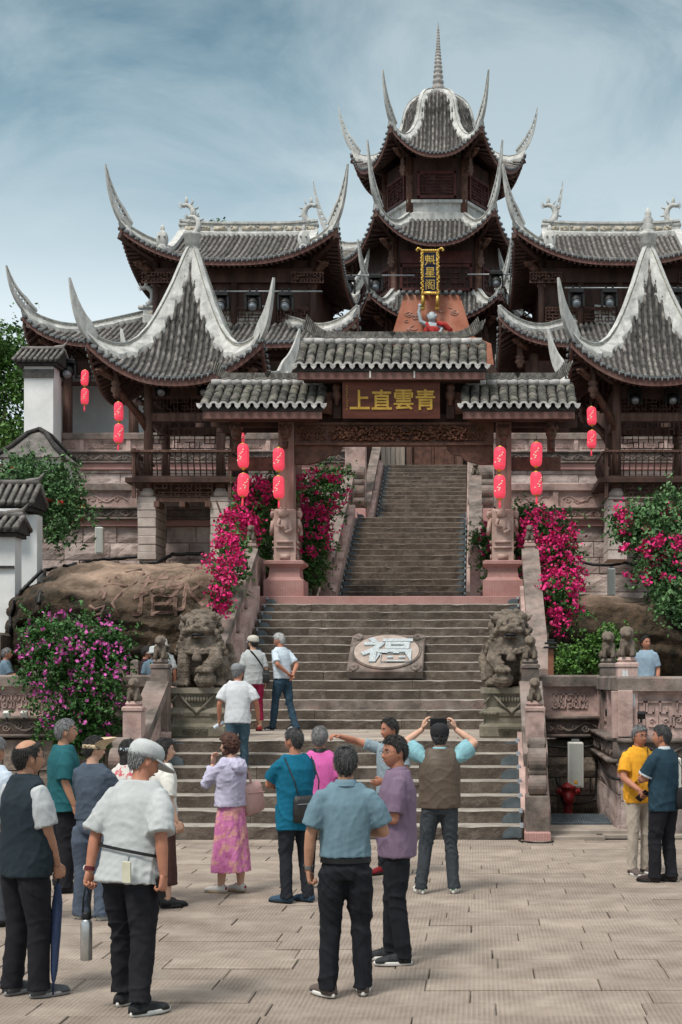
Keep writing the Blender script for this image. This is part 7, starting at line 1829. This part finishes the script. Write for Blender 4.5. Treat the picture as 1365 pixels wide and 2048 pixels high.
# 1 vest man at far left, umbrella
P = person('balding man in a dark navy vest over grey tee holding a folded umbrella', 52, 1992, -38, 1.70, top=dict(m=C('tee_light_grey', (.42, .44, .45)), sleeve=.85, hem=.84, sr=.082), vest=dict(m=C('vest_dark_navy', (.02, .03, .038)), hem=.80, loose=.032),
           bottom=dict(m=C('trousers_black', (.016, .016, .02)), w=1.12), shoes=(C('shoe_grey', (.08, .085, .09)), mat('grey_sole', (.25, .25, .25), None, 5, bump=0)), hair=('bald', 'black'), head=(-12, 0, 0), belly=.04, bulk=1.0, glasses=True, skin=0, collar=C('vest_dark_navy', (.02, .03, .038)),
           Rr=dict(e=(.19, .03, 1.12), w=(.16, .12, .90), curl=1.0, hd=(0, .35, -1), pn=(-1, .2, 0)), L=dict(e=(-.25, 0, 1.12), w=(-.22, .16, .92)), feet=[(-.11, -.02, 8), (.1, .04, -12)], vox=.0105)
g_ = grip(P, 1, .07)
um = thing('folded_umbrella', 'long folded navy umbrella with its tip on the ground, held by the vest man', 'umbrella', (g_.x, g_.y, 0))
tip = Vector((-.02, -.06, .012)); hd_ = Vector((0, 0, g_.z)); dd = (hd_ - tip)
b = MB(); b.tube([tip + dd * t for t in (0, .1, .12, .2, .5, .75, .88, .92)], [.006, .008, .014, .024, .034, .036, .022, .01], 10); b.build('folded_canopy', mat('umbrella_navy_fabric', (.015, .03, .075), (.04, .06, .13), 12, rough=.6, bump=.5, stretch=(5, 5, .4), coords='Object'), um, True)
b = MB(); e = tip + dd * 1.0; b.tube([tip + dd * .9, e, e + Vector((0, 0, .09)), e + Vector((-.03, -.0, .13)), e + Vector((-.075, 0, .12)), e + Vector((-.09, 0, .08))], .008, 8); b.build('crook_handle', M_black, um, True)
# 2 white tee old man
P = person('stooping man in a pale cap and loose white tee walking with a steel flask', 262, 2022, -22, 1.71, top=dict(m=C('tee_white', (.43, .45, .45), .05), sleeve=.98, hem=.80, loose=.024, sr=.088, flare=.02, fold=.008), bottom=dict(m=C('trousers_black', (.016, .016, .02)), w=1.18, end=.09, fold=.01),
           shoes=white_sh, hair=('short', 'grey'), hat=('longcap', C('cap_pale_grey', (.45, .47, .47))), head=(-28, -14, 0), lean=11, bulk=1.03, belly=.02, skin=2,
           L=dict(e=(-.25, -.04, 1.13), w=(-.27, -.05, .89), curl=1.0, hd=(0, .0, -1)), Rr=dict(e=(.24, -.06, 1.13), w=(.26, -.02, .90), curl=.9, hd=(0, .1, -1)), feet=[(-.14, .12, 0), (.13, -.08, -22)], heel=(0, 0), vox=.0105)
g_ = grip(P, -1, .075); fl = thing('steel_flask', 'brushed steel vacuum flask with dark strap carried by the white tee man', 'flask', (g_.x - .02, g_.y, g_.z - .36))
b = MB(); b.lathe((0, 0, 0), [(.034, -.13), (.037, -.125), (.037, .1), (.03, .125), (.026, .13)], 18); b.build('flask_body', mat('brushed_steel', (.45, .46, .46), (.6, .6, .6), 8, rough=.3, metal=.85, bump=.05), fl, True)
b = MB(); b.lathe((0, 0, .13), [(.028, 0), (.03, .005), (.03, .04), (.02, .05)], 14); b.build('flask_lid', M_black, fl, True)
b = MB(); b.tube([(-.026, 0, .14), (-.02, 0, .26), (0, 0, .37), (.02, 0, .26), (.026, 0, .14)], .006, 6); b.build('carry_strap', M_black, fl)
A = P['arms'][-1]; b = MB(); b.tube([A['W'].lerp(A['E'], .02), A['W'].lerp(A['E'], .12)], .034, 12); b.build('wristwatch', mat('maroon_strap', (.1, .015, .02), None, 4, bump=0), P['root']); b = MB(); b.ell(A['W'].lerp(A['E'], .07) + Vector((-.034, 0, 0)), (.008, .02, .02)); b.build('watch_face', M_sole_w, P['root'], True)
g_ = grip(P, 1, .08); b = MB(); b.bevbox((0, 0, 0), (.012, .07, .15), .003); o = b.build('mobile_phone', M_black, None, False, tuple(g_), (R(15), 0, R(-20))); tag(o, 'dark phone in the right hand of the white tee man', 'phone')
wb = thing('waist_strap_badge', 'black strap with a cream badge worn round the white tee man\'s waist', 'strap', tuple(wp(P, (0, 0, 0))), R(-22)); wb.scale = P['root'].scale
up_ = P['up']; b = MB(); b.rings([[tuple(up_(((.232) * math.cos(a), .015 + .185 * math.sin(a), 1.0 + dz - .03 * math.cos(a)))) for a in np.linspace(0, 2 * math.pi, 30, endpoint=False)] for dz in (0, .02)], False); b.build('strap', M_black, wb, True)
b = MB(); c_ = up_((.12, -.2, .87)); b.bevbox(tuple(c_), (.06, .012, .13), .004); b.build('badge', mat('cream_badge', (.5, .48, .36), (.6, .58, .45), 12, bump=0), wb); b = MB(); c2 = up_((.12, -.19, .97)); b.tube([tuple(c2), tuple(c_)], .006, 5); b.build('clip', M_metal, wb)
# 3 teal man
person('grey haired man in a teal tee seen in profile behind the group', 128, 1782, -62, 1.70, top=dict(m=C('tee_teal', (.018, .10, .115)), sleeve=.95, hem=.80, loose=.03, sr=.085, flare=.02), bottom=dict(m=C('trousers_black', (.016, .016, .02)), w=1.2), shoes=(M_black, M_sole_k), hair=('short', 'grey'), bulk=1.04, belly=.03, skin=0, head=(-10, 4, 0))
# 4 visor woman
P = person('woman in slate blue top and wide trousers with a straw sun visor', 186, 1838, -20, 1.60, top=dict(m=C('top_slate_blue', (.065, .085, .115)), sleeve=.75, hem=.93, loose=.012, sr=.07), bottom=dict(m=C('trousers_slate_blue', (.075, .095, .13)), w=1.35, end=.03), shoes=(C('shoe_cream', (.5, .48, .42)), M_sole_w), hair=('short', 'black'),
           hat=('visor', mat('straw_tan', (.5, .38, .24), (.62, .5, .34), 20, bump=.4)), head=(-35, -4, 0), female=True, bulk=1.0, skin=1, L=dict(e=(-.22, .12, 1.14), w=(-.0, .25, 1.12), hd=(1, .2, 0), pn=(0, 0, -1)), Rr=dict(e=(.22, .12, 1.14), w=(.02, .25, 1.1), hd=(-1, .2, 0), pn=(0, 0, -1)))
# 5 bucket hat woman
person('dark haired woman with pale blue sun hat and floral blouse', 256, 1806, -28, 1.53, top=dict(m=mat('floral_blouse', (.62, .6, .56), (.55, .12, .14), 16, rough=.8, bump=.1, thr=(.56, .6), coords='Object'), sleeve=.9, hem=.86), bottom=dict(m=C('trousers_black', (.016, .016, .02))), shoes=(M_black, M_sole_k), hair=('long', 'black'), hat=('visor', C('hat_pale_blue', (.5, .58, .62))), female=True, skin=1, head=(-25, 0, 0), vox=.014)
# 6 white blouse woman
P = person('long haired woman in a crinkled white blouse and dark brown skirt', 326, 1812, -55, 1.55, top=dict(m=C('blouse_white', (.62, .61, .57)), sleeve=.95, hem=.86, loose=.02, fold=.012, sr=.085), bottom=dict(kind='skirt', m=C('skirt_dark_brown', (.07, .035, .03)), end=.22, hemw=.17), shoes=(M_black, M_sole_k), hair=('long', 'black'), female=True, legskin=True, skin=1, head=(-20, 0, 0), vox=.014)
# 7 man at left edge
P = person('grey haired man in a pale blue shirt, cut off by the left photo edge', -12, 1850, -25, 1.60, top=dict(m=C('shirt_pale_blue', (.45, .52, .6)), sleeve=.9), bottom=dict(m=C('trousers_grey', (.05, .055, .065))), shoes=(M_black, M_sole_k), hair=('short', 'grey'), skin=0, vox=.014)
# 8 curly woman
P = person('curly haired woman in lilac hooded jacket and pink floral skirt, hand raised', 462, 1785, 58, 1.56, top=dict(m=C('jacket_lilac', (.47, .45, .58)), sleeve=1.85, hem=.93, loose=.022, fold=.010), bottom=dict(kind='skirt', m=mat('pink_floral_cloth', (.62, .2, .42), (.66, .33, .3), 11, rough=.8, bump=.15, thr=(.5, .56), stain=(.3, .05, .16), stain_amt=.8, stain_scale=9, coords='Object'), end=.23, hemw=.235),
           shoes=(C('shoe_white', (.6, .58, .54)), mat('tan_sole', (.4, .28, .18), None, 5, bump=0), mat('shoe_maroon_patch', (.25, .03, .04), None, 5, bump=0)), hair=('curly', 'brown'), female=True, bulk=1.05, skin=1, legskin=True, head=(15, -3, 0), belly=.02,
           L=dict(e=(-.21, .14, 1.2), w=(-.06, .17, 1.42), hd=(.1, .1, 1), pn=(.2, -1, 0), curl=.5), Rr=dict(e=(.2, .15, 1.16), w=(.0, .26, 1.2), hd=(-1, .1, .1), pn=(0, -1, 0)), feet=[(-.09, .06, 5), (.1, -.05, 0)], vox=.011)
b = MB(); up_ = P['up']; b.rings([[tuple((r_ * math.cos(a), -.085 + yo + r_ * .55 * math.sin(a), zz)) for a in np.linspace(0, 2 * math.pi, 18, endpoint=False)] for zz, r_, yo in ((1.27, .02, -.05), (1.3, .085, -.055), (1.36, .12, -.035), (1.42, .115, 0), (1.455, .085, .03))], True); link('hood', remesh(b, .012, 2, folds(3, .008), [C('jacket_lilac', (.47, .45, .58))]), P['root'])
tb = bag('soft pale pink tote bag on the curly haired woman\'s shoulder', P, (.27, -.06, 1.0), (.30, .13, .30), C('bag_dusty_pink', (.5, .32, .29)), name='tote_bag', rot=(0, -12, 0), buckle=False)
b = MB(); q0 = P['T'] @ Vector((.19, -.02, 1.43)) - Vector(tb.location)
for dy in (-.03, .03): b.tube([(.0, dy, .14), tuple(q0 + Vector((0, dy, 0))), (-.09, dy, .13)], .008, 5)
b.build('handle', C('bag_dusty_pink', (.5, .32, .29)), tb)
# 9 turquoise man
P = person('man in a bright turquoise tee with a black cross body bag', 590, 1806, 38, 1.64, top=dict(m=C('tee_turquoise', (.008, .12, .2)), sleeve=.75, hem=.72, loose=.018, sr=.08, fold=.010), bottom=dict(m=C('trousers_charcoal', (.022, .024, .03)), w=1.0), shoes=(C('loafer_blue', (.04, .075, .12)), M_sole_k), hair=('crownthin', 'salt'), skin=2, head=(18, 0, 0),
           L=dict(e=(-.2, .16, 1.15), w=(.0, .27, 1.18), hd=(1, .1, .1), pn=(0, -1, 0)), Rr=dict(e=(.22, .14, 1.15), w=(.0, .24, 1.14), hd=(-1, .1, 0), pn=(0, -1, 0)), feet=[(-.08, .03, 20), (.13, -.03, 10)], vox=.011)
M_leather = mat('black_leather', (.01, .01, .01), (.022, .022, .022), 20, rough=.35, bump=.4, spec=.5)
bg_ = bag('glossy black leather cross body bag on the turquoise shirt man\'s back', P, (.0, -.185, .93), (.24, .08, .25), M_leather, name='cross_body_bag')
b = MB(); loc = Vector(bg_.location)
for x_, s_ in ((-.11, -1), (.11, 1)): b.tube([P['T'] @ Vector((x_ + .06, -.16, 1.04)) - loc, P['T'] @ Vector((x_ * 1.25 + .04, -.16, 1.2)) - loc, P['T'] @ Vector((s_ * .15, -.06, 1.43)) - loc], .007, 5)
b.tube([(0, 0, -.1), (0, 0, .05)], .003, 4); b.build('strap', M_leather, bg_)
# 10 pink shirt man
P = person('grey haired man in a bright pink shirt half hidden behind the others', 640, 1775, 4, 1.62, top=dict(m=C('shirt_bright_pink', (.6, .12, .36)), sleeve=.75), bottom=dict(m=C('trousers_charcoal', (.022, .024, .03))), shoes=(M_black, M_sole_k), hair=('short', 'grey'), skin=2, head=(-5, -6, 0), vox=.014, collar=M_black)
# 11 polo man
P = person('man in a slate blue polo tucked into black trousers, seen from behind', 692, 1992, 6, 1.655, top=dict(m=C('polo_slate_blue', (.135, .215, .26)), sleeve=.80, hem=.95, loose=.008, sr=.083, fold=.0065), bottom=dict(m=C('trousers_black_chino', (.014, .015, .019)), w=1.1, belt=True, fold=.010), shoes=(C('shoe_taupe', (.12, .095, .085)), M_sole_w), hair=('crownthin', 'salt'), skin=0, bulk=1.0, collar=C('polo_slate_blue', (.135, .215, .26)), belly=.0,
           L=dict(e=(-.235, -.02, 1.12), w=(-.255, .02, .87), curl=.95, hd=(.12, .1, -1)), Rr=dict(e=(.26, .03, 1.12), w=(.1, .22, 1.1), hd=(-1, .4, 0), pn=(0, -1, 0)), feet=[(-.12, -.0, 32), (.12, .05, -2)], vox=.0105)
A = P['arms'][-1]; b = MB(); b.tube([A['W'].lerp(A['E'], .04), A['W'].lerp(A['E'], .12)], .033, 12); b.build('wristwatch', M_metal, P['root']); b = MB(); b.ell(A['W'].lerp(A['E'], .08) + Vector((-.03, .0, 0)), (.01, .022, .022)); b.build('watch_face', M_black, P['root'], True)
# 12 purple polo man
P = person('man with glasses in a mauve polo turning to the left', 795, 1924, 92, 1.675, top=dict(m=C('polo_mauve', (.185, .13, .19)), sleeve=.85, hem=.80, loose=.024, sr=.08, fold=.007), bottom=dict(m=C('trousers_black_chino', (.014, .015, .019)), w=1.0), shoes=(mat('shoe_black_knit', (.02, .02, .02)), M_sole_w, M_sole_k), hair=('short', 'black'), glasses=True, skin=2, bulk=.98, belly=.025, head=(32, 0, 0), collar=C('polo_mauve', (.185, .13, .19)),
           L=dict(e=(-.20, .02, 1.12), w=(-.1, .25, 1.12), hd=(.4, 1, 0), pn=(1, 0, 0)), Rr=dict(e=(.22, -.01, 1.13), w=(.12, .24, 1.13), hd=(-.3, 1, 0), pn=(-1, 0, 0)), feet=[(-.11, -.04, 0), (.12, .06, 8)], vox=.0105)
# 13 pointing man
P = person('dark haired man in a grey blue shirt pointing left with his raised arm', 782, 1750, 138, 1.68, top=dict(m=C('shirt_grey_blue', (.25, .32, .36)), sleeve=.7, hem=.88), bottom=dict(m=C('trousers_charcoal', (.022, .024, .03))), shoes=(C('shoe_dark_red', (.2, .02, .025)), M_sole_k), hair=('recede', 'black'), skin=2, head=(-14, -6, 0),
           Rr=dict(e=(.31, .16, 1.44), w=(.36, .36, 1.50), hd=(.1, 1, .12), curl=.6, pn=(0, 0, -1)), L=dict(e=(-.24, .02, 1.13), w=(-.12, .2, 1.05)), vox=.011)
# 14 photographer
P = person('photographer in a brown vest and cyan shirt raising his phone, seen from behind', 880, 1786, 4, 1.655, top=dict(m=C('shirt_pale_cyan', (.22, .42, .47)), sleeve=.72, hem=.9, sr=.095), vest=dict(m=mat('vest_olive_brown', (.085, .062, .045), (.12, .09, .066), 4, rough=.5, bump=.2), hem=.86, loose=.04), bottom=dict(m=C('jeans_charcoal', (.045, .052, .06)), w=1.05, fold=.01), shoes=(C('shoe_white', (.6, .6, .58)), M_sole_w, mat('green_heel_tab', (.02, .2, .1), None, 5, bump=0)),
           hair=('short', 'salt'), hat=('flatcap', mat('cap_black', (.01, .01, .012), (.02, .02, .022), 5, bump=.3)), skin=1, bulk=1.02, belly=.01, head=(0, 4, 0), collar=C('shirt_pale_cyan', (.22, .42, .47)),
           L=dict(e=(-.34, .10, 1.50), w=(-.13, .20, 1.68), hd=(.25, .1, 1), pn=(1, .2, 0), curl=.35), Rr=dict(e=(.34, .10, 1.50), w=(.13, .20, 1.68), hd=(-.25, .1, 1), pn=(-1, .2, 0), curl=.5), feet=[(-.19, 0, 14), (.14, .0, -6)], vox=.011)
c_ = P['T'] @ Vector((0, .27, 1.72)); b = MB(); b.bevbox((0, 0, 0), (.17, .012, .085), .003); o = b.build('mobile_phone', M_black, None, False, tuple(c_), (0, 0, R(4))); tag(o, 'black phone held up sideways by the photographer in the brown vest', 'phone')
# 15 yellow shirt man
P = person('grey haired man with glasses in a yellow orange polo and beige trousers', 1278, 1748, -152, 1.60, top=dict(m=C('polo_amber', (.72, .34, .03)), sleeve=.75, hem=.82, loose=.012, sr=.08), bottom=dict(m=C('trousers_beige', (.42, .36, .3)), w=1.0), shoes=(C('shoe_taupe', (.12, .095, .085)), M_sole_w), hair=('short', 'grey'), glasses=True, skin=2, belly=.035, head=(0, 0, 0), collar=C('polo_amber', (.72, .34, .03)),
           Rr=dict(e=(.24, .05, 1.13), w=(.18, .24, 1.0), hd=(-.1, .6, -.8), curl=.8, pn=(-1, 0, 0)), L=dict(e=(-.24, 0, 1.13), w=(-.2, .12, .92)), feet=[(-.10, 0, 6), (.10, .02, -10)], vox=.011)
g_ = grip(P, 1, .08); b = MB(); b.bevbox((0, 0, 0), (.075, .012, .15), .003); o = b.build('mobile_phone', M_black, None, False, tuple(g_), (R(40), R(40), R(20))); tag(o, 'dark phone held low by the man in the yellow polo', 'phone')
cs = thing('camera_strap', 'black shoulder strap across the yellow polo', 'strap', tuple(P['T'].translation)); 
b = MB(); up_ = P['up']; pts = [up_((-.10, .03, 1.45)), up_((-.04, .13, 1.36)), up_((.05, .155, 1.22)), up_((.12, .16, 1.1)), up_((.18, .08, 1.0))]; b.tube([(P['T'] @ p) - P['T'].translation for p in pts], [(.004, .018)] * 5, 6); b.build('strap', M_black, cs)
# 16 navy polo man
P = person('man in a dark navy polo with white trim standing with folded arms', 1327, 1764, 48, 1.62, top=dict(m=C('polo_dark_navy', (.02, .045, .065)), sleeve=.78, hem=.78, loose=.018, sr=.08, fold=.008), bottom=dict(m=C('trousers_black', (.016, .016, .02)), w=1.1), shoes=(C('shoe_dark_brown', (.04, .03, .03)), M_sole_k), hair=('short', 'salt'), skin=2, bulk=1.05, head=(22, 0, 0), collar=mat('collar_white_trim', (.45, .5, .52), None, 5, bump=0),
           L=dict(e=(-.21, .1, 1.15), w=(.02, .3, 1.16), hd=(.6, .8, .1), pn=(0, -1, 0)), Rr=dict(e=(.22, .08, 1.15), w=(.05, .3, 1.10), hd=(-1, .3, 0), pn=(0, -1, 0)), feet=[(-.09, .06, 8), (.1, -.03, 4)], vox=.011)
for s in (-1, 1):
    A = P['arms'][s]; e = A['S'].lerp(A['E'], .78); b = MB(); b.tube([e - (e - A['S']).normalized() * .008, e + (e - A['S']).normalized() * .012], .086, 16); b.build('sleeve_trim', MATS['collar_white_trim'], P['root'])
bg_ = bag('black fabric shoulder bag on the navy polo man\'s back hip', P, (.16, -.17, .92), (.30, .10, .22), mat('black_fabric', (.012, .012, .013), (.02, .02, .021), 40, bump=.3), rz=10)
b = MB(); loc = Vector(bg_.location); b.tube([P['T'] @ Vector(p) - loc for p in ((.28, -.14, 1.0), (.22, -.12, 1.2), (.13, -.03, 1.44))], [(.004, .015)] * 3, 6); b.build('strap', M_black, bg_)
# 17-19 on the stairs
P = person('man in a white tee and grey cap climbing the lowest flight with a bottle', 476, 0, 10, 1.62, z=4 * RI, D=18.6 + 4 * TR - .10, top=dict(m=C('tee_bright_white', (.56, .58, .6), .03), sleeve=.8, hem=.82, loose=.015, sr=.085, fold=.008), bottom=dict(m=C('jeans_blue_grey', (.05, .09, .12)), w=1.0, fold=.011), shoes=white_sh, hair=('short', 'grey'), hat=('flatcap', C('cap_grey', (.2, .21, .22))), skin=2, lean=6, head=(-20, -6, 0),
           L=dict(e=(-.26, -.02, 1.13), w=(-.27, .08, .90), curl=.9), Rr=dict(e=(.27, 0, 1.13), w=(.30, .12, .9), curl=.8), feet=[(-.1, -.05, 0), (.1, .12, 0)], vox=.013)
g_ = grip(P, -1, .08); b = MB(); b.lathe((0, 0, 0), [(.028, -.1), (.03, -.09), (.03, .03), (.028, .05), (.014, .08), (.014, .1)], 12); b.xform(Euler((0, R(60), 0)).to_matrix().to_4x4()); o = b.build('water_bottle', mat('clear_plastic', (.5, .55, .62), (.6, .66, .72), 20, rough=.1, spec=.6, bump=.2), None, True, tuple(g_)); tag(o, 'small plastic water bottle carried by the grey capped man on the steps', 'bottle')
P = person('capped man in a white tee and burgundy trousers on the stair platform', 507, 0, 25, 1.62, z=Z1, D=23.9, top=dict(m=C('tee_white', (.43, .45, .45), .05), sleeve=.85, hem=.84, loose=.015), bottom=dict(m=C('trousers_burgundy', (.24, .015, .05)), w=1.15, end=.2), shoes=(C('shoe_dark_red', (.2, .02, .025)), M_sole_k), hair=('short', 'black'), hat=('cap', C('cap_cream', (.5, .48, .42))), skin=1, head=(20, 0, 0), legskin=True, vox=.013)
bg_ = bag('black shoulder bag hanging at the right hip of the man in burgundy trousers', P, (.20, -.05, .98), (.16, .10, .22), M_leather)
rebase(bg_, lambda: torso_strap(P, bg_, -1, 1.08, w=.035))
P = person('white haired man in a pale blue shirt and jeans walking with hands behind his back', 565, 0, 52, 1.68, z=Z1, D=24.2, top=dict(m=C('shirt_pale_sky', (.55, .63, .7), .05), sleeve=.8, hem=.90, loose=.006), bottom=dict(m=C('jeans_dark_blue', (.03, .06, .09)), w=1.0, fold=.011), shoes=(C('shoe_navy', (.02, .025, .035)), M_sole_w), hair=('short', 'white'), skin=2, head=(20, -8, 0), lean=5,
           L=dict(e=(-.23, -.14, 1.14), w=(-.05, -.2, .98), hd=(.8, -.1, -.5)), Rr=dict(e=(.23, -.14, 1.14), w=(.06, -.2, .95), hd=(-.4, -.3, -.8)), feet=[(-.08, .16, 0), (.08, -.24, 0)], heel=(0, 22), vox=.013)
# 20-23 behind the balustrades
P = person('man in a light blue shirt looking right behind the right balustrade', 1293, 0, 150, 1.62, z=Z1, D=24.0, top=dict(m=C('shirt_soft_blue', (.25, .34, .42)), sleeve=.8), bottom=dict(m=C('trousers_grey', (.05, .055, .065))), shoes=(M_black, M_sole_k), hair=('recede', 'black'), skin=2, head=(55, 0, 0), vox=.014)
P = person('man in a blue grey tee facing right behind the left balustrade', 12, 0, -75, 1.42, z=Z1, D=24.0, top=dict(m=C('tee_blue_grey', (.12, .18, .23)), sleeve=.8), bottom=dict(m=C('trousers_grey', (.05, .055, .065))), shoes=(M_black, M_sole_k), hair=('crownthin', 'grey'), skin=2, bulk=1.1, L=dict(e=(-.22, .1, 1.13), w=(-.1, .3, 1.18)), Rr=dict(e=(.22, .1, 1.13), w=(.1, .32, 1.18)), vox=.014)
P = person('man in a dark maroon shirt behind the left balustrade beside the lion', 292, 0, -60, 1.45, z=Z1, D=24.2, top=dict(m=C('shirt_dark_maroon', (.03, .012, .02)), sleeve=.8), bottom=dict(m=C('trousers_grey', (.05, .055, .065))), shoes=(M_black, M_sole_k), hair=('short', 'black'), skin=2, head=(-10, 0, 0), vox=.014)
P = person('person in a grey bucket hat just behind the left lion post', 309, 0, 20, 1.42, z=Z1, D=23.3, top=dict(m=C('tee_blue_grey', (.12, .18, .23)), sleeve=.8), bottom=dict(m=C('trousers_grey', (.05, .055, .065))), shoes=(M_black, M_sole_k), hair=('short', 'grey'), hat=('bucket', C('cap_pale_grey', (.45, .47, .47))), skin=2, vox=.014)
P = person('person in a pale bucket hat beyond the left lion post', 325, 0, 20, 1.58, z=Z1, D=24.4, top=dict(m=C('tee_white', (.43, .45, .45), .05), sleeve=.8), bottom=dict(m=C('trousers_grey', (.05, .055, .065))), shoes=(M_black, M_sole_k), hair=('short', 'grey'), hat=('bucket', C('cap_cream', (.5, .48, .42))), skin=2, vox=.014)
P = person('black haired person in a white tee on the upper terrace at left', 270, 0, 160, 1.62, z=9.45, D=48.2, top=dict(m=C('tee_bright_white', (.56, .58, .6), .03), sleeve=.8), bottom=dict(m=C('trousers_grey', (.05, .055, .065))), shoes=(M_black, M_sole_k), hair=('short', 'black'), skin=1, vox=.02)
bpy.data.scenes.remove(TMP)
